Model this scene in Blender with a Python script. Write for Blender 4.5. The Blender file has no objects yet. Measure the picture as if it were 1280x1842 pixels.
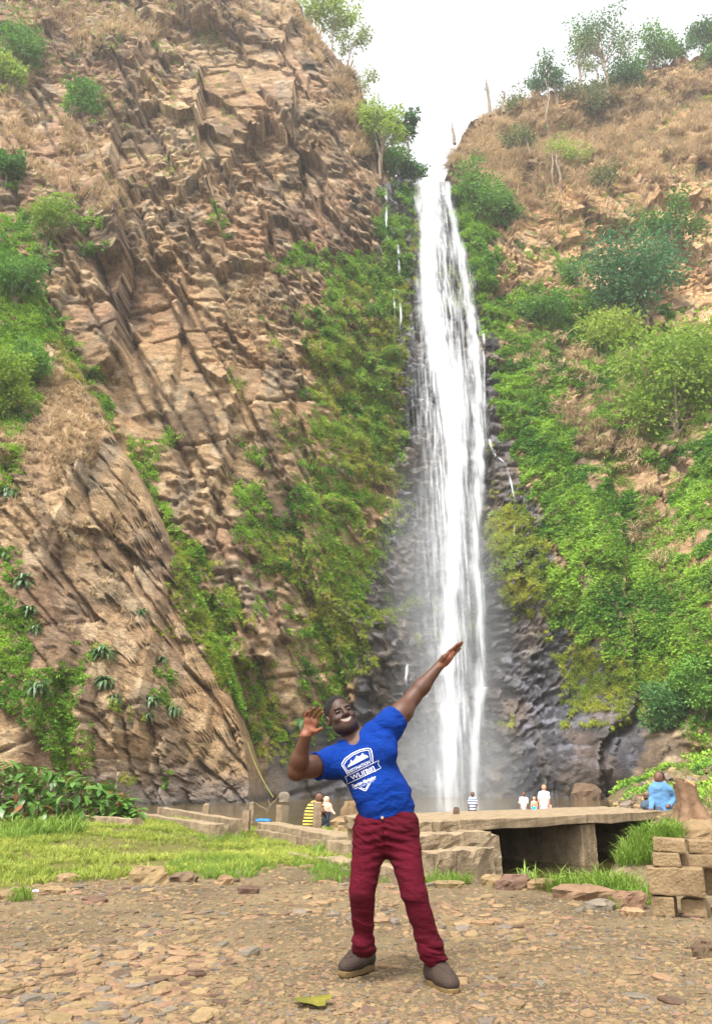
import bpy, bmesh, math, random
import numpy as np
from mathutils import Vector, Matrix, Euler
from mathutils.bvhtree import BVHTree

# ------------------------------------------------------------------ camera, sky, sun, exposure
scene = bpy.context.scene
col = scene.collection
CAM_Z = 1.08
FPX = 1411.0                     # focal length in photograph pixels (18 mm on a 23.5 mm tall frame)
PITCH = math.atan((1405 - 921) / FPX)
cam_data = bpy.data.cameras.new('camera')
cam_data.sensor_fit = 'VERTICAL'
cam_data.sensor_height = 23.5
cam_data.lens = 23.5 * FPX / 1842.0
cam_data.clip_start = 0.1
cam_data.clip_end = 3000
cam = bpy.data.objects.new('camera', cam_data)
cam.location = (0, 0, CAM_Z)
cam.rotation_euler = (math.radians(90) + PITCH, 0, 0)
col.objects.link(cam)
scene.camera = cam

SUN_EL, SUN_AZ = 58.0, 205.0     # azimuth measured clockwise from +Y: behind the camera, to its left
world = bpy.data.worlds.new('World')
scene.world = world
world.use_nodes = True
wn = world.node_tree
wn.nodes.clear()
sky = wn.nodes.new('ShaderNodeTexSky')
sky.sky_type = 'NISHITA'
sky.sun_disc = False
sky.sun_elevation = math.radians(SUN_EL)
sky.sun_rotation = math.radians(SUN_AZ)
sky.altitude = 300
sky.air_density = 1.0
sky.dust_density = 6.0
sky.ozone_density = 0.6
hs = wn.nodes.new('ShaderNodeHueSaturation')
hs.inputs['Saturation'].default_value = 0.05      # milky, overcast tropical sky
bg = wn.nodes.new('ShaderNodeBackground')
bg.inputs['Strength'].default_value = 0.15
wo = wn.nodes.new('ShaderNodeOutputWorld')
wn.links.new(sky.outputs[0], hs.inputs['Color'])
wn.links.new(hs.outputs[0], bg.inputs['Color'])
wn.links.new(bg.outputs[0], wo.inputs['Surface'])

sun_data = bpy.data.lights.new('sun', 'SUN')
sun_data.energy = 1.35
sun_data.angle = math.radians(8)
sun_data.color = (1.0, 0.95, 0.86)
sun = bpy.data.objects.new('sun', sun_data)
_az, _el = math.radians(SUN_AZ), math.radians(SUN_EL)
_d = Vector((math.sin(_az) * math.cos(_el), math.cos(_az) * math.cos(_el), math.sin(_el)))
sun.rotation_euler = _d.to_track_quat('Z', 'Y').to_euler()
col.objects.link(sun)

scene.view_settings.view_transform = 'Standard'
scene.view_settings.look = 'None'
scene.view_settings.gamma = 1.0
scene.view_settings.exposure = 1.7
scene.render.engine = 'CYCLES'
scene.cycles.use_denoising = True
scene.cycles.max_bounces = 6
scene.cycles.diffuse_bounces = 3
scene.cycles.glossy_bounces = 2
scene.cycles.transmission_bounces = 3
scene.cycles.transparent_max_bounces = 24
scene.cycles.volume_bounces = 1
scene.cycles.caustics_reflective = False
scene.cycles.caustics_refractive = False

RNG = np.random.default_rng(7)
random.seed(7)

# ------------------------------------------------------------------ helpers
CP, SP = math.cos(PITCH), math.sin(PITCH)

def P(px, py, Y):
    """world point at distance Y (world y) seen at photograph position px, py"""
    u = (px - 640) / FPX
    v = (921 - py) / FPX
    dy = CP - v * SP
    dz = SP + v * CP
    return np.array((u / dy * Y, Y, CAM_Z + dz / dy * Y))

def G(px, py, z=0.0):
    """world point on the level z"""
    v = (921 - py) / FPX
    dy = CP - v * SP
    dz = SP + v * CP
    return P(px, py, (z - CAM_Z) * dy / dz)

def project(pts):
    """world points -> photograph pixels (used to lay out what grows where on the cliffs)"""
    x, y, z = pts[:, 0], pts[:, 1], pts[:, 2] - CAM_Z
    d = y * CP + z * SP
    w = -y * SP + z * CP
    return 640 + FPX * x / d, 921 - FPX * w / d

def _hash(ix, iy, iz, seed):
    u = np.uint32
    h = np.asarray(ix).astype(np.int32).view(u) * u(374761393) + np.asarray(iy).astype(np.int32).view(u) * u(668265263) + np.asarray(iz).astype(np.int32).view(u) * u(2147483647) + u((seed * 974711) & 0xFFFFFFFF)
    h = (h ^ (h >> u(13))) * u(1274126177)
    h = (h ^ (h >> u(16))) * u(2246822519)
    return ((h ^ (h >> u(15))) & u(0xFFFFFF)).astype(np.float64) * (1.0 / 0xFFFFFF)

def vnoise(x, y, z=None, seed=0):
    """smooth value noise in -1..1"""
    x = np.asarray(x, float); y = np.asarray(y, float)
    flatz = z is None
    z = np.zeros_like(x) if z is None else np.asarray(z, float)
    ix, iy, iz = np.floor(x), np.floor(y), np.floor(z)
    fx, fy, fz = x - ix, y - iy, z - iz
    fx = fx * fx * fx * (fx * (fx * 6 - 15) + 10); fy = fy * fy * fy * (fy * (fy * 6 - 15) + 10); fz = fz * fz * fz * (fz * (fz * 6 - 15) + 10)
    r = 0
    for dx in (0, 1):
        wx = fx if dx else 1 - fx
        for dy in (0, 1):
            wy = fy if dy else 1 - fy
            for dz in ((0,) if flatz else (0, 1)):
                w = wx * wy if flatz else wx * wy * (fz if dz else 1 - fz)
                r = r + w * _hash(ix + dx, iy + dy, iz + dz, seed)
    return r * 2 - 1

def fbm(x, y, z=None, seed=0, oct=4, gain=0.5):
    a, s, t = 1.0, 0.0, 0.0
    x = np.asarray(x, float); y = np.asarray(y, float)
    for o in range(oct):
        s = s + a * vnoise(x, y, z, seed + o * 17)
        t += a
        a *= gain
        x, y = x * 2.03 + 3.1, y * 2.03 + 1.7
        z = None if z is None else z * 2.03 + 5.3
    return s / t

def facets(x, z, cell, seed, ang=0.0, stretch=1.0, tilt=0.35):
    """jittered cells, each a tilted plane: broken rock. Returns offset (about -1..1), cell random, border distance."""
    c, s = math.cos(ang), math.sin(ang)
    u = (c * x + s * z) / cell
    v = (-s * x + c * z) / (cell * stretch)
    iu, iv = np.floor(u), np.floor(v)
    best = np.full(u.shape, 1e9); second = np.full(u.shape, 1e9)
    off = np.zeros_like(u); rnd = np.zeros_like(u)
    zero = np.zeros_like(u)
    for du in (-1, 0, 1):
        for dv in (-1, 0, 1):
            cu, cv = iu + du, iv + dv
            pu = cu + 0.1 + 0.8 * _hash(cu, cv, zero, seed)
            pv = cv + 0.1 + 0.8 * _hash(cu, cv, zero, seed + 1)
            a, b = u - pu, v - pv
            d = np.abs(a) * 0.7 + np.abs(b) * 0.7 + 0.5 * np.sqrt(a * a + b * b)
            h = _hash(cu, cv, zero, seed + 2)
            tu = _hash(cu, cv, zero, seed + 3) - 0.5
            tv = _hash(cu, cv, zero, seed + 4) - 0.75
            val = (h * 2 - 1) + tilt * 4 * (tu * a + tv * b)
            m = d < best
            second = np.where(m, best, np.minimum(second, d))
            off = np.where(m, val, off); rnd = np.where(m, h, rnd)
            best = np.where(m, d, best)
    return off, rnd, second - best

def sstep(a, b, x):
    t = np.clip((x - a) / (b - a), 0, 1)
    return t * t * (3 - 2 * t)

def inpoly(px, py, poly):
    """signed-ish: 1 inside, 0 outside"""
    r = np.zeros(px.shape, bool)
    n = len(poly)
    for i in range(n):
        x1, y1 = poly[i]; x2, y2 = poly[(i + 1) % n]
        if y1 == y2:
            continue
        c = ((y1 > py) != (y2 > py)) & (px < (x2 - x1) * (py - y1) / (y2 - y1) + x1)
        r ^= c
    return r

def tag(o, label=None, cat=None, group=None, kind=None):
    if label: o['label'] = label
    if cat: o['category'] = cat
    if group: o['group'] = group
    if kind: o['kind'] = kind
    return o

def empty(name, loc=(0, 0, 0), rz=0.0):
    o = bpy.data.objects.new(name, None)
    o.empty_display_size = 0.1
    o.location = [float(v) for v in loc]
    o.rotation_euler = (0, 0, rz)
    col.objects.link(o)
    return o

def make_mesh(name, verts, faces, mat=None, smooth=False):
    """verts (n,3); faces (m,3) or (m,4) array, or list of index lists"""
    me = bpy.data.meshes.new(name)
    verts = np.asarray(verts, np.float32)
    if isinstance(faces, np.ndarray) and faces.ndim == 2:
        k = faces.shape[1]
        me.vertices.add(len(verts))
        me.vertices.foreach_set('co', verts.ravel())
        me.loops.add(faces.size)
        me.loops.foreach_set('vertex_index', faces.astype(np.int32).ravel())
        me.polygons.add(len(faces))
        me.polygons.foreach_set('loop_start', np.arange(0, faces.size, k, dtype=np.int32))
        me.polygons.foreach_set('loop_total', np.full(len(faces), k, np.int32))
        me.update(calc_edges=True)
    else:
        me.from_pydata([tuple(map(float, v)) for v in verts], [], [list(map(int, f)) for f in faces])
    if smooth:
        me.polygons.foreach_set('use_smooth', np.ones(len(me.polygons), bool))
    if mat is not None:
        me.materials.append(mat)
    return me

def link(name, me, parent=None, loc=None, rot=None, scale=None):
    o = bpy.data.objects.new(name, me)
    if loc is not None: o.location = [float(v) for v in loc]
    if rot is not None: o.rotation_euler = [float(v) for v in rot]
    if scale is not None: o.scale = [float(v) for v in scale] if hasattr(scale, '__len__') else (scale,) * 3
    col.objects.link(o)
    if parent is not None: o.parent = parent
    return o

def obj(name, verts, faces, mat, parent=None, smooth=False, loc=None):
    """loc: move the mesh origin there (verts are given in world, parent has identity or plain location)"""
    verts = np.asarray(verts, float)
    if parent is not None:
        verts = verts - np.array(parent.location)
        if parent.parent is not None:
            verts = verts - np.array(parent.parent.location)
    if loc is not None:
        verts = verts - np.asarray(loc, float)
    return link(name, make_mesh(name, verts, faces, mat, smooth), parent, loc)

def vattr(me, name, data, kind='FLOAT'):
    a = me.attributes.new(name, kind, 'POINT')
    if kind == 'FLOAT':
        a.data.foreach_set('value', np.asarray(data, np.float32).ravel())
    elif kind == 'INT':
        a.data.foreach_set('value', np.asarray(data, np.int32).ravel())
    elif kind == 'FLOAT_VECTOR':
        a.data.foreach_set('vector', np.asarray(data, np.float32).ravel())
    elif kind == 'FLOAT_COLOR':
        d = np.asarray(data, np.float32)
        if d.shape[1] == 3:
            d = np.concatenate([d, np.ones((len(d), 1), np.float32)], 1)
        a.data.foreach_set('color', d.ravel())

class MB:
    """collects verts and faces"""
    def __init__(s):
        s.v, s.f = [], []
    def add(s, verts, faces):
        n = len(s.v)
        s.v += [tuple(v) for v in verts]
        s.f += [[i + n for i in f] for f in faces]
    def tube(s, pts, rads, n=7, cap=True):
        pts = [Vector(p) for p in pts]
        rings = []
        ref = Vector((0.31, 0.12, 1)).normalized()
        for i, p in enumerate(pts):
            t = (pts[min(i + 1, len(pts) - 1)] - pts[max(i - 1, 0)]).normalized()
            a = t.cross(ref)
            if a.length < 1e-3: a = t.cross(Vector((1, 0, 0)))
            a.normalize(); b = t.cross(a)
            rings.append([p + (a * math.cos(2 * math.pi * k / n) + b * math.sin(2 * math.pi * k / n)) * rads[i] for k in range(n)])
        base = len(s.v)
        for r in rings: s.v += [tuple(v) for v in r]
        for i in range(len(rings) - 1):
            for k in range(n):
                s.f.append([base + i * n + k, base + i * n + (k + 1) % n, base + (i + 1) * n + (k + 1) % n, base + (i + 1) * n + k])
        if cap:
            s.f.append([base + k for k in reversed(range(n))])
            s.f.append([base + (len(rings) - 1) * n + k for k in range(n)])
    def obj(s, name, mat, parent=None, smooth=False, loc=None):
        return obj(name, np.array(s.v), s.f, mat, parent, smooth, loc)

# ------------------------------------------------------------------ materials
def new_mat(name):
    m = bpy.data.materials.new(name)
    m.use_nodes = True
    nt = m.node_tree
    b = nt.nodes['Principled BSDF']
    return m, nt, b

def N(nt, kind, **kw):
    n = nt.nodes.new(kind)
    for k, v in kw.items():
        setattr(n, k, v)
    return n

def simple_mat(name, c, rough=0.8, var=0.15, scale=8.0, bump=0.0, bscale=None, c2=None, spec=0.3, detail=6.0, coords='Object', sheen=0.0, per_obj=0.0):
    """base colour c drifting to c2 by noise, with optional bump"""
    m, nt, b = new_mat(name)
    tc = N(nt, 'ShaderNodeTexCoord')
    no = N(nt, 'ShaderNodeTexNoise')
    no.inputs['Scale'].default_value = scale
    no.inputs['Detail'].default_value = detail
    no.inputs['Roughness'].default_value = 0.65
    nt.links.new(tc.outputs[coords], no.inputs['Vector'])
    ramp = N(nt, 'ShaderNodeValToRGB')
    c = np.array(c)
    lo = np.clip(c * (1 - var), 0, 1) if c2 is None else np.array(c2)
    hi = np.clip(c * (1 + var), 0, 1) if c2 is None else c
    ramp.color_ramp.elements[0].position = 0.3
    ramp.color_ramp.elements[1].position = 0.7
    ramp.color_ramp.elements[0].color = (*lo, 1)
    ramp.color_ramp.elements[1].color = (*hi, 1)
    nt.links.new(no.outputs['Fac'], ramp.inputs['Fac'])
    out = ramp.outputs['Color']
    if per_obj > 0:
        oi = N(nt, 'ShaderNodeObjectInfo')
        mr = N(nt, 'ShaderNodeMapRange')
        mr.inputs['To Min'].default_value = 1 - per_obj
        mr.inputs['To Max'].default_value = 1 + per_obj
        nt.links.new(oi.outputs['Random'], mr.inputs['Value'])
        hv = N(nt, 'ShaderNodeHueSaturation')
        nt.links.new(mr.outputs[0], hv.inputs['Value'])
        mr2 = N(nt, 'ShaderNodeMapRange')
        mr2.inputs['To Min'].default_value = 0.5 - per_obj * 0.06
        mr2.inputs['To Max'].default_value = 0.5 + per_obj * 0.06
        fr = N(nt, 'ShaderNodeMath', operation='FRACT')
        mu = N(nt, 'ShaderNodeMath', operation='MULTIPLY')
        mu.inputs[1].default_value = 7.31
        nt.links.new(oi.outputs['Random'], mu.inputs[0])
        nt.links.new(mu.outputs[0], fr.inputs[0])
        nt.links.new(fr.outputs[0], mr2.inputs['Value'])
        nt.links.new(mr2.outputs[0], hv.inputs['Hue'])
        nt.links.new(out, hv.inputs['Color'])
        out = hv.outputs['Color']
    nt.links.new(out, b.inputs['Base Color'])
    b.inputs['Roughness'].default_value = rough
    b.inputs['Specular IOR Level'].default_value = spec
    if sheen: b.inputs['Sheen Weight'].default_value = sheen
    if bump > 0:
        nb = N(nt, 'ShaderNodeTexNoise')
        nb.inputs['Scale'].default_value = bscale or scale * 4
        nb.inputs['Detail'].default_value = 8
        nt.links.new(tc.outputs[coords], nb.inputs['Vector'])
        bp = N(nt, 'ShaderNodeBump')
        bp.inputs['Strength'].default_value = bump
        bp.inputs['Distance'].default_value = 0.02
        nt.links.new(nb.outputs['Fac'], bp.inputs['Height'])
        nt.links.new(bp.outputs[0], b.inputs['Normal'])
    return m

def leaf_mat(name, c, c2, rough=0.55, trans=0.35, spec=0.25, drift=0.0, drift_scale=0.12):
    """leaf colour between c and c2 by plant and by leaf, with light coming through"""
    m, nt, b = new_mat(name)
    oi = N(nt, 'ShaderNodeObjectInfo')
    geo = N(nt, 'ShaderNodeNewGeometry')
    ad = N(nt, 'ShaderNodeMath', operation='MULTIPLY_ADD')
    ad.inputs[1].default_value = 0.5
    nt.links.new(oi.outputs['Random'], ad.inputs[0])
    m2 = N(nt, 'ShaderNodeMath', operation='MULTIPLY')
    m2.inputs[1].default_value = 0.5
    nt.links.new(geo.outputs['Random Per Island'], m2.inputs[0])
    nt.links.new(m2.outputs[0], ad.inputs[2])
    mix = N(nt, 'ShaderNodeMix', data_type='RGBA')
    mix.inputs['A'].default_value = (*c, 1)
    mix.inputs['B'].default_value = (*c2, 1)
    if drift > 0:
        gn = N(nt, 'ShaderNodeTexNoise')
        gn.inputs['Scale'].default_value = drift_scale; gn.inputs['Detail'].default_value = 3
        nt.links.new(geo.outputs['Position'], gn.inputs['Vector'])
        dm = N(nt, 'ShaderNodeMapRange')
        dm.inputs['From Min'].default_value = .32; dm.inputs['From Max'].default_value = .68
        dm.inputs['To Min'].default_value = -drift; dm.inputs['To Max'].default_value = drift
        nt.links.new(gn.outputs['Fac'], dm.inputs['Value'])
        a2 = N(nt, 'ShaderNodeMath', operation='ADD'); a2.use_clamp = True
        nt.links.new(ad.outputs[0], a2.inputs[0]); nt.links.new(dm.outputs[0], a2.inputs[1])
        nt.links.new(a2.outputs[0], mix.inputs['Factor'])
    else:
        nt.links.new(ad.outputs[0], mix.inputs['Factor'])
    nt.links.new(mix.outputs['Result'], b.inputs['Base Color'])
    b.inputs['Roughness'].default_value = rough
    b.inputs['Specular IOR Level'].default_value = spec
    tr = N(nt, 'ShaderNodeBsdfTranslucent')
    nt.links.new(mix.outputs['Result'], tr.inputs['Color'])
    ms = N(nt, 'ShaderNodeMixShader')
    ms.inputs[0].default_value = trans
    nt.links.new(b.outputs[0], ms.inputs[1])
    nt.links.new(tr.outputs[0], ms.inputs[2])
    nt.links.new(ms.outputs[0], nt.nodes['Material Output'].inputs['Surface'])
    return m

M = {}
# ================================================================== cliffs
def rbf(ctrl):
    ctrl = np.array(ctrl, float)
    xz, y = ctrl[:, [0, 2]], ctrl[:, 1]
    d = np.sqrt(((xz[:, None] - xz[None]) ** 2).sum(-1) + 4.0)
    n = len(xz)
    A = np.zeros((n + 3, n + 3))
    A[:n, :n] = d - np.eye(n) * 1.5
    A[:n, n] = 1; A[:n, n + 1:] = xz
    A[n, :n] = 1; A[n + 1:, :n] = xz.T
    w = np.linalg.solve(A, np.concatenate([y, np.zeros(3)]))
    def f(x, z):
        sh = x.shape
        p = np.stack([x.ravel(), z.ravel()], 1)
        r = w[n] + p @ w[n + 1:]
        for i in range(n):
            r = r + w[i] * np.sqrt((p[:, 0] - xz[i, 0]) ** 2 + (p[:, 1] - xz[i, 1]) ** 2 + 4.0)
        return r.reshape(sh)
    return f

def rock_mat(name):
    """rock: colour and wetness are stored on the mesh, grain and cracks are noise"""
    m, nt, b = new_mat(name)
    tc = N(nt, 'ShaderNodeTexCoord')
    ac = N(nt, 'ShaderNodeAttribute', attribute_name='rock_colour')
    aw = N(nt, 'ShaderNodeAttribute', attribute_name='wet')
    n1 = N(nt, 'ShaderNodeTexNoise')
    n1.inputs['Scale'].default_value = 0.9; n1.inputs['Detail'].default_value = 9; n1.inputs['Roughness'].default_value = 0.7
    mp = N(nt, 'ShaderNodeMapping')
    mp.inputs['Rotation'].default_value = (0, 0.5, 0)
    mp.inputs['Scale'].default_value = (1.0, 1.0, 2.6)
    nt.links.new(tc.outputs['Object'], mp.inputs['Vector'])
    nt.links.new(mp.outputs[0], n1.inputs['Vector'])
    mr = N(nt, 'ShaderNodeMapRange')
    mr.inputs['From Min'].default_value = 0.3; mr.inputs['From Max'].default_value = 0.7
    mr.inputs['To Min'].default_value = 0.62; mr.inputs['To Max'].default_value = 1.3
    nt.links.new(n1.outputs['Fac'], mr.inputs['Value'])
    hv = N(nt, 'ShaderNodeHueSaturation')
    nt.links.new(ac.outputs['Color'], hv.inputs['Color'])
    nf = N(nt, 'ShaderNodeTexNoise')
    nf.inputs['Scale'].default_value = 4.5; nf.inputs['Detail'].default_value = 6; nf.inputs['Roughness'].default_value = 0.7
    nt.links.new(mp.outputs[0], nf.inputs['Vector'])
    mf = N(nt, 'ShaderNodeMapRange')
    mf.inputs['From Min'].default_value = 0.32; mf.inputs['From Max'].default_value = 0.68
    mf.inputs['To Min'].default_value = 0.5; mf.inputs['To Max'].default_value = 1.5
    nt.links.new(nf.outputs['Fac'], mf.inputs['Value'])
    mm = N(nt, 'ShaderNodeMath', operation='MULTIPLY')
    nt.links.new(mr.outputs[0], mm.inputs[0]); nt.links.new(mf.outputs[0], mm.inputs[1])
    nt.links.new(mm.outputs[0], hv.inputs['Value'])
    nt.links.new(hv.outputs[0], b.inputs['Base Color'])
    rr = N(nt, 'ShaderNodeMapRange')
    rr.inputs['To Min'].default_value = 0.95; rr.inputs['To Max'].default_value = 0.36
    nt.links.new(aw.outputs['Fac'], rr.inputs['Value'])
    nt.links.new(rr.outputs[0], b.inputs['Roughness'])
    sp = N(nt, 'ShaderNodeMapRange')
    sp.inputs['To Min'].default_value = 0.15; sp.inputs['To Max'].default_value = 0.7
    nt.links.new(aw.outputs['Fac'], sp.inputs['Value'])
    nt.links.new(sp.outputs[0], b.inputs['Specular IOR Level'])
    n2 = N(nt, 'ShaderNodeTexNoise')
    n2.inputs['Scale'].default_value = 2.2; n2.inputs['Detail'].default_value = 10; n2.inputs['Roughness'].default_value = 0.75
    nt.links.new(mp.outputs[0], n2.inputs['Vector'])
    bp = N(nt, 'ShaderNodeBump')
    bp.inputs['Strength'].default_value = 0.8
    bp.inputs['Distance'].default_value = 0.25
    nt.links.new(n2.outputs['Fac'], bp.inputs['Height'])
    nt.links.new(bp.outputs[0], b.inputs['Normal'])
    return m
M['rock'] = rock_mat('cliff_rock')

WATER_Z = -0.19
FALL = [(320, 748, 800, 86.5), (400, 748, 822, 85.0), (480, 744, 838, 83.5), (560, 742, 852, 82.0), (650, 742, 866, 80.5),
        (760, 742, 872, 79.0), (880, 756, 872, 77.5), (1000, 760, 868, 76.5), (1120, 758, 872, 75.5), (1250, 748, 876, 74.5), (1440, 740, 872, 73.5)]

SIL = [(-150, -60, 74), (0, -60, 78), (200, -60, 82), (400, -50, 86), (530, -10, 88), (580, 50, 87), (640, 140, 86), (665, 200, 86),
       (685, 270, 86), (700, 325, 86), (745, 326, 86.5), (770, 322, 87), (798, 326, 87.5), (815, 290, 98), (830, 245, 102), (870, 205, 106), (900, 195, 108),
       (960, 190, 110), (1000, 175, 110), (1050, 160, 112), (1100, 145, 112), (1180, 125, 112), (1280, 100, 112), (1420, 70, 112)]
CTRL = SIL + [(-150, 300, 62), (-150, 900, 52), (0, 200, 70), (0, 400, 63), (0, 900, 56), (130, 300, 67), (200, 450, 63), (205, 600, 60), (240, 560, 64.5), (330, 600, 64), (300, 250, 72),
        (350, 100, 78), (450, 300, 76), (420, 430, 69), (560, 200, 80), (560, 400, 74), (650, 330, 80), (450, 700, 64), (350, 900, 60), (450, 950, 61), (450, 1200, 58), (350, 1430, 57),
        (500, 1430, 60), (560, 600, 70), (600, 800, 70), (600, 1000, 68), (590, 1200, 65), (600, 1430, 65), (680, 500, 79), (690, 700, 77), (690, 900, 75), (690, 1100, 73), (690, 1430, 71),
        (900, 500, 84), (930, 350, 92), (900, 650, 79), (920, 800, 75.5), (930, 950, 73), (930, 1100, 71.5), (930, 1200, 72), (930, 1430, 70), (1000, 300, 98), (1000, 500, 86), (1000, 700, 76), (1040, 850, 69), (1030, 1000, 67),
        (1040, 1150, 68), (1060, 1290, 68), (1060, 1430, 67.5), (1125, 1300, 66), (1125, 1430, 66), (1150, 220, 104), (1150, 400, 92), (1150, 550, 82), (1150, 750, 70), (1150, 950, 64), (1150, 1100, 62.5), (1165, 1250, 63), (1165, 1400, 63), (1225, 1390, 54),
        (1280, 300, 98), (1280, 450, 87), (1280, 620, 77), (1280, 800, 65), (1280, 1000, 58), (1280, 1150, 55), (1280, 1300, 51), (1280, 1430, 47), (1420, 300, 90), (1420, 700, 66), (1420, 1000, 52), (1420, 1400, 40)]
CTRL += [(0.5 * (l + r), y, Y) for (y, l, r, Y) in FALL]
_W = np.array([P(*c) for c in CTRL])
cliff_base = rbf(_W)
_S = np.array([P(*c) for c in SIL])

def cracks(x, z, ang, spacing, width, seed, keep=.5):
    """long straight joints: deep narrow grooves about spacing metres apart, running at ang from the vertical"""
    c, sn = math.cos(ang), math.sin(ang)
    u = (c * x + sn * z + .5 * fbm(x * .15, z * .15, seed=seed)) / spacing
    v = (-sn * x + c * z) / 9.0
    i = np.floor(u); f = np.abs(u - i - .5) * spacing
    on = _hash(i, np.floor(v + 7 * _hash(i, 0 * i, 0 * i, seed + 1)), 0 * i, seed + 2) < keep
    return np.where(on, np.exp(-(f / width) ** 2), 0.0)

def cliff_disp(x, z, falls):
    """metres towards the camera; falls: 1 near the waterfall where the rock is layered and smoother"""
    xs = x + 1.2 * fbm(x * 0.06, z * 0.06, seed=3); zs = z + 1.2 * fbm(x * 0.06, z * 0.06, seed=4)
    a0, r0, e0 = facets(xs, zs, 15.0, 7, ang=0.3, stretch=1.6, tilt=0.25)
    a1, r1, e1 = facets(xs, zs, 6.0, 11, ang=0.5, stretch=2.1, tilt=0.32)
    a2, r2, e2 = facets(xs, zs, 2.4, 23, ang=0.38, stretch=1.9, tilt=0.4)
    a3, r3, e3 = facets(xs, zs, 1.15, 37, ang=0.12, stretch=0.62, tilt=0.5)
    a4, r4, e4 = facets(xs, zs, 0.55, 51, ang=0.3, stretch=1.3, tilt=0.55)
    k = 1 - 0.6 * falls
    # some walls are broken to rubble, others are clean slabs
    rough = np.clip(sstep(-.12, .2, fbm(x * .11, z * .09, seed=13)) * (.55 + .45 * r1) + .25 * (r0 > .6) + .5 * falls, 0, 1)
    d = k * (1.5 * a0 + 1.15 * a1) + (.25 + .45 * rough) * (1 - .4 * falls) * a2 * 1.1
    d = d + (.05 + .34 * rough + .14 * falls) * a3 + (.04 + .15 * rough + .10 * falls) * a4
    d = d - (1 - .7 * falls) * (1.0 * cracks(xs, zs, .42, 5.5, .22, 61, .45) + .55 * cracks(xs, zs, .5, 2.1, .12, 64, .35) + .6 * cracks(xs, zs, -1.25, 4.2, .14, 67, .4))
    # bedding ledges, dipping gently, only in places
    q = (z + 0.25 * x + 0.8 * fbm(x * 0.1, z * 0.1, seed=9)) / (1.6 + .0 * x)
    fr = q - np.floor(q)
    bed = sstep(.0, .3, fbm(x * .07 + 5, z * .07, seed=14)) * .42 + .45 * falls
    d = d + bed * (np.where(fr < 0.85, fr, (1 - fr) * 0.85 / 0.15) - 0.4) * _hash(np.floor(q), np.floor(x / 5 + 0.5 * np.floor(q)), 0 * x, 77)
    d = d + 0.08 * fbm(x * 1.7, z * 1.7, seed=15)
    return d, r2, r3, e2

def fault(px, py, line, amp, width, side=1):
    """a rock step along a line in the picture plane of the cliff: the ground on one side stands proud"""
    line = np.array(line, float)
    xs = np.interp(py, line[:, 1], line[:, 0])
    inside = sstep(line[0, 1] - 60, line[0, 1] + 20, py) * (1 - sstep(line[-1, 1] - 20, line[-1, 1] + 60, py))
    s = (xs - px) * side
    return amp * inside * np.where(s > 0, np.exp(-s / width), -0.45 * np.exp(s / (width * 0.5)))

NX, NZ, NB = 860, 760, 10
xg = np.linspace(-64, 68, NX)
ztop = np.interp(xg, _S[:, 0], _S[:, 2])
ztop = ztop + 0.9 * fbm(xg * 0.25, xg * 0 + 0.5, seed=5) * np.where(np.abs(xg - 11) < 3.5, 0, 1)
t = np.linspace(0, 1, NZ)
Xc = np.repeat(xg[None], NZ, 0)
Zc = -2.5 + t[:, None] * (ztop[None] + 2.5)
Yc = cliff_base(Xc, Zc)
pts = np.stack([Xc.ravel(), Yc.ravel(), Zc.ravel()], 1)
cpx, cpy = project(pts)
cpx, cpy = cpx.reshape(Xc.shape), cpy.reshape(Xc.shape)
fl = np.interp(cpy, [f[0] for f in FALL], [f[1] for f in FALL]); fr_ = np.interp(cpy, [f[0] for f in FALL], [f[2] for f in FALL])
nearfall = sstep(-200, -40, cpx - fl) * (1 - sstep(40, 230, cpx - fr_))
right = sstep(870, 960, cpx)
disp, crnd2, crnd3, ced = cliff_disp(Xc + right * .9 * (72 - Yc), Zc + right * .35 * (Yc - 72), nearfall)
disp = disp * (1 - 0.1 * right)
for (line, amp, w, side) in [([(225, 380), (232, 460), (215, 560), (222, 640)], 2.4, 45, 1), ([(365, 150), (352, 240), (372, 330), (400, 420)], 2.0, 60, 1),
                             ([(530, 150), (525, 260), (540, 300)], 2.2, 50, 1), ([(330, 480), (322, 600), (300, 680)], 0.9, 60, 1), ([(200, 200), (215, 260), (190, 330)], 1.6, 50, 1),
                             ([(470, 380), (500, 450), (440, 560)], 1.4, 60, -1), ([(420, 700), (400, 850), (380, 950)], 1.2, 50, 1), ([(1160, 330), (1150, 400)], 1.4, 50, -1),
                             ([(1050, 380), (1040, 460)], 1.2, 40, 1), ([(1250, 330), (1245, 420)], 1.2, 40, 1), ([(880, 740), (890, 860), (880, 1000)], 0.8, 50, -1)]:
    disp = disp + fault(cpx + 12 * fbm(Xc * 0.4, Zc * 0.4, seed=21), cpy, line, amp, w, side)
# ledges the water runs off: proud lips in the wet wall
for (ly, amp) in [(470, .5), (560, .8), (680, 1.0), (790, .8), (915, .9), (1020, .6), (1125, .8), (1200, .6), (1285, .7)]:
    yy = cpy - ly - 8 * fbm(Xc * 0.3, Zc * 0.3, seed=33)
    disp = disp + nearfall * amp * np.where(yy > 0, np.exp(-yy / 45), np.exp(yy / 6)) * (0.4 + 0.6 * sstep(-0.2, 0.3, fbm(Xc * 0.2, Zc * 0.05, seed=35)))
disp = disp * sstep(0, 0.01, 1.02 - t[:, None])
Ycd = Yc - disp
rows = [np.stack([Xc, Ycd, Zc], -1)]
top = rows[0][-1]
notch = np.exp(-((xg - 11.2) / 3.0) ** 2)
for i in range(1, NB + 1):
    s = i / NB
    r = top.copy()
    r[:, 1] += 90 * s ** 1.6 * (1 - 0.2 * notch)
    r[:, 0] += xg * 0.25 * s
    r[:, 2] += (6 * s + 1.2 * fbm(xg * 0.15, xg * 0 + s * 5, seed=44) * s * (1 - notch)) * (1 - 0.9 * notch) + 0 * s
    rows.append(r[None])
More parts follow.
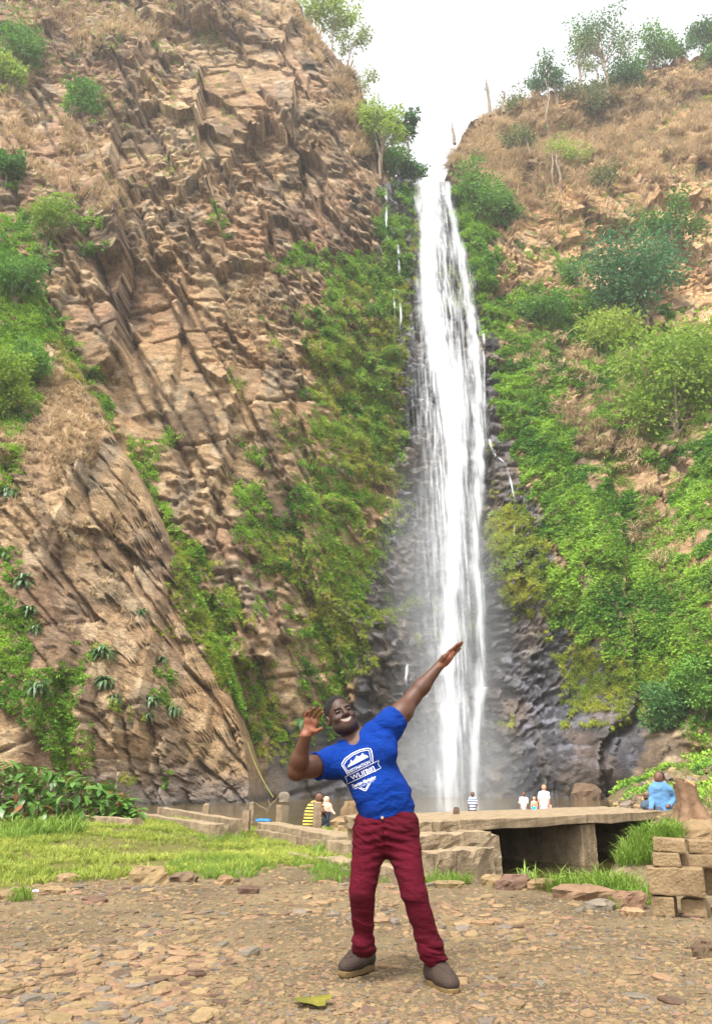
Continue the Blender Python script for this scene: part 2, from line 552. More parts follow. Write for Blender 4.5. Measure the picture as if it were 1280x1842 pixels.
V = np.concatenate(rows, 0)
NR = V.shape[0]
idx = np.arange(NR * NX).reshape(NR, NX)
F = np.stack([idx[:-1, :-1], idx[:-1, 1:], idx[1:, 1:], idx[1:, :-1]], -1).reshape(-1, 4)
Vf = V.reshape(-1, 3)
vpx, vpy = project(Vf)

def mix3(a, b, f):
    return a * (1 - f[..., None]) + b * f[..., None]
def lin(r, g, b):
    c = np.array([r, g, b]) / 255.0
    return np.where(c <= 0.04045, c / 12.92, ((c + 0.055) / 1.055) ** 2.4)

def rock_colours(x, z, px, py, r2, r3):
    n = len(px)
    big = fbm(x * 0.09, z * 0.07, seed=61)
    med = fbm(x * 0.5, z * 0.35, seed=62)
    tan = lin(146, 120, 90); pink = lin(138, 108, 84); grey = lin(122, 110, 95); dark = lin(78, 64, 53); pale = lin(178, 157, 128)
    c = np.repeat(tan[None], n, 0)
    c = mix3(c, np.repeat(pink[None], n, 0), sstep(-0.1, 0.35, big))
    c = mix3(c, np.repeat(grey[None], n, 0), 0.7 * sstep(0.1, 0.5, med))
    c = mix3(c, np.repeat(dark[None], n, 0), 0.65 * sstep(0.72, 0.95, r2))
    c = mix3(c, np.repeat(pale[None], n, 0), 0.45 * sstep(0.7, 0.95, r3))
    warm = lin(154, 116, 78)
    c = mix3(c, np.repeat(warm[None], n, 0), 0.32 * sstep(.05, .4, fbm(x * .16 + 9, z * .12, seed=63)))
    c = c * (0.86 + 0.28 * _hash(np.floor(x * 1.1), np.floor(z * 2.3), 0 * x, 5))[:, None]
    g_ = c.mean(1, keepdims=True)
    return (g_ + (c - g_) * .92) * np.array((.98, .98, .93))
r2f = np.concatenate([crnd2.ravel(), np.repeat(0.5, NB * NX)]); r3f = np.concatenate([crnd3.ravel(), np.repeat(0.5, NB * NX)])
cc = rock_colours(Vf[:, 0], Vf[:, 2], vpx, vpy, r2f, r3f)
# joints darkened: the shade of the crevices is put into the colour
joint = np.clip(cracks(Vf[:, 0], Vf[:, 2], .42, 5.5, .3, 61, .45) + cracks(Vf[:, 0], Vf[:, 2], .5, 2.1, .16, 64, .35), 0, 1)
cc = mix3(cc, np.repeat(lin(70, 58, 48)[None], len(Vf), 0), .6 * joint)
WETP = [(676, 420), (690, 335), (745, 318), (815, 330), (880, 560), (905, 760), (950, 880), (985, 960), (1000, 1120), (1060, 1150), (1120, 1170), (1230, 1220), (1150, 1300), (1145, 1460), (470, 1460), (480, 1290), (560, 1330), (640, 1250), (600, 1090), (690, 1000), (720, 880), (715, 700), (690, 560)]
wob = 30 * fbm(Vf[:, 0] * 0.25, Vf[:, 2] * 0.25, seed=71)
wet = inpoly(vpx + wob, vpy + 0.6 * wob, WETP).astype(float)
wet = wet * (0.75 + 0.25 * sstep(-0.3, 0.2, fbm(Vf[:, 0] * 0.5, Vf[:, 2] * 0.3, seed=72)))
wetcol = mix3(np.repeat(lin(44, 44, 50)[None], len(Vf), 0), np.repeat(lin(70, 66, 68)[None], len(Vf), 0), sstep(-0.2, 0.3, fbm(Vf[:, 0] * 0.4, Vf[:, 2] * 0.2, seed=73)))
# brown seep stains running down the wet wall
stain = sstep(0.1, 0.35, fbm(Vf[:, 0] * 0.9, Vf[:, 2] * 0.06, seed=74))
wetcol = mix3(wetcol, np.repeat(lin(58, 48, 38)[None], len(Vf), 0), 0.7 * stain)
fleck = sstep(.12, .3, fbm(Vf[:, 0] * 1.3, Vf[:, 2] * 2.2, seed=76)) * sstep(-.1, .25, fbm(Vf[:, 0] * .25, Vf[:, 2] * .2, seed=77))  # pale mineral flecks, also carrying painted sky glints off the wet rock
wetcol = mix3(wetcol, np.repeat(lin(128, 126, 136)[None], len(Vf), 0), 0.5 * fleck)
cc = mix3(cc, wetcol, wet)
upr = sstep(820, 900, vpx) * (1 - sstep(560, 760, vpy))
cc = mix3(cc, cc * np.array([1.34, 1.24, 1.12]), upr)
mossn = fbm(Vf[:, 0] * 0.35, Vf[:, 2] * 0.35, seed=75)
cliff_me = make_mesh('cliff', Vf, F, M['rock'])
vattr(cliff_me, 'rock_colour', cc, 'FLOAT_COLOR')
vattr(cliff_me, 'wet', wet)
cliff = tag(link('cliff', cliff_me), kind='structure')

# ------------------------------------------------------------------ the near rock spur on the left
RIDGE = [(-260, 240, 56), (-120, 330, 57), (0, 410, 57), (50, 500, 56.5), (95, 600, 56), (140, 680, 55.5), (190, 755, 55), (245, 850, 54.5), (292, 945, 54), (335, 1040, 54), (385, 1160, 53.5), (415, 1250, 53), (436, 1330, 52.5), (446, 1400, 52.2), (452, 1470, 52)]
SCTRL = RIDGE + [(-260, 700, 47), (-260, 1100, 42), (-260, 1480, 38), (-100, 600, 52), (0, 600, 53), (0, 740, 50), (100, 720, 51.5), (60, 760, 49.5), (150, 800, 49), (210, 860, 51), (0, 900, 45.5), (100, 950, 46.5), (200, 1000, 48.5), (270, 1020, 51.5),
                 (0, 1100, 43.5), (100, 1150, 44.5), (150, 1250, 44), (210, 1200, 46), (280, 1150, 48.5), (330, 1200, 51), (0, 1300, 41.5), (0, 1460, 40.5), (110, 1460, 43), (170, 1350, 45), (230, 1330, 46), (230, 1460, 46.5), (300, 1300, 48.5), (300, 1400, 48), (300, 1470, 47), (380, 1300, 51), (380, 1400, 50.3), (380, 1470, 49.8), (430, 1440, 51)]
_W2 = np.array([P(*c) for c in SCTRL]); _S2 = np.array([P(*c) for c in RIDGE])
spur_base = rbf(_W2)
NX2, NZ2, NB2 = 260, 330, 26
# columns follow the ridge so its outline stays crisp
sx = np.concatenate([np.linspace(-36, -8.2, NX2 - 60), np.linspace(-8.1, _S2[-1, 0] - 0.02, 60)])
zt2 = np.interp(sx, _S2[:, 0], _S2[:, 2]) + 0.5 * fbm(sx * 0.5, sx * 0, seed=81) + 0.3 * fbm(sx * 1.7, sx * 0, seed=82)
t2 = np.linspace(0, 1, NZ2)
X2 = np.repeat(sx[None], NZ2, 0); Z2 = -2.0 + t2[:, None] * (zt2[None] + 2.0)
Y2 = spur_base(X2, Z2)
p2x, p2y = project(np.stack([X2.ravel(), Y2.ravel(), Z2.ravel()], 1)); p2x = p2x.reshape(X2.shape); p2y = p2y.reshape(X2.shape)
xs2 = X2 + 0.8 * fbm(X2 * 0.2, Z2 * 0.2, seed=83)
a1, s1, e1 = facets(xs2, Z2, 4.2, 91, ang=0.32, stretch=2.2, tilt=0.3)
a2, s2, e2 = facets(xs2, Z2, 1.6, 92, ang=0.42, stretch=2.6, tilt=0.35)
a3, s3, e3 = facets(xs2, Z2, 0.7, 93, ang=0.5, stretch=1.7, tilt=0.45)
flute = sstep(1150, 1320, p2y) * sstep(120, 220, p2x)
f1 = fbm(xs2 * 1.1 + 0.35 * Z2, Z2 * 0.1, seed=94)
f2 = fbm(xs2 * 2.6 + 0.9 * Z2, Z2 * 0.25, seed=95, oct=3)
a4, s4, e4 = facets(xs2, Z2, 0.42, 103, ang=0.3, stretch=1.0, tilt=0.5)
d2 = 0.42 * a1 + 0.30 * a2 + 0.22 * a3 + 0.09 * a4 + 0.6 * flute * f1 + 0.25 * f2 + 0.2 * fbm(X2 * 1.8, Z2 * 1.8, seed=96) + 0.08 * fbm(X2 * 5, Z2 * 4, seed=104)
rg2 = .35 + .65 * sstep(-.15, .2, fbm(X2 * .22, Z2 * .16, seed=105))
d2 = 0.62 * a1 + rg2 * (0.38 * a2 + 0.30 * a3 + 0.16 * a4 + 0.2 * f2) + 0.6 * flute * f1 + 0.06 * fbm(X2 * 4, Z2 * 4, seed=104)
d2 = d2 - .7 * cracks(xs2, Z2, .55, 3.4, .16, 106, .5) - .4 * cracks(xs2, Z2, .7, 1.3, .08, 107, .4) - .4 * cracks(xs2, Z2, -1.1, 3.0, .09, 108, .4)
grass2 = inpoly(p2x, p2y, [(50, 700), (120, 690), (190, 770), (165, 830), (90, 860), (20, 830), (0, 760)]).astype(float)
d2 = d2 * (1 - 0.6 * grass2)
for (line, amp, w, side) in [([(170, 780), (160, 840), (120, 950)], 1.3, 40, 1), ([(230, 860), (200, 960), (215, 1060)], 0.8, 40, 1), ([(300, 1060), (270, 1180), (255, 1330)], 1.1, 45, 1),
                             ([(165, 1230), (150, 1330), (160, 1400)], 1.2, 35, 1), ([(90, 1250), (110, 1400)], 1.0, 35, 1), ([(215, 1250), (225, 1400)], 1.1, 28, 1)]:
    d2 = d2 + fault(p2x + 8 * fbm(X2 * .6, Z2 * .6, seed=97), p2y, line, amp, w, side)
d2 = d2 * sstep(0, 0.03, 1.02 - t2[:, None])
top2 = np.stack([X2, Y2 - d2, Z2], -1)
rows = [top2]
tp = top2[-1]
for i in range(1, NB2 + 1):
    s = i / NB2
    r = tp.copy()
    r[:, 1] += 14 * s
    r[:, 0] += 1.0 * s
    r[:, 2] = np.maximum(tp[:, 2] - 5.0 * s ** 1.4 * (1 + 0.2 * fbm(sx * 0.4, sx * 0 + s * 3, seed=98)) - 0.25 * np.abs(fbm(sx * 1.1, sx * 0 + s * 9, seed=99)), -2)
    rows.append(r[None])
V2 = np.concatenate(rows, 0)
idx = np.arange(V2.shape[0] * NX2).reshape(V2.shape[0], NX2)
F2 = np.stack([idx[:-1, :-1], idx[:-1, 1:], idx[1:, 1:], idx[1:, :-1]], -1).reshape(-1, 4)
V2f = V2.reshape(-1, 3)
q2x, q2y = project(V2f)
pad = np.repeat(0.5, NB2 * NX2)
c2 = rock_colours(V2f[:, 0] + 200, V2f[:, 2], q2x, q2y, np.concatenate([s2.ravel(), pad]), np.concatenate([s3.ravel(), pad]))
c2 = mix3(c2, np.repeat(lin(172, 142, 108)[None], len(V2f), 0), 0.55 * np.concatenate([grass2.ravel(), np.repeat(0.6, NB2 * NX2)]))
streak = sstep(0.12, 0.4, fbm(V2f[:, 0] * 1.4 + 0.5 * V2f[:, 2], V2f[:, 2] * 0.12, seed=101))
c2 = mix3(c2, np.repeat(lin(112, 92, 76)[None], len(V2f), 0), 0.6 * streak)
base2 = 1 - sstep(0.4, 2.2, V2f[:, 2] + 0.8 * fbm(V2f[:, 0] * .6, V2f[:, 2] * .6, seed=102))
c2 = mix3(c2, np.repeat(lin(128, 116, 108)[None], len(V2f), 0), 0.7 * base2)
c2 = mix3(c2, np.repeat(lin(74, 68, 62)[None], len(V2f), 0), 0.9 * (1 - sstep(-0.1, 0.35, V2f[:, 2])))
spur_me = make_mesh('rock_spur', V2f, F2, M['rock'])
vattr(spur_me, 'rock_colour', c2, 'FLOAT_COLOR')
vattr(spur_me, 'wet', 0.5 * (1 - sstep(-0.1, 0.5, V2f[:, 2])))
spur = tag(link('rock_spur', spur_me), kind='structure')

def bvh_of(V, F):
    return BVHTree.FromPolygons([tuple(v) for v in V.tolist()], F.tolist())
# ================================================================== ground, pool, stream
def ground_h(x, y):
    x = np.asarray(x, float); y = np.asarray(y, float)
    h = 0.02 * fbm(x * 0.6, y * 0.6, seed=111) + 0.012 * fbm(x * 2.5, y * 2.5, seed=112)
    # grass bank on the left, rising to the low walls
    h = h + 0.12 * sstep(9, 20, y) * (1 - sstep(-5.5, -2.8, x)) - 0.14 * sstep(12, 15.5, y) * sstep(-4.5, -2.6, x)
    # pool bed
    shore = 23.8 + 0.5 * fbm(x * 0.3, y * 0 + 1, seed=113)
    h = h - 1.1 * sstep(-0.5, 3.0, y - shore) * (1 - sstep(6.5, 9.0, x - 0.26 * (y - 20)))
    # stream: out of the pool under the bridge, then off to the right in front of it
    cx = 1.95 + 0.5 * (y - 11.5)
    s1 = np.exp(-((x - cx) / 1.35) ** 4) * sstep(9.6, 10.8, y)
    s2 = np.exp(-((y - 10.6 - 0.08 * (x - 2.5)) / 0.95) ** 4) * sstep(1.6, 2.4, x)
    h = h - 0.62 * np.maximum(s1, s2)
    h = h + 0.42 * sstep(3.2, 4.4, x - .3 * (y - 12.5)) * sstep(11.3, 12.6, y) * (1 - sstep(20, 24, y)) * (1 - sstep(4.5, 5.6, x - .3 * (y - 12.5)))
    # right bank: rubble slope climbing to the cliff
    rb = sstep(0, 12, x - 5.8 - 0.24 * (y - 14)) * sstep(11.5, 16, y)
    h = h + rb * (1.6 + 0.12 * (np.minimum(y, 34) - 14)) + 0.75 * sstep(5.0, 6.5, x) * sstep(11.5, 13.5, y) * (1 - sstep(14, 18, y) * 0.4)
    h = h + 0.5 * sstep(0.05, 0.4, rb) * fbm(x * 0.5, y * 0.4, seed=114)
    return h

ys = np.concatenate([np.linspace(-6, 2.4, 16), np.linspace(2.5, 14, 330), np.linspace(14.1, 26, 130), np.linspace(26.5, 70, 70), np.array([80, 110, 200, 600, 1500])])
xsg = np.concatenate([np.array([-1500, -400, -120, -60]), np.linspace(-40, -9, 60), np.linspace(-8.9, 8.9, 420), np.linspace(9, 34, 80), np.array([45, 60, 120, 400, 1500])])
XG, YG = np.meshgrid(xsg, ys)
ZG = ground_h(XG, YG)
far = sstep(60, 110, YG) + sstep(40, 80, np.abs(XG))
ZG = ZG * (1 - np.clip(far, 0, 1)) - 1.0 * np.clip(far, 0, 1)
VG = np.stack([XG, YG, ZG], -1).reshape(-1, 3)
idx = np.arange(len(VG)).reshape(XG.shape)
FG = np.stack([idx[:-1, :-1], idx[:-1, 1:], idx[1:, 1:], idx[1:, :-1]], -1).reshape(-1, 4)

def dirt_mat():
    m, nt, b = new_mat('bare_earth')
    tc = N(nt, 'ShaderNodeTexCoord')
    at = N(nt, 'ShaderNodeAttribute', attribute_name='turf')
    def noise(scale, detail=8, rough=.65):
        n = N(nt, 'ShaderNodeTexNoise')
        n.inputs['Scale'].default_value = scale; n.inputs['Detail'].default_value = detail; n.inputs['Roughness'].default_value = rough
        nt.links.new(tc.outputs['Object'], n.inputs['Vector'])
        return n
    n1, n2, n3 = noise(0.8), noise(14, 10, .75), noise(60, 6)
    r1 = N(nt, 'ShaderNodeValToRGB')
    e = r1.color_ramp.elements
    e[0].position = .33; e[0].color = (*lin(86, 75, 57), 1)
    e[1].position = .68; e[1].color = (*lin(130, 114, 86), 1)
    nt.links.new(n1.outputs['Fac'], r1.inputs['Fac'])
    r2 = N(nt, 'ShaderNodeMapRange')
    r2.inputs['From Min'].default_value = .3; r2.inputs['From Max'].default_value = .7
    r2.inputs['To Min'].default_value = .62; r2.inputs['To Max'].default_value = 1.25
    nt.links.new(n2.outputs['Fac'], r2.inputs['Value'])
    hv = N(nt, 'ShaderNodeHueSaturation')
    nt.links.new(r1.outputs[0], hv.inputs['Color']); nt.links.new(r2.outputs[0], hv.inputs['Value'])
    mx = N(nt, 'ShaderNodeMix', data_type='RGBA')
    nt.links.new(at.outputs['Fac'], mx.inputs['Factor'])
    nt.links.new(hv.outputs[0], mx.inputs['A'])
    mx.inputs['B'].default_value = (*lin(96, 92, 50), 1)
    nt.links.new(mx.outputs['Result'], b.inputs['Base Color'])
    b.inputs['Roughness'].default_value = .95
    b.inputs['Specular IOR Level'].default_value = .15
    ad = N(nt, 'ShaderNodeMath', operation='ADD')
    nt.links.new(n2.outputs['Fac'], ad.inputs[0]); nt.links.new(n3.outputs['Fac'], ad.inputs[1])
    bp = N(nt, 'ShaderNodeBump')
    bp.inputs['Strength'].default_value = .9; bp.inputs['Distance'].default_value = .02
    nt.links.new(ad.outputs[0], bp.inputs['Height']); nt.links.new(bp.outputs[0], b.inputs['Normal'])
    return m
M['dirt'] = dirt_mat()
def turf_mask(x, y):
    """where grass grows, 0..1"""
    n = fbm(x * 0.5, y * 0.5, seed=121) + 0.5 * fbm(x * 1.7, y * 1.7, seed=122)
    edge = 9.6 + 0.9 * n + 1.3 * sstep(-3.0, -0.5, x) * sstep(9.0, 8.0, 0 * x) + 0.35 * np.clip(x + 3, 0, 4)
    m = sstep(-0.4, 0.5, y - edge) * (1 - sstep(0.4, 1.4, x)) * (1 - sstep(22.6, 23.6, y))
    return m
ground_me = make_mesh('ground', VG, FG, M['dirt'], smooth=True)
slope_m = sstep(5.2, 7.5, VG[:, 0] - .15 * (VG[:, 1] - 14)) * sstep(13, 16, VG[:, 1])
vattr(ground_me, 'turf', turf_mask(VG[:, 0], VG[:, 1]) + .8 * slope_m * sstep(-.3, .3, fbm(VG[:, 0] * .8, VG[:, 1] * .5, seed=125)))
ground = tag(link('ground', ground_me), kind='structure')

def water_mat(name, c, bscale, bstr, rough=.06):
    m, nt, b = new_mat(name)
    b.inputs['Base Color'].default_value = (*c, 1)
    b.inputs['Roughness'].default_value = rough
    b.inputs['IOR'].default_value = 1.33
    tc = N(nt, 'ShaderNodeTexCoord')
    mp = N(nt, 'ShaderNodeMapping'); mp.inputs['Scale'].default_value = (1, 0.5, 1)
    n = N(nt, 'ShaderNodeTexNoise'); n.inputs['Scale'].default_value = bscale; n.inputs['Detail'].default_value = 5
    nt.links.new(tc.outputs['Object'], mp.inputs['Vector']); nt.links.new(mp.outputs[0], n.inputs['Vector'])
    bp = N(nt, 'ShaderNodeBump'); bp.inputs['Strength'].default_value = bstr; bp.inputs['Distance'].default_value = .1
    nt.links.new(n.outputs['Fac'], bp.inputs['Height']); nt.links.new(bp.outputs[0], b.inputs['Normal'])
    return m
M['pool'] = water_mat('pool_water', lin(96, 82, 52), 1.6, .55)
M['stream'] = water_mat('stream_water', lin(62, 56, 30), 2.5, .25)
pv = [(-60, 19, WATER_Z), (60, 19, WATER_Z), (60, 95, WATER_Z), (-60, 95, WATER_Z)]
tag(obj('pool_water', pv, [[0, 1, 2, 3]], M['pool']), kind='structure')
pv = [(0.6, 9.0, -0.3), (12, 9.0, -0.3), (12, 18.9, -0.3), (0.6, 18.9, -0.3)]
tag(obj('stream_water', pv, [[0, 1, 2, 3]], M['stream']), kind='structure')
# ================================================================== what grows on the rock
M['ivy'] = leaf_mat('ivy_leaves', lin(56, 108, 30), lin(150, 184, 66), drift=.5, drift_scale=.25)
M['herb'] = leaf_mat('herb_leaves', lin(88, 130, 44), lin(170, 184, 84), drift=.4, drift_scale=.3)
M['mossgrass'] = leaf_mat('moss_grass', lin(96, 128, 40), lin(176, 176, 74), rough=.8, spec=.1, drift=.4, drift_scale=.3)
M['drygrass'] = leaf_mat('dry_grass', lin(146, 124, 94), lin(204, 180, 142), rough=.9, trans=.25, spec=.1, drift=.4)
M['scrub'] = leaf_mat('scrub_leaves', lin(86, 100, 58), lin(128, 134, 80))
M['bark'] = simple_mat('pale_bark', lin(150, 134, 114), .9, .3, 3, c2=lin(96, 82, 68))

def leaf_quads(mb, p, d, up, L, W, fold=0.25):
    """one leaf as two folded faces from p along d"""
    d = d.normalized(); s = d.cross(up)
    if s.length < 1e-4: s = d.cross(Vector((1, 0, 0)))
    s.normalize(); n = s.cross(d)
    a = p; b = p + d * L * .45 + s * W * .5 + n * W * fold; c = p + d * L; e = p + d * L * .45 - s * W * .5 + n * W * fold
    m = p + d * L * .5 - n * W * 0.05
    k = len(mb.v)
    mb.v += [tuple(a), tuple(b), tuple(c), tuple(e)]
    mb.f += [[k, k + 1, k + 2], [k, k + 2, k + 3]]

def rvec(r):
    while True:
        v = Vector((r.uniform(-1, 1), r.uniform(-1, 1), r.uniform(-1, 1)))
        if 0.05 < v.length < 1: return v

def clump_mesh(name, seed, n, rad, L, W, mat):
    """hemisphere of leaves, local +Z away from the rock"""
    r = random.Random(seed); mb = MB()
    for i in range(n):
        v = rvec(r); v.z = abs(v.z) * .7
        d = (v.normalized() * .6 + Vector((r.uniform(-.5, .5), -0.5 + r.uniform(-.4, .4), r.uniform(0, .6)))).normalized()
        leaf_quads(mb, v * rad, d, rvec(r).normalized(), L * r.uniform(.6, 1.2), W * r.uniform(.7, 1.2))
    return make_mesh(name, np.array(mb.v), mb.f, mat)

def tuft_mesh(name, seed, n, L, W, mat, droop=.6, spread=.55):
    """blades from one root, local +Z up"""
    r = random.Random(seed); mb = MB()
    for i in range(n):
        a = r.uniform(0, 2 * math.pi); lean = r.uniform(.1, spread)
        o = Vector((math.cos(a), math.sin(a), 0)); s = Vector((-o.y, o.x, 0))
        l = L * r.uniform(.5, 1.15); p = o * r.uniform(0, .15) * L
        p1 = p + Vector((0, 0, l * .55)) + o * l * lean * .5
        p2 = p1 + Vector((0, 0, l * .45 * (1 - droop * r.uniform(.3, 1.6)))) + o * l * lean * .8
        k = len(mb.v); w = W * r.uniform(.6, 1.2)
        mb.v += [tuple(p - s * w * .5), tuple(p + s * w * .5), tuple(p1 + s * w * .4), tuple(p1 - s * w * .4), tuple(p2)]
        mb.f += [[k, k + 1, k + 2, k + 3], [k + 3, k + 2, k + 4]]
    return make_mesh(name, np.array(mb.v), mb.f, mat)

def scatter(name, pts, rots, scales, protos, seed=0, parent=None):
    """many small plants as one object: points that carry instances of the given meshes"""
    me = bpy.data.meshes.new(name)
    me.vertices.add(len(pts))
    me.vertices.foreach_set('co', np.asarray(pts, np.float32).ravel())
    vattr(me, 'rot', rots, 'FLOAT_VECTOR')
    vattr(me, 'scl', scales)
    vattr(me, 'pick', np.random.default_rng(seed).integers(0, len(protos), len(pts)), 'INT')
    o = link(name, me, parent)
    c = bpy.data.collections.new(name + '_sources')
    for i, pm in enumerate(protos):
        c.objects.link(bpy.data.objects.new('%s_source_%d' % (name, i), pm))
    ng = bpy.data.node_groups.new(name, 'GeometryNodeTree')
    ng.interface.new_socket('Geometry', in_out='INPUT', socket_type='NodeSocketGeometry')
    ng.interface.new_socket('Geometry', in_out='OUTPUT', socket_type='NodeSocketGeometry')
    gi, go = ng.nodes.new('NodeGroupInput'), ng.nodes.new('NodeGroupOutput')
    ci = ng.nodes.new('GeometryNodeCollectionInfo')
    ci.inputs['Collection'].default_value = c
    ci.inputs['Separate Children'].default_value = True
    ci.inputs['Reset Children'].default_value = True
    ip = ng.nodes.new('GeometryNodeInstanceOnPoints')
    ip.inputs['Pick Instance'].default_value = True
    def at(nm, ty):
        a = ng.nodes.new('GeometryNodeInputNamedAttribute'); a.data_type = ty
        a.inputs['Name'].default_value = nm
        return a.outputs['Attribute']
    e2r = ng.nodes.new('FunctionNodeEulerToRotation')
    L = ng.links.new
    L(gi.outputs[0], ip.inputs['Points']); L(ci.outputs[0], ip.inputs['Instance'])
    L(at('rot', 'FLOAT_VECTOR'), e2r.inputs[0]); L(e2r.outputs[0], ip.inputs['Rotation'])
    L(at('scl', 'FLOAT'), ip.inputs['Scale']); L(at('pick', 'INT'), ip.inputs['Instance Index'])
    L(ip.outputs[0], go.inputs[0])
    md = o.modifiers.new('scatter', 'NODES'); md.node_group = ng
    return tag(o, kind='stuff')

def face_data(V, F):
    a, b, c, d = V[F[:, 0]], V[F[:, 1]], V[F[:, 2]], V[F[:, 3]]
    n = np.cross(c - a, d - b); ar = np.linalg.norm(n, axis=1) * .5
    n = n / np.maximum(1e-9, np.linalg.norm(n, axis=1))[:, None]
    ctr = (a + b + c + d) / 4
    flip = (n * (ctr - np.array([0, 0, 1]))).sum(1) > 0
    n[flip] *= -1
    return ctr, n, ar

def sample(V, F, fd, dens, rng):
    """points on the faces with dens per square metre"""
    ctr, nrm, ar = fd
    lam = dens * ar
    k = rng.poisson(lam)
    i = np.repeat(np.arange(len(F)), k)
    u, v = rng.random(len(i))[:, None], rng.random(len(i))[:, None]
    q = V[F[i]]
    p = q[:, 0] * (1 - u) * (1 - v) + q[:, 1] * u * (1 - v) + q[:, 2] * u * v + q[:, 3] * (1 - u) * v
    return p, nrm[i], i

def align(nrm, rng, upmix=.35, jit=.35):
    """eulers that turn local +Z to the rock normal mixed with up"""
    z = nrm * (1 - upmix) + np.array([0, 0, 1]) * upmix + rng.normal(0, jit * .5, nrm.shape)
    z = z / np.linalg.norm(z, axis=1)[:, None]
    th = np.arccos(np.clip(z[:, 2], -1, 1)); ph = np.arctan2(z[:, 1], z[:, 0])
    # XYZ euler: rotate about Y by th then Z by ph (x spin left 0)
    return np.stack([rng.uniform(-.25, .25, len(z)), th, ph], 1)

PLANTRNG = np.random.default_rng(3)
IVY = [([(1130, 1330), (1170, 1250), (1290, 1220), (1290, 1445), (1190, 1445), (1150, 1400)], .25),
    # (polygon in the photograph, density)
    ([(585, 470), (690, 430), (725, 500), (722, 640), (705, 740), (722, 900), (700, 960), (668, 1010), (650, 1100), (655, 1220), (610, 1290), (560, 1250), (545, 1160), (470, 1120), (430, 1040), (405, 960), (430, 895), (540, 880), (560, 790), (548, 700), (570, 640), (530, 570), (580, 540)], .6),
    ([(405, 790), (455, 790), (470, 890), (420, 900)], .8),
    ([(630, 1230), (560, 1250), (530, 1310), (560, 1350), (640, 1340)], .45),
    ([(60, 490), (110, 560), (180, 690), (240, 790), (300, 900), (335, 980), (420, 1110), (480, 1280), (500, 1350), (470, 1340), (425, 1260), (390, 1150), (320, 1040), (290, 930), (215, 830), (150, 720), (80, 620)], .95),
    ([(240, 800), (300, 760), (320, 820), (270, 860)], .6),
    ([(815, 330), (850, 320), (890, 400), (890, 540), (905, 570), (960, 640), (1000, 640), (965, 720), (1040, 760), (1110, 870), (1190, 900), (1290, 780), (1290, 1240), (1180, 1240), (1100, 1180), (1050, 1130), (1000, 1080), (985, 960), (955, 870), (905, 760), (885, 640), (862, 520), (830, 420)], 1.3),
    ([(880, 540), (960, 500), (1060, 540), (1120, 580), (1290, 560), (1290, 800), (1180, 840), (1050, 760), (940, 680), (900, 600)], .9),
    ([(900, 430), (1010, 460), (1080, 480), (1060, 560), (950, 540), (890, 500)], .28),
    ([(1080, 1160), (1290, 1190), (1290, 1330), (1180, 1330), (1150, 1290), (1170, 1230)], .75),
    ([(690, 335), (750, 330), (745, 480), (720, 620), (690, 560), (680, 430)], .45),
    ([(60, 370), (120, 380), (210, 430), (200, 450), (120, 440), (70, 430)], .6), ([(0, 330), (60, 380), (90, 480), (40, 520), (-40, 420)], .8),
    ([(110, 160), (180, 160), (190, 200), (120, 190)], .5), ([(-40, 60), (60, 60), (90, 110), (30, 150), (-40, 150)], .5),
    ([(380, 380), (430, 410), (400, 430), (360, 420)], .5), ([(470, 470), (560, 450), (600, 470), (520, 500)], .5),
]
HERB = [([(1130, 1330), (1170, 1250), (1290, 1220), (1290, 1445), (1190, 1445), (1150, 1400)], .5), ([(560, 480), (720, 450), (720, 960), (650, 1240), (550, 1180), (420, 1000), (560, 880)], .45), ([(470, 560), (570, 520), (560, 640), (470, 640)], .3), ([(400, 640), (440, 660), (420, 730)], .35), ([(480, 740), (560, 760), (560, 860), (480, 840)], .35),
        ([(660, 640), (720, 640), (720, 900), (640, 900)], .5), ([(880, 900), (990, 960), (990, 1060), (880, 1040)], .7),
        ([(490, 1160), (560, 1180), (560, 1260), (480, 1240)], .35), ([(420, 960), (700, 960), (660, 1120), (540, 1150)], .5), ([(0, 0), (480, 0), (480, 30), (300, 120), (0, 160)], .12),
        ([(100, 120), (400, 60), (480, 180), (200, 400), (60, 380)], .05), ([(880, 250), (1280, 160), (1280, 480), (900, 420)], .10), ([(930, 540), (1290, 600), (1290, 1300), (1000, 1080)], .35)]
MOSSG = [([(560, 560), (720, 500), (720, 960), (640, 1010), (560, 900)], .6), ([(420, 960), (660, 960), (640, 1120), (540, 1130)], .35), ([(560, 640), (640, 620), (660, 700), (620, 760), (560, 720)], .9), ([(580, 1060), (650, 1080), (655, 1200), (600, 1240), (560, 1190)], .8), ([(620, 860), (720, 880), (700, 960), (640, 960)], .7), ([(670, 550), (740, 540), (730, 640), (660, 640)], .7),
         ([(640, 1100), (740, 1080), (720, 1130), (650, 1140)], .5), ([(880, 930), (940, 900), (985, 960), (985, 1060), (900, 1080)], .8), ([(900, 1060), (1010, 1050), (1060, 1180), (1170, 1180), (1230, 1230), (1150, 1290), (1030, 1290), (1010, 1180), (960, 1120), (890, 1110)], .85),
         ([(300, 960), (380, 1000), (440, 1120), (480, 1260), (490, 1360), (440, 1330), (380, 1180), (310, 1060)], .8), ([(880, 760), (950, 830), (940, 900), (890, 900)], .5), ([(470, 1300), (560, 1320), (520, 1390), (470, 1370)], .4),
         ([(880, 1280), (1000, 1290), (960, 1340), (880, 1330)], .3), ([(730, 330), (880, 560), (860, 600), (745, 520)], .35), ([(760, 1080), (860, 1080), (860, 1180), (760, 1160)], .3)]
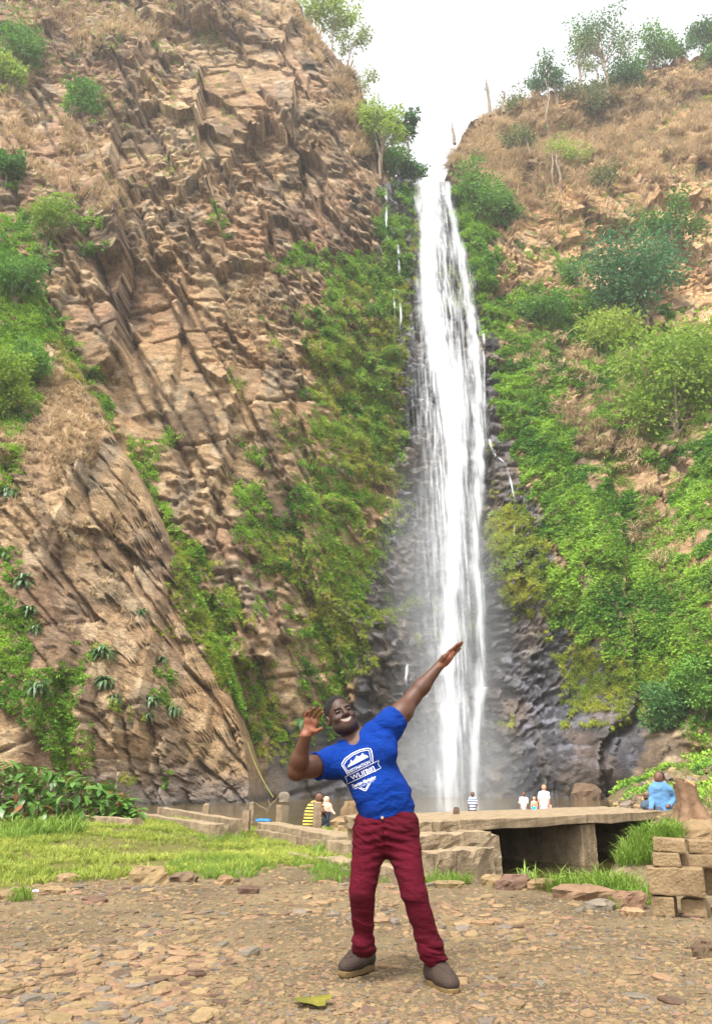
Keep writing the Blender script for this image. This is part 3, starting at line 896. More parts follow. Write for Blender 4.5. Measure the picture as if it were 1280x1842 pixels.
DRY = [([(790, 300), (900, 205), (1100, 160), (1290, 130), (1290, 300), (1130, 330), (1000, 330), (940, 400), (880, 330)], .5), ([(930, 620), (1060, 640), (1130, 760), (1180, 880), (1120, 900), (1000, 740)], .6), ([(940, 330), (1290, 320), (1290, 500), (960, 520)], .15),
       ([(0, 0), (540, 0), (640, 140), (660, 200), (600, 130), (480, 60), (200, 70), (0, 190)], .25), ([(600, 120), (690, 280), (670, 300), (590, 180)], .7), ([(0, 190), (120, 210), (220, 330), (200, 420), (60, 400), (0, 300)], .4), ([(1130, 640), (1160, 640), (1165, 900), (1210, 1040), (1180, 1060), (1130, 850)], .8),
       ([(440, 640), (560, 660), (540, 760), (430, 800)], .2), ([(400, 450), (560, 520), (520, 640), (400, 700)], .12)]
SPUR_IVY = [([(-80, 340), (20, 430), (75, 520), (95, 620), (80, 690), (55, 740), (30, 770), (-80, 780)], 1.0), ([(-60, 960), (15, 1000), (45, 1090), (70, 1200), (140, 1210), (150, 1270), (110, 1390), (20, 1260), (-60, 1290)], .95), ([(0, 780), (40, 830), (30, 900), (-40, 900)], .5),
            ([(140, 1160), (210, 1160), (215, 1270), (170, 1250)], .35), ([(270, 1190), (310, 1200), (300, 1260), (270, 1260)], .5), ([(130, 1300), (160, 1300), (150, 1420), (110, 1400)], .3), ([(290, 1400), (320, 1390), (320, 1425), (290, 1425)], .6), ([(330, 1000), (420, 1130), (470, 1290), (440, 1290), (380, 1160)], .8)]
SPUR_MOSS = [([(300, 980), (360, 1040), (420, 1180), (450, 1300), (400, 1230), (340, 1120), (300, 1080)], .8), ([(210, 1260), (250, 1240), (250, 1400), (215, 1400)], .5), ([(285, 1130), (340, 1120), (370, 1240), (300, 1210)], .3), ([(80, 520), (130, 610), (190, 720), (170, 740), (100, 640)], .8)]
SPUR_DRY = [([(50, 680), (120, 670), (190, 760), (170, 830), (90, 860), (0, 840), (-60, 780), (20, 760)], 1.0), ([(-60, 860), (150, 850), (260, 950), (200, 1000), (60, 980)], .25), ([(90, 590), (190, 740), (160, 760), (90, 660)], .5), ([(0, 900), (300, 1060), (260, 1250), (60, 1150)], .05)]

def grow(V, F, fd, polys, per_m2, seed, gap, upmix, size, blur=26):
    ctr = fd[0]
    px, py = project(ctr)
    dens = np.zeros(len(ctr))
    x, z = ctr[:, 0], ctr[:, 2]
    w3 = blur * .6 * vnoise(x * 1.4, z * 1.4, seed=seed + 2)
    qx = px + blur * fbm(x * .35, z * .35, seed=seed, oct=3) + w3; qy = py + blur * fbm(x * .35 + 40, z * .35, seed=seed + 1, oct=3) - w3
    for i, (poly, w) in enumerate(polys):
        dens = np.maximum(dens, w * inpoly(qx, qy, poly))
    holes = fbm(ctr[:, 0] * .45, ctr[:, 2] * .45, seed=seed + 300, oct=3)
    dens = dens * sstep(gap - .12, gap + .12, holes + .45 * (dens - .5))
    p, n, _ = sample(V, F, fd, dens * per_m2, PLANTRNG)
    rot = align(n, PLANTRNG, upmix)
    return p + n * 0.05, rot, PLANTRNG.uniform(size[0], size[1], len(p)) * np.clip(p[:, 1] / 74, .5, 1.4)

nface = (NZ - 1) * (NX - 1)
Fm = F[:nface]; fdm = face_data(Vf, Fm)
fds = face_data(V2f, F2)
ivy_protos = [clump_mesh('ivy_clump_%d' % i, i, 22, .4, .27, .2, M['ivy']) for i in range(4)]
herb_protos = [clump_mesh('herb_clump_%d' % i, 20 + i, 22, .4, .28, .12, M['herb']) for i in range(3)]
moss_protos = [tuft_mesh('moss_tuft_%d' % i, 40 + i, 22, .55, .05, M['mossgrass'], droop=1.6, spread=.9) for i in range(3)]
dry_protos = [tuft_mesh('dry_tuft_%d' % i, 50 + i, 22, .95, .05, M['drygrass'], droop=1.2, spread=.9) for i in range(3)]

def both(a, b):
    return [np.concatenate([u, v]) for u, v in zip(a, b)]
g1 = both(grow(Vf, Fm, fdm, IVY, 11.0, 500, .03, .25, (.4, 1.3)), grow(V2f, F2, fds, SPUR_IVY, 16.0, 700, -.15, .3, (.6, 1.3)))
tag(scatter('climbing_plants', *g1, ivy_protos, 1), 'dense green climbing plants covering the cliff beside the waterfall', 'climbing plants')
g2 = grow(Vf, Fm, fdm, HERB, 10.0, 550, -.02, .4, (.4, 1.1))
tag(scatter('cliff_herbs', *g2, herb_protos, 2), 'light green leafy herbs dotted over the cliff ledges', 'herbs')
g3 = both(grow(Vf, Fm, fdm, MOSSG, 11.0, 600, -.1, .15, (.6, 1.4)), grow(V2f, F2, fds, SPUR_MOSS, 14.0, 760, -.1, .4, (.6, 1.3)))
tag(scatter('mossy_grass', *g3, moss_protos, 3), 'yellow-green mossy grass hanging on the wet rock', 'moss')
g4 = both(grow(Vf, Fm, fdm, DRY, 5.0, 650, -.05, .6, (.7, 1.8)), grow(V2f, F2, fds, SPUR_DRY, 9.0, 800, -.2, .5, (.5, 1.1)))
tag(scatter('dry_grass', *g4, dry_protos, 4), 'dry straw-coloured grass on the upper cliffs and the rock spur', 'dry grass')
print('PLANTS', len(g1[0]), len(g2[0]), len(g3[0]), len(g4[0]))

# low growth on the rubble slope
SLOPE = [([(1110, 1420), (1150, 1340), (1200, 1300), (1290, 1250), (1290, 1440), (1230, 1452), (1180, 1440)], .45)]
NXG = len(xsg)
gsel = ((VG[FG[:, 0], 0] > 5.5) & (VG[FG[:, 0], 0] < 33) & (VG[FG[:, 0], 1] > 20) & (VG[FG[:, 0], 1] < 60))
fdg = face_data(VG, FG[gsel]); fdg[1][:, :] *= np.sign(fdg[1][:, 2:3] + 1e-9)
g5 = grow(VG, FG[gsel], fdg, SLOPE, 6.0, 860, .0, .5, (.7, 1.5), 14)
tag(scatter('slope_plants', *g5, ivy_protos, 12), 'green weeds overgrowing the rubble slope on the right', 'weeds')
# ------------------------------------------------------------------ trees and bushes that stand out one by one
cs = 4
rr_, cc_ = np.arange(0, NZ, cs), np.arange(0, NX, cs)
Vd = V[np.ix_(rr_, cc_)]
idd = np.arange(len(rr_) * len(cc_)).reshape(len(rr_), len(cc_))
Fd = np.stack([idd[:-1, :-1], idd[:-1, 1:], idd[1:, 1:], idd[1:, :-1]], -1).reshape(-1, 4)
Vd2 = V2[::3, ::3]
id2 = np.arange(Vd2.shape[0] * Vd2.shape[1]).reshape(Vd2.shape[:2])
Fd2 = np.stack([id2[:-1, :-1], id2[:-1, 1:], id2[1:, 1:], id2[1:, :-1]], -1).reshape(-1, 4)
rock_bvh = BVHTree.FromPolygons(Vd.reshape(-1, 3).tolist() + Vd2.reshape(-1, 3).tolist(), Fd.tolist() + (Fd2 + len(Vd.reshape(-1, 3))).tolist())
def on_rock(px, py):
    """the place on the cliffs seen at px, py"""
    d = Vector(P(px, py, 1.0)) - Vector((0, 0, CAM_Z))
    h = rock_bvh.ray_cast(Vector((0, 0, CAM_Z)), d.normalized())
    return (np.array(h[0]), np.array(h[1])) if h[0] is not None else (P(px, py, 90.0), np.array((0, -1, 0)))
def px_size(p):
    """photograph pixels per metre at p"""
    return FPX / (p[1] * CP + (p[2] - CAM_Z) * SP)

LEAF = {'bright': leaf_mat('tree_leaves_bright', lin(104, 142, 44), lin(164, 180, 78), trans=.45), 'mid': leaf_mat('tree_leaves_mid', lin(66, 112, 42), lin(116, 156, 64)),
        'dark': leaf_mat('tree_leaves_dark', lin(52, 92, 48), lin(92, 132, 72)), 'blue': leaf_mat('tree_leaves_bluegreen', lin(58, 104, 62), lin(104, 146, 94)),
        'pale': leaf_mat('tree_leaves_pale', lin(118, 138, 82), lin(158, 168, 112), trans=.45), 'scrub': M['scrub'], 'dry': M['drygrass']}

def tree(name, label, group, base, H, Wd, leaf='mid', seed=0, trunk_h=.45, n_limbs=7, cards=1400, card=.42, lean=(0, 0), bare=False, trunk_r=None, cat='tree', flat=.75, stems=1, low=.45):
    if trunk_h < .45: low = .12
    r = random.Random(seed)
    base = Vector(base)
    root = tag(empty(name, base), label, cat, group)
    mb = MB(); tips = []
    R = trunk_r or max(.05, H * .014)
    for st in range(stems):
        sp = Vector((r.uniform(-1, 1), r.uniform(-1, 1), 0)) * (.12 * Wd if stems > 1 else 0)
        top = Vector((lean[0] * H, lean[1] * H, H * (trunk_h if not bare else .95))) + sp * 1.6
        pts = [sp * .3, top * .35 + Vector((r.uniform(-.04, .04) * H, 0, 0)), top * .7 + Vector((r.uniform(-.04, .04) * H, 0, 0)), top]
        pts[0].z = -H * .03 - .2
        mb.tube(pts, [R, R * .8, R * .6, R * .38 if not bare else R * .15], 6)
        for i in range(n_limbs):
            f = r.uniform(low, 1.0)
            s = pts[1].lerp(pts[3], (f - .35) / .65) if f > .35 else pts[0].lerp(pts[1], f / .35)
            a = r.uniform(0, 2 * math.pi)
            hh = H * (1 if not bare else .9)
            e = Vector((math.cos(a) * Wd * .5 * r.uniform(.3, .95), math.sin(a) * Wd * .45 * r.uniform(.3, .9), s.z + (hh - s.z) * r.uniform(.25 if low > .3 else 0, .92))) + Vector((top.x, top.y, 0))
            if bare: e = s + (e - s) * .6
            m_ = s.lerp(e, .5) + Vector((0, 0, -.06 * (e - s).length + r.uniform(-.05, .05) * H))
            mb.tube([s, m_, e], [R * .42, R * .28, R * .08], 5)
            tips.append(e); tips.append(m_.lerp(e, .5))
            for j in range(2):
                e2 = m_.lerp(e, r.uniform(.2, .8)); q = e2 + rvec(r) * Wd * .22 + Vector((0, 0, .06 * H))
                mb.tube([e2, q], [R * .16, R * .05], 4)
                tips.append(q)
    mb.obj('trunk', M['bark'], None).parent = root
    if not bare:
        lb = MB()
        cw = Wd * (.12 if low > .3 else .19)
        cards = int(cards * 1.5)
        for i in range(cards):
            c = tips[r.randrange(len(tips))]
            v = rvec(r); v.z *= flat
            p = c + v * cw * r.uniform(.75, 1.5)
            d = (v.normalized() + Vector((0, 0, -.25)) + rvec(r) * .7).normalized()
            leaf_quads(lb, p, d, rvec(r).normalized(), card * r.uniform(.6, 1.3), card * r.uniform(.45, .8))
        o = link('crown', make_mesh('crown', np.array(lb.v), lb.f, LEAF[leaf]), root)
    return root

def tree_at(px, pb, pt, wpx, name, label, group, **kw):
    p, n = on_rock(px, pb)
    s = px_size(p)
    # a height seen from below shows a little shortened
    H = (pb - pt) / s * 1.18
    return tree(name, label, group, p, H, wpx / s, **kw)

SKY_R, SKY_L, FACE_R, FACE_L, BARE = 'trees on the right-hand skyline', 'trees on the ridge left of the falls', 'bushes on the right-hand cliff', 'bushes on the left-hand rock', 'bare pale trunks on the right-hand hill'
T = tree_at
T(1092, 182, 4, 130, 'skyline_tree', 'tallest feathery tree on the right skyline, open crown', SKY_R, leaf='dark', seed=1, trunk_h=.78, n_limbs=16, cards=1500, card=.5, flat=.35)
T(1055, 190, 40, 80, 'skyline_tree', 'slender pale-leaved tree left of the tallest skyline tree', SKY_R, leaf='pale', seed=2, trunk_h=.75, n_limbs=8, cards=420, card=.45, flat=.35)
T(1003, 185, 108, 78, 'skyline_tree', 'two-stemmed tree at the left end of the right-hand skyline trees', SKY_R, leaf='dark', seed=3, trunk_h=.6, n_limbs=8, cards=800, card=.5, stems=2, flat=.6)
T(972, 192, 120, 46, 'skyline_tree', 'small thin tree leaning at the left edge of the skyline grove', SKY_R, leaf='blue', seed=4, trunk_h=.6, n_limbs=6, cards=420, card=.45)
T(1172, 150, 62, 100, 'skyline_tree', 'dense round-crowned tree right of the tallest skyline tree', SKY_R, leaf='mid', seed=5, trunk_h=.5, n_limbs=14, cards=1700, card=.5)
T(1122, 165, 110, 80, 'skyline_bush', 'low dark bush under the tallest skyline tree', SKY_R, leaf='dark', seed=6, trunk_h=.3, n_limbs=9, cards=1500, card=.5, cat='bush')
T(1133, 155, 40, 44, 'skyline_tree', 'thin leafless-topped tree between the tallest and the round skyline trees', SKY_R, leaf='pale', seed=7, trunk_h=.8, n_limbs=6, cards=120, card=.4)
T(1238, 122, 62, 60, 'skyline_tree', 'tree with flat spreading top near the right picture edge', SKY_R, leaf='dark', seed=8, trunk_h=.7, n_limbs=7, cards=500, card=.5, flat=.35)
T(1272, 118, 22, 76, 'skyline_tree', 'leaning dark tree at the far right edge of the skyline', SKY_R, leaf='dark', seed=9, trunk_h=.62, n_limbs=10, cards=1300, card=.5, lean=(.12, 0))
T(1278, 125, 75, 70, 'skyline_bush', 'rounded light green bush under the far right skyline tree', SKY_R, leaf='mid', seed=10, trunk_h=.3, n_limbs=8, cards=1200, card=.5, cat='bush')
T(1040, 195, 150, 80, 'skyline_bush', 'grey-green scrub bush below the left skyline trees', SKY_R, leaf='scrub', seed=11, trunk_h=.3, n_limbs=8, cards=1000, card=.5, cat='bush')
T(930, 205, 178, 60, 'skyline_bush', 'low scrub on the skyline beside the two bare saplings', SKY_R, leaf='scrub', seed=12, trunk_h=.3, n_limbs=8, cards=700, card=.45, cat='bush')
for (px, pb, pt, w, lab, sd) in [(881, 205, 130, 26, 'taller of the two bare saplings on the right skyline', 21), (905, 200, 158, 26, 'shorter bare sapling on the right skyline', 22), (951, 312, 215, 30, 'forked pale trunk standing on the dry slope', 23), (987, 245, 128, 14, 'tall straight bare trunk left of the skyline grove', 24),
                              (1082, 186, 112, 16, 'curved white trunk below the tallest skyline tree', 25), (996, 345, 262, 12, 'left one of a pair of thin white trunks mid-slope', 26), (1006, 342, 262, 12, 'right one of a pair of thin white trunks mid-slope', 27), (817, 256, 216, 16, 'small dead sapling just right of the falls notch', 28),
                              (1110, 200, 150, 12, 'short pale trunk under the round-crowned skyline tree', 29), (1102, 415, 345, 22, 'thin dead tree on the orange rock face', 30)]:
    T(px, pb, pt, w, 'bare_trunk', lab, BARE, seed=sd, bare=True, n_limbs=4 if w > 20 else 2, trunk_r=.24 if w < 26 else .26, lean=(random.Random(sd).uniform(-.06, .06), 0))
T(598, 92, -18, 105, 'ridge_tree', 'bright green spreading tree at the top of the left ridge', SKY_L, leaf='bright', seed=31, trunk_h=.6, n_limbs=10, cards=1100, card=.5)
T(556, 45, -30, 90, 'ridge_tree', 'bright tree cut by the top edge, leftmost on the ridge', SKY_L, leaf='bright', seed=32, trunk_h=.5, n_limbs=8, cards=900, card=.5)
T(622, 120, 38, 66, 'ridge_tree', 'thin-crowned tree leaning out over the ridge edge', SKY_L, leaf='pale', seed=33, trunk_h=.6, n_limbs=8, cards=380, card=.45, lean=(.12, 0))
T(650, 178, 120, 54, 'ridge_tree', 'small sparse tree halfway down the ridge edge', SKY_L, leaf='pale', seed=34, trunk_h=.6, n_limbs=6, cards=230, card=.4, lean=(.1, 0))
T(682, 318, 168, 84, 'ridge_tree', 'tall light green tree beside the falls notch', SKY_L, leaf='bright', seed=35, trunk_h=.5, n_limbs=12, cards=1300, card=.5, stems=2)
T(706, 322, 250, 84, 'ridge_bush', 'dark bush at the left lip of the waterfall', SKY_L, leaf='mid', seed=36, trunk_h=.3, n_limbs=9, cards=1300, card=.5, cat='bush')
T(733, 322, 205, 52, 'ridge_tree', 'dark large-leaved tree standing out against the sky by the falls', SKY_L, leaf='dark', seed=37, trunk_h=.75, n_limbs=7, cards=420, card=.7)
T(742, 326, 282, 56, 'ridge_bush', 'rounded dark green bush overhanging the falls lip', SKY_L, leaf='dark', seed=38, trunk_h=.3, n_limbs=9, cards=1000, card=.45, cat='bush')
T(708, 322, 205, 90, 'ridge_tree', 'wispy grey leafless-looking tree behind the notch bushes', SKY_L, leaf='pale', seed=39, trunk_h=.6, n_limbs=12, cards=160, card=.4)
T(872, 405, 298, 100, 'cliff_bush', 'dark glossy bush right of the top of the falls', FACE_R, leaf='mid', seed=51, trunk_h=.4, n_limbs=11, cards=1700, card=.5, cat='bush')
T(914, 405, 355, 50, 'cliff_bush', 'small round bush next to the dark glossy one', FACE_R, leaf='mid', seed=52, trunk_h=.4, n_limbs=7, cards=650, card=.45, cat='bush')
T(1165, 582, 425, 185, 'cliff_tree', 'big blue-green domed tree on the right cliff', FACE_R, leaf='blue', seed=53, trunk_h=.35, n_limbs=18, cards=4200, card=.5)
T(1208, 470, 368, 130, 'cliff_tree', 'flat-topped green tree above the blue-green domed one', FACE_R, leaf='mid', seed=54, trunk_h=.55, n_limbs=12, cards=1500, card=.45, flat=.4)
T(1222, 790, 575, 180, 'cliff_tree', 'tall bright green tree at the right edge below the domed one', FACE_R, leaf='bright', seed=55, trunk_h=.3, n_limbs=18, cards=3800, card=.5)
T(1092, 640, 552, 125, 'cliff_bush', 'yellow-green bush left of the tall bright tree', FACE_R, leaf='bright', seed=56, trunk_h=.35, n_limbs=11, cards=1700, card=.45, cat='bush')
T(1015, 515, 462, 66, 'cliff_bush', 'bush beside the dark hollow in the orange rock', FACE_R, leaf='mid', seed=57, trunk_h=.4, n_limbs=8, cards=800, card=.45, cat='bush')
T(985, 600, 540, 90, 'cliff_bush', 'loose green bush on the ridge edge right of the falls', FACE_R, leaf='mid', seed=58, trunk_h=.35, n_limbs=9, cards=1100, card=.45, cat='bush')
T(1037, 1105, 1068, 44, 'cliff_bush', 'small ball-shaped bush above the wet wall', FACE_R, leaf='bright', seed=59, trunk_h=.35, n_limbs=8, cards=900, card=.28, cat='bush')
T(1200, 1315, 1235, 80, 'cliff_bush', 'dark bush at the foot of the right-hand slope', FACE_R, leaf='dark', seed=60, trunk_h=.3, n_limbs=9, cards=1600, card=.3, cat='bush')
T(1265, 1290, 1205, 90, 'cliff_bush', 'bright bush at the right edge above the rubble', FACE_R, leaf='mid', seed=61, trunk_h=.3, n_limbs=9, cards=1600, card=.3, cat='bush')
T(1080, 345, 300, 60, 'cliff_bush', 'grey scrub bush on the dry right-hand slope', FACE_R, leaf='scrub', seed=62, trunk_h=.35, n_limbs=8, cards=600, card=.45, cat='bush')
T(1085, 200, 140, 70, 'cliff_bush', 'scrub under the curved white trunk', FACE_R, leaf='scrub', seed=63, trunk_h=.35, n_limbs=8, cards=600, card=.5, cat='bush')
T(930, 275, 225, 70, 'cliff_bush', 'dull green shrub left of the forked pale trunk', FACE_R, leaf='scrub', seed=64, trunk_h=.35, n_limbs=8, cards=700, card=.45, cat='bush')
T(1020, 305, 255, 80, 'cliff_bush', 'light green shrub beside the pair of thin white trunks', FACE_R, leaf='bright', seed=65, trunk_h=.35, n_limbs=8, cards=700, card=.45, cat='bush')
T(35, 118, 32, 90, 'cliff_bush', 'soft green bush near the top left corner', FACE_L, leaf='mid', seed=71, trunk_h=.3, n_limbs=9, cards=1100, card=.45, cat='bush')
T(12, 165, 92, 60, 'cliff_bush', 'light bush at the left edge under the corner bush', FACE_L, leaf='bright', seed=72, trunk_h=.3, n_limbs=8, cards=800, card=.45, cat='bush')
T(8, 345, 262, 56, 'cliff_tree', 'small dark tree cut by the left picture edge', FACE_L, leaf='mid', seed=73, trunk_h=.5, n_limbs=8, cards=800, card=.4)
T(85, 445, 352, 80, 'cliff_bush', 'bright shrub on the left cliff ledge', FACE_L, leaf='bright', seed=74, trunk_h=.35, n_limbs=9, cards=900, card=.35, cat='bush')
T(150, 205, 155, 80, 'cliff_bush', 'spreading green shrub high on the left cliff', FACE_L, leaf='mid', seed=75, trunk_h=.35, n_limbs=9, cards=800, card=.4, cat='bush')
T(10, 755, 640, 80, 'cliff_bush', 'bright feathery bush on the shoulder of the rock spur', FACE_L, leaf='bright', seed=76, trunk_h=.35, n_limbs=11, cards=2200, card=.28, cat='bush')
T(45, 700, 590, 80, 'cliff_bush', 'dark bush behind the feathery bush on the spur', FACE_L, leaf='mid', seed=77, trunk_h=.35, n_limbs=11, cards=2000, card=.28, cat='bush')
T(20, 560, 440, 90, 'cliff_bush', 'leafy bush at the top of the rock spur', FACE_L, leaf='mid', seed=78, trunk_h=.35, n_limbs=11, cards=2000, card=.3, cat='bush')
T(165, 100, 20, 40, 'bare_trunk', 'white leafless shrub near the top of the left cliff', 'bare stems on the left cliff', seed=79, bare=True, n_limbs=8, trunk_r=.1)
T(245, 95, 45, 30, 'bare_trunk', 'small white dead sapling on the upper left cliff', 'bare stems on the left cliff', seed=80, bare=True, n_limbs=6, trunk_r=.09)
T(480, 38, -25, 20, 'bare_trunk', 'pale upright trunk cut by the top edge', 'bare stems on the left cliff', seed=81, bare=True, n_limbs=3, trunk_r=.14)

# ------------------------------------------------------------------ drooping strap-leaved rosettes on the rock
M['strap'] = leaf_mat('strap_leaves', lin(44, 80, 36), lin(104, 134, 84), rough=.4, spec=.5)
def rosette(label, px, py, wpx, seed, n=34):
    p, nr = on_rock(px, py)
    s = px_size(p); R = wpx / s * .62
    r = random.Random(seed)
    root = tag(empty('strap_leaf_plant', p - np.array((0, .05, 0))), label, 'plant', 'strap-leaved plants on the rock')
    for i in range(n):
        mb = MB()
        a = r.uniform(-math.pi, 0) if r.random() < .8 else r.uniform(0, math.pi)
        o = Vector((math.cos(a), math.sin(a) * .9, 0)); sd = Vector((-o.y, o.x, 0))
        L = R * r.uniform(.7, 1.15); el = r.uniform(.1, 1.2); w = L * .085
        q = Vector((0, 0, 0)); pts = [q]
        for k in range(4):
            ang = el - k * r.uniform(.5, .75)
            q = q + (o * math.cos(ang) + Vector((0, 0, math.sin(ang)))) * L / 4
            pts.append(q)
        ws = [.6, 1, 1, .75, .05]
        for k in range(5):
            mb.v += [tuple(pts[k] - sd * w * ws[k]), tuple(pts[k] + sd * w * ws[k])]
        mb.f = [[2 * k, 2 * k + 1, 2 * k + 3, 2 * k + 2] for k in range(4)]
        link('leaf', make_mesh('leaf', np.array(mb.v), mb.f, M['strap']), root)
for i, (px, py, w, lab) in enumerate([(185, 1178, 74, 'largest drooping strap-leaved plant, on the middle of the spur'), (188, 1228, 54, 'strap-leaved plant hanging below the largest one'), (206, 1258, 42, 'lowest strap-leaved plant under the largest one'),
        (46, 1048, 58, 'strap-leaved plant at the left, highest above the creeper'), (54, 1100, 46, 'strap-leaved plant just under the highest left one'), (66, 1135, 42, 'third strap-leaved plant down on the left'), (14, 890, 56, 'strap-leaved plant at the left edge on bare rock'),
        (10, 1000, 46, 'strap-leaved plant at the left edge above the creeper'), (272, 1262, 48, 'strap-leaved plant with upright leaves right of the spur middle'), (266, 1290, 40, 'strap-leaved plant hanging lowest right of the spur middle'), (312, 1278, 46, 'loose strap-leaved plant nearest the pool end of the spur'),
        (255, 1102, 38, 'small strap-leaved plant high in a crack of the spur'), (545, 1302, 74, 'strap-leaved plant on the dark rock behind the raised hand'), (292, 1190, 34, 'small strap-leaved plant beside a lilac-flowered patch'), (70, 1240, 60, 'strap-leaved plant inside the creeper on the left'), (1232, 1268, 46, 'strap-leaved plant at the foot of the right-hand cliff')]):
    rosette(lab, px, py, w, 900 + i)

# dead vine hanging from the right-hand bushes
def dead_vine():
    p, n = on_rock(1138, 650); s = px_size(p); r = random.Random(5)
    root = tag(empty('dead_vine', p), 'bleached curtain of dead vines hanging on the right cliff', 'vine')
    for i in range(120):
        x0 = r.gauss(0, 16) / s
        L = r.uniform(60, 215) / s
        pts = []
        for k in range(6):
            f = k / 5
            pts.append((x0 * (1 - .75 * f) + r.uniform(-2, 2) / s + 8 / s * f, -1.2 - 1.2 * math.sin(f * 2) - f * 1.8 * L / (200 / s) + r.uniform(-.15, .15), -L * f + (1 - f) * r.uniform(-8, 20) / s))
        mb = MB(); mb.tube(pts, [.05, .045, .04, .04, .03, .02], 3, cap=False)
        if i == 0: acc = mb
        else: acc.add(mb.v, mb.f)
    o = link('stems', make_mesh('stems', np.array(acc.v), acc.f, M['drygrass']), root)
    o['kind'] = 'stuff'
dead_vine()
# ================================================================== the waterfall
def falls_mat(name, dens, sx, sy, lo, hi, soft_edge=True):
    m, nt, b = new_mat(name)
    uv = N(nt, 'ShaderNodeUVMap')
    mp = N(nt, 'ShaderNodeMapping'); mp.inputs['Scale'].default_value = (sx, sy, 1)
    nt.links.new(uv.outputs[0], mp.inputs['Vector'])
    n1 = N(nt, 'ShaderNodeTexNoise'); n1.inputs['Scale'].default_value = 1; n1.inputs['Detail'].default_value = 6; n1.inputs['Roughness'].default_value = .55; n1.inputs['Distortion'].default_value = .25
    nt.links.new(mp.outputs[0], n1.inputs['Vector'])
    mr = N(nt, 'ShaderNodeMapRange', interpolation_type='SMOOTHSTEP')
    mr.inputs['From Min'].default_value = lo; mr.inputs['From Max'].default_value = hi; mr.inputs['To Max'].default_value = dens
    nt.links.new(n1.outputs['Fac'], mr.inputs['Value'])
    n2 = N(nt, 'ShaderNodeTexNoise'); n2.inputs['Scale'].default_value = 1.0; n2.inputs['Detail'].default_value = 3
    mp2 = N(nt, 'ShaderNodeMapping'); mp2.inputs['Scale'].default_value = (2.4, 4.5, 1); mp2.inputs['Location'].default_value = (3, 7, 0)
    nt.links.new(uv.outputs[0], mp2.inputs['Vector']); nt.links.new(mp2.outputs[0], n2.inputs['Vector'])
    mr2 = N(nt, 'ShaderNodeMapRange'); mr2.inputs['From Min'].default_value = .3; mr2.inputs['From Max'].default_value = .7; mr2.inputs['To Min'].default_value = .45; mr2.inputs['To Max'].default_value = 1.35
    nt.links.new(n2.outputs['Fac'], mr2.inputs['Value'])
    mm = N(nt, 'ShaderNodeMath', operation='MULTIPLY'); nt.links.new(mr.outputs[0], mm.inputs[0]); nt.links.new(mr2.outputs[0], mm.inputs[1])
    at = N(nt, 'ShaderNodeAttribute', attribute_name='body')
    mu = N(nt, 'ShaderNodeMath', operation='MULTIPLY'); mu.use_clamp = True
    nt.links.new(mm.outputs[0], mu.inputs[0]); nt.links.new(at.outputs['Fac'], mu.inputs[1])
    df = N(nt, 'ShaderNodeBsdfDiffuse'); df.inputs['Color'].default_value = (.88, .9, .93, 1)
    tl = N(nt, 'ShaderNodeBsdfTranslucent'); tl.inputs['Color'].default_value = (.88, .9, .93, 1)
    mx = N(nt, 'ShaderNodeMixShader'); mx.inputs[0].default_value = .35
    nt.links.new(df.outputs[0], mx.inputs[1]); nt.links.new(tl.outputs[0], mx.inputs[2])
    tr = N(nt, 'ShaderNodeBsdfTransparent')
    m2 = N(nt, 'ShaderNodeMixShader')
    nt.links.new(mu.outputs[0], m2.inputs[0]); nt.links.new(tr.outputs[0], m2.inputs[1]); nt.links.new(mx.outputs[0], m2.inputs[2])
    nt.links.new(m2.outputs[0], nt.nodes['Material Output'].inputs['Surface'])
    return m
M['fall_core'] = falls_mat('falling_water', 1.0, 6, 3.2, .22, .66)
M['fall_veil'] = falls_mat('water_veil', .7, 9, 4.0, .40, .78)
M['fall_thread'] = falls_mat('water_threads', .75, 6, 7.0, .42, .66)

def fall_Y(px, py):
    p, n = on_rock(px, py)
    return p[1]

def ribbon(path, mat, gap, nu=9, nv=120, bulge=.5, body=1.0, seed=0, fade_top=0.0, fade_bot=0.0):
    """a curved sheet of water. path: (py, left px, right px); gap: metres in front of the rock"""
    py = np.linspace(path[0][0], path[-1][0], nv)
    l = np.interp(py, [p[0] for p in path], [p[1] for p in path]); r = np.interp(py, [p[0] for p in path], [p[2] for p in path])
    wj = np.clip((r - l) * .16, 1, 9)
    l = l + wj * (vnoise(py * .022, py * 0, seed=seed) + .6 * vnoise(py * .09, py * 0, seed=seed + 50)); r = r + wj * (vnoise(py * .022, py * 0 + 9, seed=seed + 1) + .6 * vnoise(py * .09, py * 0 + 9, seed=seed + 51))
    Yr = np.array([min(fall_Y(a, y), fall_Y(.5 * (a + b), y), fall_Y(b, y)) for a, b, y in zip(l, r, py)])
    # water leaves the ledges and falls clear of the rock: smooth running minimum
    k = 9
    Ys = np.array([Yr[max(0, i - k):i + k + 1].min() for i in range(nv)])
    Ys = np.convolve(np.pad(Ys, 8, 'edge'), np.ones(17) / 17, 'valid')
    V, U, B = [], [], []
    for j in range(nv):
        for i in range(nu):
            f = i / (nu - 1)
            V.append(P(l[j] + (r[j] - l[j]) * f, py[j], Ys[j] - gap - bulge * (1 - (2 * f - 1) ** 2)))
            U.append((V[-1][0] * .35 + seed * 3.3, V[-1][2] * .05))
            e = 2 * min(f, 1 - f); e = e * e * (3 - 2 * e)
            s = j / (nv - 1)
            b_ = e * body
            if fade_top: b_ *= min(1, s / fade_top)
            if fade_bot: b_ *= min(1, (1 - s) / fade_bot)
            B.append(b_)
    F = [[j * nu + i, j * nu + i + 1, (j + 1) * nu + i + 1, (j + 1) * nu + i] for j in range(nv - 1) for i in range(nu - 1)]
    return V, F, U, B

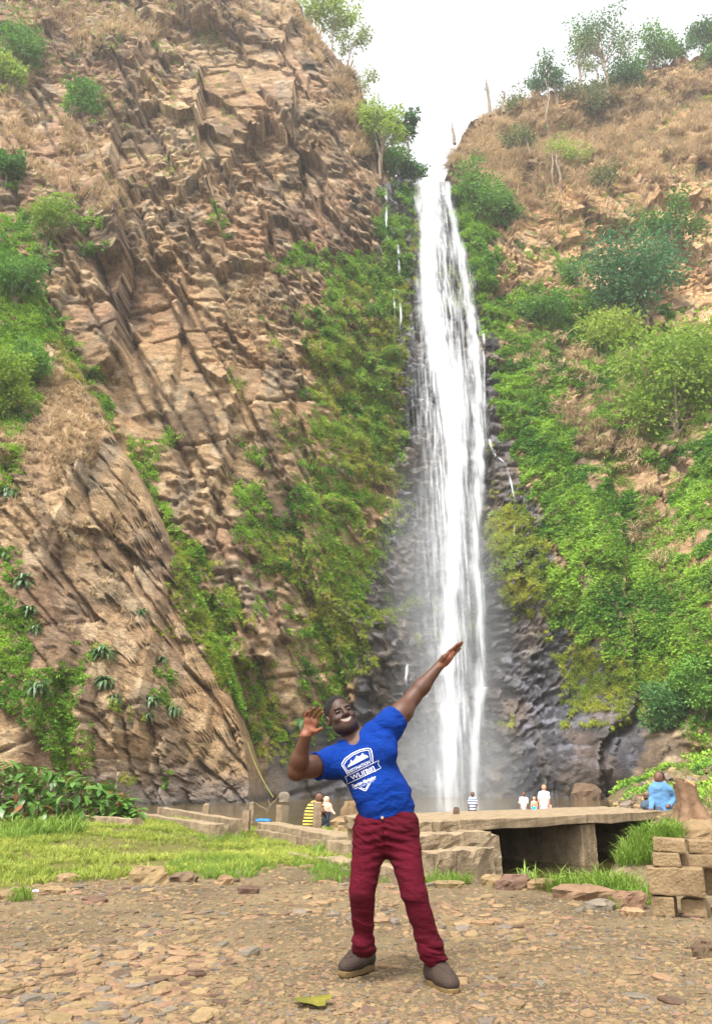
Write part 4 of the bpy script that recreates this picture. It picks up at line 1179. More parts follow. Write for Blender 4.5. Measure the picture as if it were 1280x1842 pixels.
def water_obj(name, parts, mat, parent):
    V, F, U, B = [], [], [], []
    for (v, f, u, b) in parts:
        n = len(V); V += [tuple(x) for x in v]; U += u; B += b; F += [[i + n for i in q] for q in f]
    me = make_mesh(name, np.array(V), np.array(F), mat, smooth=True)
    uvl = me.uv_layers.new(name='UVMap')
    li = np.empty(len(me.loops), np.int32); me.loops.foreach_get('vertex_index', li)
    uvl.data.foreach_set('uv', np.array(U, np.float32)[li].ravel())
    vattr(me, 'body', B)
    return link(name, me, parent)

waterfall = tag(empty('waterfall', (0, 0, 0)), kind='structure')
core = [(319, 750, 798), (345, 744, 808), (420, 742, 808), (500, 742, 802), (560, 746, 806), (640, 758, 838), (700, 772, 850), (780, 782, 850), (880, 788, 842), (980, 795, 838), (1060, 792, 828), (1150, 788, 830), (1250, 782, 832), (1340, 778, 838), (1446, 770, 842)]
core2 = [(321, 762, 786), (400, 756, 784), (520, 758, 786), (600, 765, 800), (690, 785, 826), (790, 797, 836), (900, 803, 834), (1000, 806, 830), (1100, 800, 820), (1200, 797, 818), (1330, 800, 826), (1446, 796, 826)]
right_s2 = [(470, 812, 846), (560, 820, 866), (640, 838, 874), (760, 840, 880), (880, 846, 874)]
right_s = [(326, 792, 806), (380, 806, 820), (470, 822, 838), (560, 838, 852), (640, 846, 864), (740, 850, 872), (840, 848, 872), (940, 846, 866), (1020, 848, 866), (1100, 854, 874), (1180, 858, 876), (1245, 850, 880), (1330, 848, 866), (1446, 842, 866)]
veil = [(326, 748, 808), (400, 746, 822), (480, 740, 838), (560, 734, 854), (650, 728, 868), (760, 726, 874), (880, 738, 876), (1000, 742, 874), (1120, 738, 880), (1250, 732, 882), (1446, 722, 880)]
water_obj('main_stream', [ribbon(core, 0, .5, 13, 150, .9, 1.25, 1), ribbon(core2, 0, 1.2, 9, 150, .7, 1.5, 2), ribbon(core2, 0, 1.8, 9, 140, .5, 1.1, 7)], M['fall_core'], waterfall)
water_obj('side_stream', [ribbon([(a, b - 5, c + 4) for a, b, c in right_s], 0, .45, 9, 150, .4, 1.0, 3), ribbon([(1236, 852, 880), (1300, 846, 862), (1446, 842, 858)], 0, .6, 5, 40, .3, 1.5, 8)], M['fall_core'], waterfall)
water_obj('spray_veil', [ribbon(veil, 0, .3, 17, 140, .5, 1.3, 4, 0, .5), ribbon(right_s2, 0, .4, 11, 90, .2, 1.3, 9, .1, .2), ribbon(veil, 0, 1.5, 17, 140, 1.3, 1.0, 5, 0, .6), ribbon([(560, 760, 866), (700, 764, 866), (1000, 772, 868), (1446, 764, 866)], 0, 2.2, 17, 100, 1.2, 1.15, 6, .2), ribbon([(860, 776, 846), (1000, 780, 846), (1446, 768, 850)], 0, 2.6, 13, 90, .8, 1.0, 16, .25)], M['fall_veil'], waterfall)
thr = []
for (pth) in [[(335, 690, 697), (420, 692, 698), (445, 697, 703)], [(440, 713, 719), (500, 716, 721), (620, 719, 725), (640, 719, 724)], [(520, 706, 711), (600, 708, 713)], [(600, 866, 873), (690, 866, 874), (770, 870, 877)], [(790, 874, 884), (820, 888, 896), (832, 905, 911), (870, 916, 922), (910, 922, 928)],
              [(945, 922, 926), (975, 923, 927)], [(935, 928, 931), (960, 929, 932)], [(1195, 728, 736), (1240, 722, 730), (1260, 720, 726)], [(480, 846, 850), (560, 850, 855)]]:
    thr.append(ribbon(pth, 0, .12, 5, 40, .1, 1.0, 20 + len(thr)))
water_obj('water_thread', thr, M['fall_thread'], waterfall)['kind'] = 'stuff'

# spray hanging round the foot of the falls
def mist_mat():
    m = bpy.data.materials.new('spray_mist'); m.use_nodes = True
    nt = m.node_tree; nt.nodes.clear()
    out = N(nt, 'ShaderNodeOutputMaterial')
    pv = N(nt, 'ShaderNodeVolumePrincipled')
    pv.inputs['Color'].default_value = (.95, .97, 1, 1)
    pv.inputs['Anisotropy'].default_value = 0.2
    tc = N(nt, 'ShaderNodeTexCoord')
    # thick in the middle of the body of spray, thinning to nothing at its skin
    ln = N(nt, 'ShaderNodeVectorMath', operation='LENGTH')
    nt.links.new(tc.outputs['Object'], ln.inputs[0])
    mr = N(nt, 'ShaderNodeMapRange', interpolation_type='SMOOTHSTEP')
    mr.inputs['From Min'].default_value = 1.0; mr.inputs['From Max'].default_value = 0.15; mr.inputs['To Max'].default_value = .12
    nt.links.new(ln.outputs['Value'], mr.inputs['Value'])
    nt.links.new(mr.outputs[0], pv.inputs['Density'])
    nt.links.new(pv.outputs[0], out.inputs['Volume'])
    return m
M['mist'] = mist_mat()
def mist(px, py, Y, rx, ry, rz):
    bm = bmesh.new(); bmesh.ops.create_icosphere(bm, subdivisions=3, radius=1.0)
    me = bpy.data.meshes.new('mist'); bm.to_mesh(me); bm.free(); me.materials.append(M['mist'])
    o = link('mist', me, None, P(px, py, Y), None, (rx, ry, rz))
    return tag(o, kind='stuff')
mist(800, 1405, 68.5, 10.0, 4.5, 8.5)
mist(800, 1150, 71.5, 8.0, 3.6, 24)
# ================================================================== stones, grass, walls, bridge
def gzv_(x, y):
    """ground level, read off the ground mesh"""
    x = np.atleast_1d(np.asarray(x, float)); y = np.atleast_1d(np.asarray(y, float))
    i = np.clip(np.searchsorted(xsg, x) - 1, 0, len(xsg) - 2); j = np.clip(np.searchsorted(ys, y) - 1, 0, len(ys) - 2)
    u = np.clip((x - xsg[i]) / (xsg[i + 1] - xsg[i]), 0, 1); v = np.clip((y - ys[j]) / (ys[j + 1] - ys[j]), 0, 1)
    return (ZG[j, i] * (1 - u) + ZG[j, i + 1] * u) * (1 - v) + (ZG[j + 1, i] * (1 - u) + ZG[j + 1, i + 1] * u) * v
def gz(x, y):
    return float(gzv_(x, y)[0])
_walk = 2.2 * (60 / 2.2) ** np.linspace(0, 1, 700)
def on_ground(px, py):
    """walk down the sight line to the ground"""
    o = np.array((0, 0, CAM_Z)); d = P(px, py, 1.0) - o
    pts = o + d * _walk[:, None]
    below = pts[:, 2] <= gzv_(pts[:, 0], pts[:, 1])
    i = int(np.argmax(below)) if below.any() else len(_walk) - 1
    return pts[i]

def stone_verts(r, flat=.35, n=None, jag=.25, top=.84):
    """a flat broken stone of about unit length"""
    n = n or r.randint(5, 8)
    st = r.uniform(.5, .95)
    ang = sorted(2 * math.pi * (k + r.uniform(-.35, .35)) / n for k in range(n))
    rad = [.5 * r.uniform(1 - jag, 1 + jag * .5) for _ in range(n)]
    tx, ty = r.uniform(-.12, .12), r.uniform(-.12, .12)
    h = flat * r.uniform(.7, 1.3)
    V = []
    for (zf, sc, jz) in ((-.3, .9, 0), (.55, 1.0, .12), (1.0, top, .06)):
        for a, q in zip(ang, rad):
            x, y = math.cos(a) * q * sc, math.sin(a) * q * sc * st
            V.append((x + r.uniform(-.02, .02), y + r.uniform(-.02, .02), h * (zf + r.uniform(-jz, jz)) * .8 + (tx * x + ty * y) * (1 if zf > 0 else 0)))
    V.append((0, 0, h * .8 * 1.02))
    F = []
    for l in range(2):
        for k in range(n):
            F.append([l * n + k, l * n + (k + 1) % n, (l + 1) * n + (k + 1) % n, (l + 1) * n + k])
    for k in range(n):
        F.append([2 * n + k, 2 * n + (k + 1) % n, 3 * n])
    return V, F

STONE_COL = {'tan': simple_mat('stone_tan', lin(142, 118, 86), .9, .2, 6, bump=.5, bscale=30, c2=lin(112, 92, 66), per_obj=.2), 'pink': simple_mat('stone_pink', lin(138, 108, 84), .9, .2, 6, bump=.5, bscale=30, c2=lin(108, 84, 66), per_obj=.2),
             'grey': simple_mat('stone_grey', lin(118, 106, 90), .9, .2, 6, bump=.5, bscale=30, c2=lin(92, 84, 76), per_obj=.22), 'brown': simple_mat('stone_brown', lin(104, 84, 64), .9, .2, 6, bump=.5, bscale=30, c2=lin(82, 64, 54), per_obj=.2)}
SC = ['tan', 'tan', 'tan', 'tan', 'pink', 'grey', 'brown']
rs = random.Random(11)
stone_protos = []
for i in range(28):
    v, f = stone_verts(rs, flat=rs.choice([.1, .13, .18, .28]))
    stone_protos.append(make_mesh('stone', np.array(v), f, STONE_COL[SC[i % 7]]))

def Gv(px, py):
    v = (921 - py) / FPX; dy = CP - v * SP; dz = SP + v * CP
    Y = -CAM_Z * dy / dz
    return (px - 640) / FPX / dy * Y, Y
feet_clear = [(G(645, 1757)[0], G(645, 1757)[1]), (G(795, 1785)[0], G(795, 1785)[1])]
ru = np.random.default_rng(17); rr = random.Random(17)
K = 34000
x, y = Gv(ru.uniform(-260, 1540, K), 1552 + 310 * ru.random(K) ** .8)
dens = np.where(x < .6, 1.0, np.maximum(.07, 1 - (x - .6) * .7)) * np.clip(.45 + 1.6 * fbm(x * .7, y * .9, seed=131), .04, 1)
s = np.minimum(.18, .018 + .029 * ru.exponential(1.0, K)) * (1.0 + .05 * (y - 4))
keep = (turf_mask(x, y) < .35) & (gzv_(x, y) > -.15) & (ru.random(K) < dens)
for a, b in feet_clear:
    keep &= (x - a) ** 2 + (y - b) ** 2 > (s * .5 + .17) ** 2
cand = [(s[i] / y[i], x[i], y[i], s[i], rr.uniform(0, 6.28), rr.randrange(28), rr.uniform(-.14, .14), rr.uniform(-.14, .14)) for i in np.nonzero(keep)[0][:11000]]
cand.sort(key=lambda c: -c[0] - (0 if abs(c[1] / c[2]) < .44 else -9))
for (k, x, y, s, a, pi_, t1, t2) in cand[:205]:
    link('stone', stone_protos[pi_], ground, (x, y, gz(x, y) - .004), (t1, t2, a), s)
gr_pts, gr_rot, gr_scl = [], [], []
for (k, x, y, s, a, pi_, t1, t2) in cand[205:]:
    gr_pts.append((x, y, gz(x, y) - .003)); gr_rot.append((t1, t2, a)); gr_scl.append(s)
# gravel between the slabs
n_gr = 56000
u = np.random.default_rng(5)
gx, gy = Gv(u.uniform(-260, 1540, n_gr), 1556 + 304 * u.random(n_gr) ** .75)
gzv = gzv_(gx, gy)
ok = (turf_mask(gx, gy) < .5) & (gzv > -.2)
gp = np.stack([gx[ok], gy[ok], gzv[ok] - .002], 1)
gs = np.clip(.011 * u.exponential(1.0, len(gp)) + .008, 0, .05) * (1 + .1 * (gp[:, 1] - 4))
allp = np.concatenate([np.array(gr_pts), gp]); allr = np.concatenate([np.array(gr_rot), np.stack([u.uniform(-.3, .3, len(gp)), u.uniform(-.3, .3, len(gp)), u.uniform(0, 6.28, len(gp))], 1)])
alls = np.concatenate([np.array(gr_scl), gs])
scatter('loose_gravel', allp, allr, alls, stone_protos, 6, parent=ground)

def big_stone(name, label, px, py, wpx, hpx, colr, seed, flat=None, rz=0, cat='rock', group=None, tilt=(0, 0), n=9, sub=True, yscale=.8):
    p = on_ground(px, py); s = px_size(p)
    r = random.Random(seed)
    W, H = wpx / s, hpx / s
    v, f = stone_verts(r, flat=.9, n=n, jag=.22, top=.6)
    v = np.array(v); v[:, 2] -= v[:, 2].min(); v[:, 2] /= v[:, 2].max()
    v[:, 1] *= yscale
    bm = bmesh.new()
    vs = [bm.verts.new((a * W, b * W, c * H * 1.08 - .08 * H)) for a, b, c in v]
    for q in f: bm.faces.new([vs[i] for i in q])
    bm.faces.new([vs[i] for i in reversed(range(n))])
    if sub:
        bmesh.ops.subdivide_edges(bm, edges=bm.edges[:], cuts=2, use_grid_fill=True)
        co = np.array([w.co[:] for w in bm.verts])
        k = W * .06
        d = np.stack([fbm(co[:, 0] * 5 / W, co[:, 1] * 5 / W, co[:, 2] * 5 / W, seed=seed + i) for i in range(3)], 1) * k * np.array((1.6, 1.6, .9 * min(1, H / W * 1.6)))
        for w, q in zip(bm.verts, d): w.co += Vector(q)
    me = bpy.data.meshes.new(name); bm.to_mesh(me); bm.free(); me.materials.append(STONE_COL[colr])
    o = link(name, me, None, p + np.array((0, .3 * W, 0)), (tilt[0], tilt[1], rz))
    return tag(o, label, cat, group)

BIG = 'larger stones lying about'
big_stone('rock', 'squared tan rock half sunk at the edge of the grass', 258, 1594, 78, 32, 'tan', 201, group=BIG, n=6)
big_stone('rock', 'dark mossy-topped rock right of the squared tan one', 330, 1588, 56, 16, 'brown', 202, group=BIG)
big_stone('rock', 'light broken chunk with a sharp raised edge', 402, 1594, 34, 18, 'tan', 203, group=BIG, n=5)
big_stone('rock', 'rounded grey-brown lump beside the sharp-edged chunk', 445, 1610, 50, 15, 'brown', 204, group=BIG)
big_stone('rock', 'flat greyish stone lying at the far left', 115, 1588, 50, 15, 'tan', 205, group=BIG)
big_stone('rock', 'low brown slab near the left edge', 90, 1610, 52, 14, 'tan', 206, group=BIG)
big_stone('rock', 'dull flat stone cut by the left picture edge', 6, 1620, 50, 15, 'tan', 207, group=BIG)
big_stone('rock', 'dark thin stone in the left foreground', 166, 1626, 46, 12, 'brown', 208, group=BIG)
big_stone('flat_rock', 'long pinkish slab at the edge of the stream', 1060, 1622, 130, 24, 'pink', 209, group=BIG, n=8)
big_stone('flat_rock', 'reddish slab with a steep edge left of the block stack', 1142, 1638, 80, 30, 'pink', 210, group=BIG, n=7)
big_stone('rock', 'grey-brown rock with a pointed crest by the stream', 930, 1602, 72, 26, 'brown', 211, group=BIG, n=8)
big_stone('flat_rock', 'tan slab between the pointed rock and the grass', 985, 1604, 66, 20, 'tan', 212, group=BIG)
big_stone('rock', 'brown stone at the foot of the bridge abutment', 890, 1598, 50, 22, 'tan', 213, group=BIG)
big_stone('rock', 'reddish stone nearest the abutment corner', 842, 1588, 34, 18, 'pink', 214, group=BIG)
big_stone('flat_rock', 'flat tan slab left of the reddish stone', 808, 1600, 60, 14, 'tan', 215, group=BIG)
big_stone('rock', 'grey-brown stone under the long pinkish slab', 1085, 1640, 56, 18, 'grey', 216, group=BIG)
big_stone('flat_rock', 'pale stone in front of the reddish slab', 1140, 1650, 50, 14, 'tan', 217, group=BIG)
big_stone('rock', 'dark brown stone cut by the right picture border', 1272, 1726, 50, 34, 'brown', 218, group=BIG)
big_stone('flat_rock', 'large grey tilted slab on the bank behind the block stack', 1275, 1532, 110, 50, 'tan', 219, n=8, tilt=(.3, -.15))
big_stone('boulder', 'big grey-brown boulder at the foot of the wet wall', 1060, 1450, 62, 40, 'brown', 220, cat='boulder', n=9)
def rock_at(name, label, px, py, Y, wpx, hpx, colr, seed, cat='rock', group=None):
    p = P(px, py, Y); o = big_stone(name, label, px, 1600, 10, 10, colr, seed, cat=cat, group=group)
    k = px_size(p)
    o.location = p
    sc = px_size(on_ground(px, 1600)) / k
    o.scale = (wpx / 10 * sc, wpx / 10 * sc * .8, hpx / 10 * sc)
    return o
rock_at('boulder', 'rough brown boulder on the shore just left of the man in blue', 630, 1476, 17.5, 34, 34, 'tan', 221, 'boulder')
rock_at('boulder', 'pale boulder at the water line under the rope', 510, 1441, 50, 22, 16, 'grey', 222, 'boulder')
rock_at('rock', 'long rounded rock on the shore behind the man in blue', 622, 1492, 17, 64, 22, 'tan', 223)
rock_at('rock', 'small brown stone standing on the bridge deck edge', 820, 1466, 15, 14, 14, 'brown', 224)
# rubble below the right-hand cliff
for i in range(60):
    px = rr.uniform(1015, 1290); py = 1470 - (px - 1015) * rr.uniform(.0, .36) - rr.uniform(0, 16)
    p = on_ground(px, py)
    if p[1] > 58: continue
    s = rr.uniform(8, 26) / px_size(p)
    link('stone', stone_protos[rr.choice([2, 4, 5, 6, 9, 11, 12, 13, 18, 19, 20, 25, 26, 27])], ground, (p[0], p[1], p[2] - .03), (rr.uniform(-.6, .6), rr.uniform(-.6, .6), rr.uniform(0, 6.28)), (s, s, s * rr.uniform(1, 2.2)))
for i in range(34):
    px = rr.uniform(1135, 1250); py = rr.uniform(1455, 1520)
    p = on_ground(px, py)
    s = rr.uniform(10, 30) / px_size(p)
    link('stone', stone_protos[rr.randrange(28)], ground, (p[0], p[1], p[2] - .01), (rr.uniform(-.4, .4), rr.uniform(-.4, .4), rr.uniform(0, 6.28)), s)

# finer rubble over the whole slope
k_ = 4200
sx_, sy_ = ru.uniform(5.6, 26, k_), 13.5 + 36 * ru.random(k_) ** 1.3
sx_ = sx_ * (.5 + .5 * sy_ / 40) + 2.4
m_ = fbm(sx_ * .5, sy_ * .35, seed=151) > -.25
sx_, sy_ = sx_[m_], sy_[m_]
scatter('slope_rubble', np.stack([sx_, sy_, gzv_(sx_, sy_) - .02], 1), np.stack([ru.uniform(-.6, .6, len(sx_)), ru.uniform(-.6, .6, len(sx_)), ru.uniform(0, 6.28, len(sx_))], 1), np.clip(.12 + .16 * ru.exponential(1, len(sx_)), 0, .9) * (.5 + sy_ / 50), stone_protos, 16, parent=ground)
# ------------------------------------------------------------------ grass
M['turf'] = leaf_mat('turf_blades', lin(104, 128, 42), lin(170, 176, 84), rough=.7, trans=.4, drift=.35, drift_scale=.9)
M['reed'] = leaf_mat('long_grass', lin(76, 112, 34), lin(134, 158, 68), rough=.5, trans=.4, drift=.2, drift_scale=1.5)
turf_protos = [tuft_mesh('turf_tuft_%d' % i, 60 + i, 12, .09, .008, M['turf'], droop=.9, spread=1.1) for i in range(4)]
reed_protos = [tuft_mesh('reed_tuft_%d' % i, 70 + i, 12, .34, .016, M['reed'], droop=1.1, spread=.8) for i in range(4)]
gu = np.random.default_rng(9)
n = 42000
tx = gu.uniform(-13, 1.6, n); ty = 8.2 + 15.6 * gu.random(n) ** 1.25
keep = gu.random(n) < turf_mask(tx, ty) * (.12 + .88 * sstep(-.2, .15, fbm(tx * .9, ty * .9, seed=141)))
tx, ty = tx[keep], ty[keep]
tp = np.stack([tx, ty, gzv_(tx, ty)], 1)
scatter('turf', tp, np.stack([gu.uniform(-.2, .2, len(tp)), gu.uniform(-.2, .2, len(tp)), gu.uniform(0, 6.28, len(tp))], 1), gu.uniform(.6, 1.4, len(tp)), turf_protos, 7)
tag(bpy.data.objects['turf'], 'short patchy grass on the bank left of the steps', 'grass')
REEDS = [([(940, 1600), (960, 1572), (1010, 1562), (1090, 1590), (1150, 1606), (1130, 1618), (1040, 1612)], 330, .75), ([(1080, 1560), (1080, 1520), (1140, 1505), (1200, 1485), (1240, 1500), (1190, 1545), (1160, 1560)], 520, .7),
         ([(740, 1590), (745, 1560), (800, 1578), (850, 1590), (800, 1598)], 170, .5), ([(300, 1560), (340, 1540), (450, 1545), (500, 1565), (430, 1585), (330, 1580)], 420, .36), ([(520, 1555), (640, 1545), (740, 1570), (700, 1590), (560, 1575)], 380, .3), ([(350, 1497), (420, 1488), (450, 1505), (430, 1520), (360, 1515)], 110, .5),
         ([(560, 1530), (600, 1515), (640, 1525), (640, 1540), (570, 1540)], 120, .6), ([(0, 1500), (140, 1488), (150, 1500), (0, 1515)], 200, .8), ([(1100, 1640), (1170, 1600), (1180, 1625)], 40, .5), ([(10, 1610), (50, 1606), (55, 1622), (15, 1625)], 40, .4),
         ([(1180, 1440), (1280, 1290), (1290, 1470), (1230, 1470)], 110, .8), ([(590, 1545), (620, 1590), (560, 1590)], 40, .35)]
rp, rsz = [], []
for poly, cnt, sz in REEDS:
    a = np.array(poly); k = 0; tries = 0
    while k < cnt and tries < cnt * 12:
        tries += 1
        q = (rr.uniform(a[:, 0].min(), a[:, 0].max()), rr.uniform(a[:, 1].min(), a[:, 1].max()))
        if not inpoly(np.array([q[0]]), np.array([q[1]]), poly)[0]: continue
        p = on_ground(*q)
        rp.append(p); rsz.append(sz * rr.uniform(.6, 1.3) * (1 if p[1] < 16 else 1.3)); k += 1
rp = np.array(rp)
scatter('long_grass', rp, np.stack([gu.uniform(-.25, .25, len(rp)), gu.uniform(-.25, .25, len(rp)), gu.uniform(0, 6.28, len(rp))], 1), np.array(rsz), reed_protos, 8)
tag(bpy.data.objects['long_grass'], 'long green grass tufts beside the stream, steps and walls', 'grass')

# broad-leaved shrub at the left
M['broad'] = leaf_mat('broad_leaves', lin(46, 84, 28), lin(102, 138, 60), rough=.38, trans=.25, spec=.55)
M['dead_leaf'] = leaf_mat('withered_leaves', lin(110, 72, 42), lin(150, 104, 60))
def broad_leaf(seed, mat):
    r = random.Random(seed); V = []; F = []
    L, W = 1.0, .46 * r.uniform(.85, 1.1); cur = r.uniform(.1, .35)
    for k in range(5):
        t_ = k / 4; w = W * .5 * math.sin(math.pi * min(1, .08 + t_ * .92)) ** .8 if k < 4 else .01
        z = -cur * t_ * t_
        V += [(-w, t_ * L, z + .25 * w), (0, t_ * L, z), (w, t_ * L, z + .25 * w)]
    for k in range(4):
        for j in range(2):
            F.append([3 * k + j, 3 * k + j + 1, 3 * k + j + 4, 3 * k + j + 3])
    return make_mesh('leaf', np.array(V), F, mat, smooth=True)
bl = [broad_leaf(i, M['broad']) for i in range(6)] + [broad_leaf(9, M['dead_leaf'])]
shrub_p = P(90, 1478, 20.5); shrub_p[2] = gz(shrub_p[0], shrub_p[1])
shrub = tag(empty('broad_leaved_shrub', shrub_p), 'low shrub with big glossy green leaves at the left below the cliff', 'shrub')
def shrub_pt(r):
    while True:
        px = r.uniform(-60, 252)
        topy = np.interp(px, [-60, 0, 60, 150, 200, 235, 252], [1362, 1366, 1378, 1400, 1410, 1436, 1462])
        boty = np.interp(px, [-60, 130, 252], [1486, 1478, 1474])
        f = r.random() ** .8
        py = boty + (topy - boty) * f
        Y = 20.2 + 2.6 * r.random() * (1 - .4 * f) + .8 * f
        return P(px, py, Y), f, Y
lv = []
for i in range(1250):
    p, f, Y = shrub_pt(rr)
    a = rr.uniform(-2.6, 2.6) + math.pi if rr.random() < .75 else rr.uniform(0, 6.28)
    tilt = rr.uniform(-.9, .55)
    dead = f < .35 and rr.random() < .16
    lv.append((Y - .5 * f, p, (tilt, rr.uniform(-.4, .4), a), rr.uniform(.2, .38), 6 if dead else rr.randrange(6)))
lv.sort(key=lambda q: q[0])
for (k, p, e, s, m_) in lv[:296]:
    link('leaf', bl[m_], shrub, p - shrub_p, e, s)
scatter('foliage', np.array([q[1] - shrub_p for q in lv[296:]]), np.array([q[2] for q in lv[296:]]), np.array([q[3] for q in lv[296:]]), bl, 3, parent=shrub)
mb = MB()
for i in range(40):
    p, f, Y = shrub_pt(rr)
    q = p - shrub_p
    mb.tube([(q[0] + rr.uniform(-.2, .2), q[1], 0), (q[0], q[1], q[2])], [.015, .008], 4)
link('stems', make_mesh('stems', np.array(mb.v), mb.f, M['dead_leaf']), shrub)['kind'] = 'stuff'

# ------------------------------------------------------------------ concrete
def concrete_mat(name, c, c2, dark):
    m = simple_mat(name, c, .95, .2, 5, bump=.9, bscale=38, c2=c2, spec=.15)
    nt = m.node_tree; b = nt.nodes['Principled BSDF']
    src = b.inputs['Base Color'].links[0].from_socket
    tc = N(nt, 'ShaderNodeTexCoord'); mp = N(nt, 'ShaderNodeMapping'); mp.inputs['Scale'].default_value = (3.2, 3.2, .9)
    n = N(nt, 'ShaderNodeTexNoise'); n.inputs['Scale'].default_value = 1.2; n.inputs['Detail'].default_value = 6; n.inputs['Roughness'].default_value = .7
    nt.links.new(tc.outputs['Object'], mp.inputs['Vector']); nt.links.new(mp.outputs[0], n.inputs['Vector'])
    mr = N(nt, 'ShaderNodeMapRange'); mr.inputs['From Min'].default_value = .48; mr.inputs['From Max'].default_value = .66; mr.inputs['To Max'].default_value = .6
    nt.links.new(n.outputs['Fac'], mr.inputs['Value'])
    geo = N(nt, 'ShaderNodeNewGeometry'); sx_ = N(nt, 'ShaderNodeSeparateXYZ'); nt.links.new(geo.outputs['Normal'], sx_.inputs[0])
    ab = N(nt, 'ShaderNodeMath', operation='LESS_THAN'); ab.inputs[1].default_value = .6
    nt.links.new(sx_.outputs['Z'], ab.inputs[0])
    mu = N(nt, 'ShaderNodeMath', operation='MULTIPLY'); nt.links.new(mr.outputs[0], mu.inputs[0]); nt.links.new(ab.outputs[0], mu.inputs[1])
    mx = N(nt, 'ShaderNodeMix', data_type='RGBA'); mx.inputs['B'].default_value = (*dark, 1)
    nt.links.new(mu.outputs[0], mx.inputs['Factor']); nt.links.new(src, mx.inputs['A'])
    nt.links.new(mx.outputs['Result'], b.inputs['Base Color'])
    return m
M['concrete'] = concrete_mat('weathered_concrete', lin(150, 132, 106), lin(112, 97, 77), lin(70, 57, 43))
M['block'] = concrete_mat('sandcrete_block', lin(140, 119, 90), lin(110, 92, 68), lin(88, 71, 52))

def rough_box(name, corners, z0, z1, mat, parent=None, amp=.012, cuts=10, seed=0, bev=.012):
    """box over a four-cornered footprint (world x, y), with chipped, uneven faces"""
    bm = bmesh.new()
    lo = [bm.verts.new((c[0], c[1], z0)) for c in corners]; hi = [bm.verts.new((c[0], c[1], z1 if len(c) < 3 else c[2])) for c in corners]
    bm.faces.new(list(reversed(lo))); bm.faces.new(hi)
    for k in range(4): bm.faces.new([lo[k], lo[(k + 1) % 4], hi[(k + 1) % 4], hi[k]])
    bmesh.ops.recalc_face_normals(bm, faces=bm.faces[:])
    bmesh.ops.bevel(bm, geom=bm.edges[:], offset=bev, segments=2, affect='EDGES', profile=.6)
    bmesh.ops.triangulate(bm, faces=[f for f in bm.faces if len(f.verts) > 4])
    for it in range(3):
        long_ = [e for e in bm.edges if e.calc_length() > .11]
        if not long_ or len(bm.verts) > 9000: break
        bmesh.ops.subdivide_edges(bm, edges=long_, cuts=2 if it == 0 else 1, use_grid_fill=True)
    bmesh.ops.triangulate(bm, faces=[f for f in bm.faces if len(f.verts) > 4])
    co = np.array([v.co[:] for v in bm.verts])
    d = np.stack([fbm(co[:, 0] * 5, co[:, 1] * 5, co[:, 2] * 5, seed=seed + i * 7, oct=4) for i in range(3)], 1) * amp * 2.2
    for v, q in zip(bm.verts, d): v.co += Vector(q)
    V_ = np.array([v.co[:] for v in bm.verts]); bm.verts.index_update()
    F_ = [[v.index for v in f.verts] for f in bm.faces]
    bm.free()
    if parent is None:
        c0 = V_.mean(0); c0[2] = z0
        return obj(name, V_, F_, mat, None, loc=c0)
    return obj(name, V_, F_, mat, parent)

# bridge
fl_, fr2 = np.array(P(735, 1478, 12.0)[:2]), np.array(P(1203, 1461, 16.5)[:2])
dirn = (fr2 - fl_) / np.linalg.norm(fr2 - fl_); back = np.array((-dirn[1], dirn[0]))
DZ = .52
bridge = tag(empty('footbridge', (fl_[0], fl_[1], -.3)), 'low concrete footbridge over the stream with a thick slab deck', 'bridge')
def bq(a, b, f0, f1):
    """footprint along the bridge: a..b metres from the left end, f0..f1 metres back from the front edge"""
    return [tuple(fl_ + dirn * a + back * f0), tuple(fl_ + dirn * b + back * f0), tuple(fl_ + dirn * b + back * f1), tuple(fl_ + dirn * a + back * f1)]
Lb = np.linalg.norm(fr2 - fl_)
rough_box('deck', [bq(1.05, Lb, 0, 2.6)[0], bq(1.05, Lb, 0, 2.6)[1], bq(1.05, Lb + 1.7, 0, 2.6)[2], bq(1.05, Lb, 0, 2.6)[3]], DZ - .15, DZ, M['concrete'], bridge, amp=.014, seed=301)
rough_box('deck', [bq(-.35, 1.04, .05, 2.6)[0], bq(-.35, 1.04, .05, 2.6)[1], bq(.9, 1.04, .05, 2.6)[2], bq(.92, 1.04, .05, 2.6)[3]], DZ - .2, DZ - .012, M['concrete'], bridge, amp=.028, seed=302)
def along(px):
    """metres along the front edge for a place in the photograph"""
    d = P(px, 1500, 1.0)
    k = d[0] / d[1]
    return (k * fl_[1] - fl_[0]) / (dirn[0] - k * dirn[1])
rough_box('abutment', bq(along(815), along(880), .03, 2.5), -.45, DZ - .153, M['concrete'], bridge, amp=.02, seed=303)
rough_box('pier', bq(along(1052), along(1079), .08, 2.5), -.45, DZ - .153, M['concrete'], bridge, amp=.012, seed=304)
rough_box('abutment', bq(Lb - .25, Lb + .1, .2, 2.5), -.45, DZ - .153, M['concrete'], bridge, amp=.02, seed=305)
rough_box('back_wall', bq(along(880) + .02, along(1052) - .02, 2.3, 2.48), -.45, DZ - .19, M['concrete'], bridge, amp=.02, seed=306)
rough_box('back_wall', bq(along(1079) + .02, Lb - .27, 2.3, 2.48), -.45, DZ - .19, M['concrete'], bridge, amp=.02, seed=310)
# steps up to the deck, left of the abutment
rough_box('step', bq(-.3, along(850), -.38, .02), -.35, .372, M['concrete'], bridge, amp=.024, seed=307)
rough_box('step', bq(-.2, along(813), -.78, -.40), -.35, .19, M['concrete'], bridge, amp=.026, seed=308)
rough_box('wing_wall', bq(along(814), along(880), -.20, .02), -.45, DZ - .21, M['concrete'], bridge, amp=.02, seed=309)

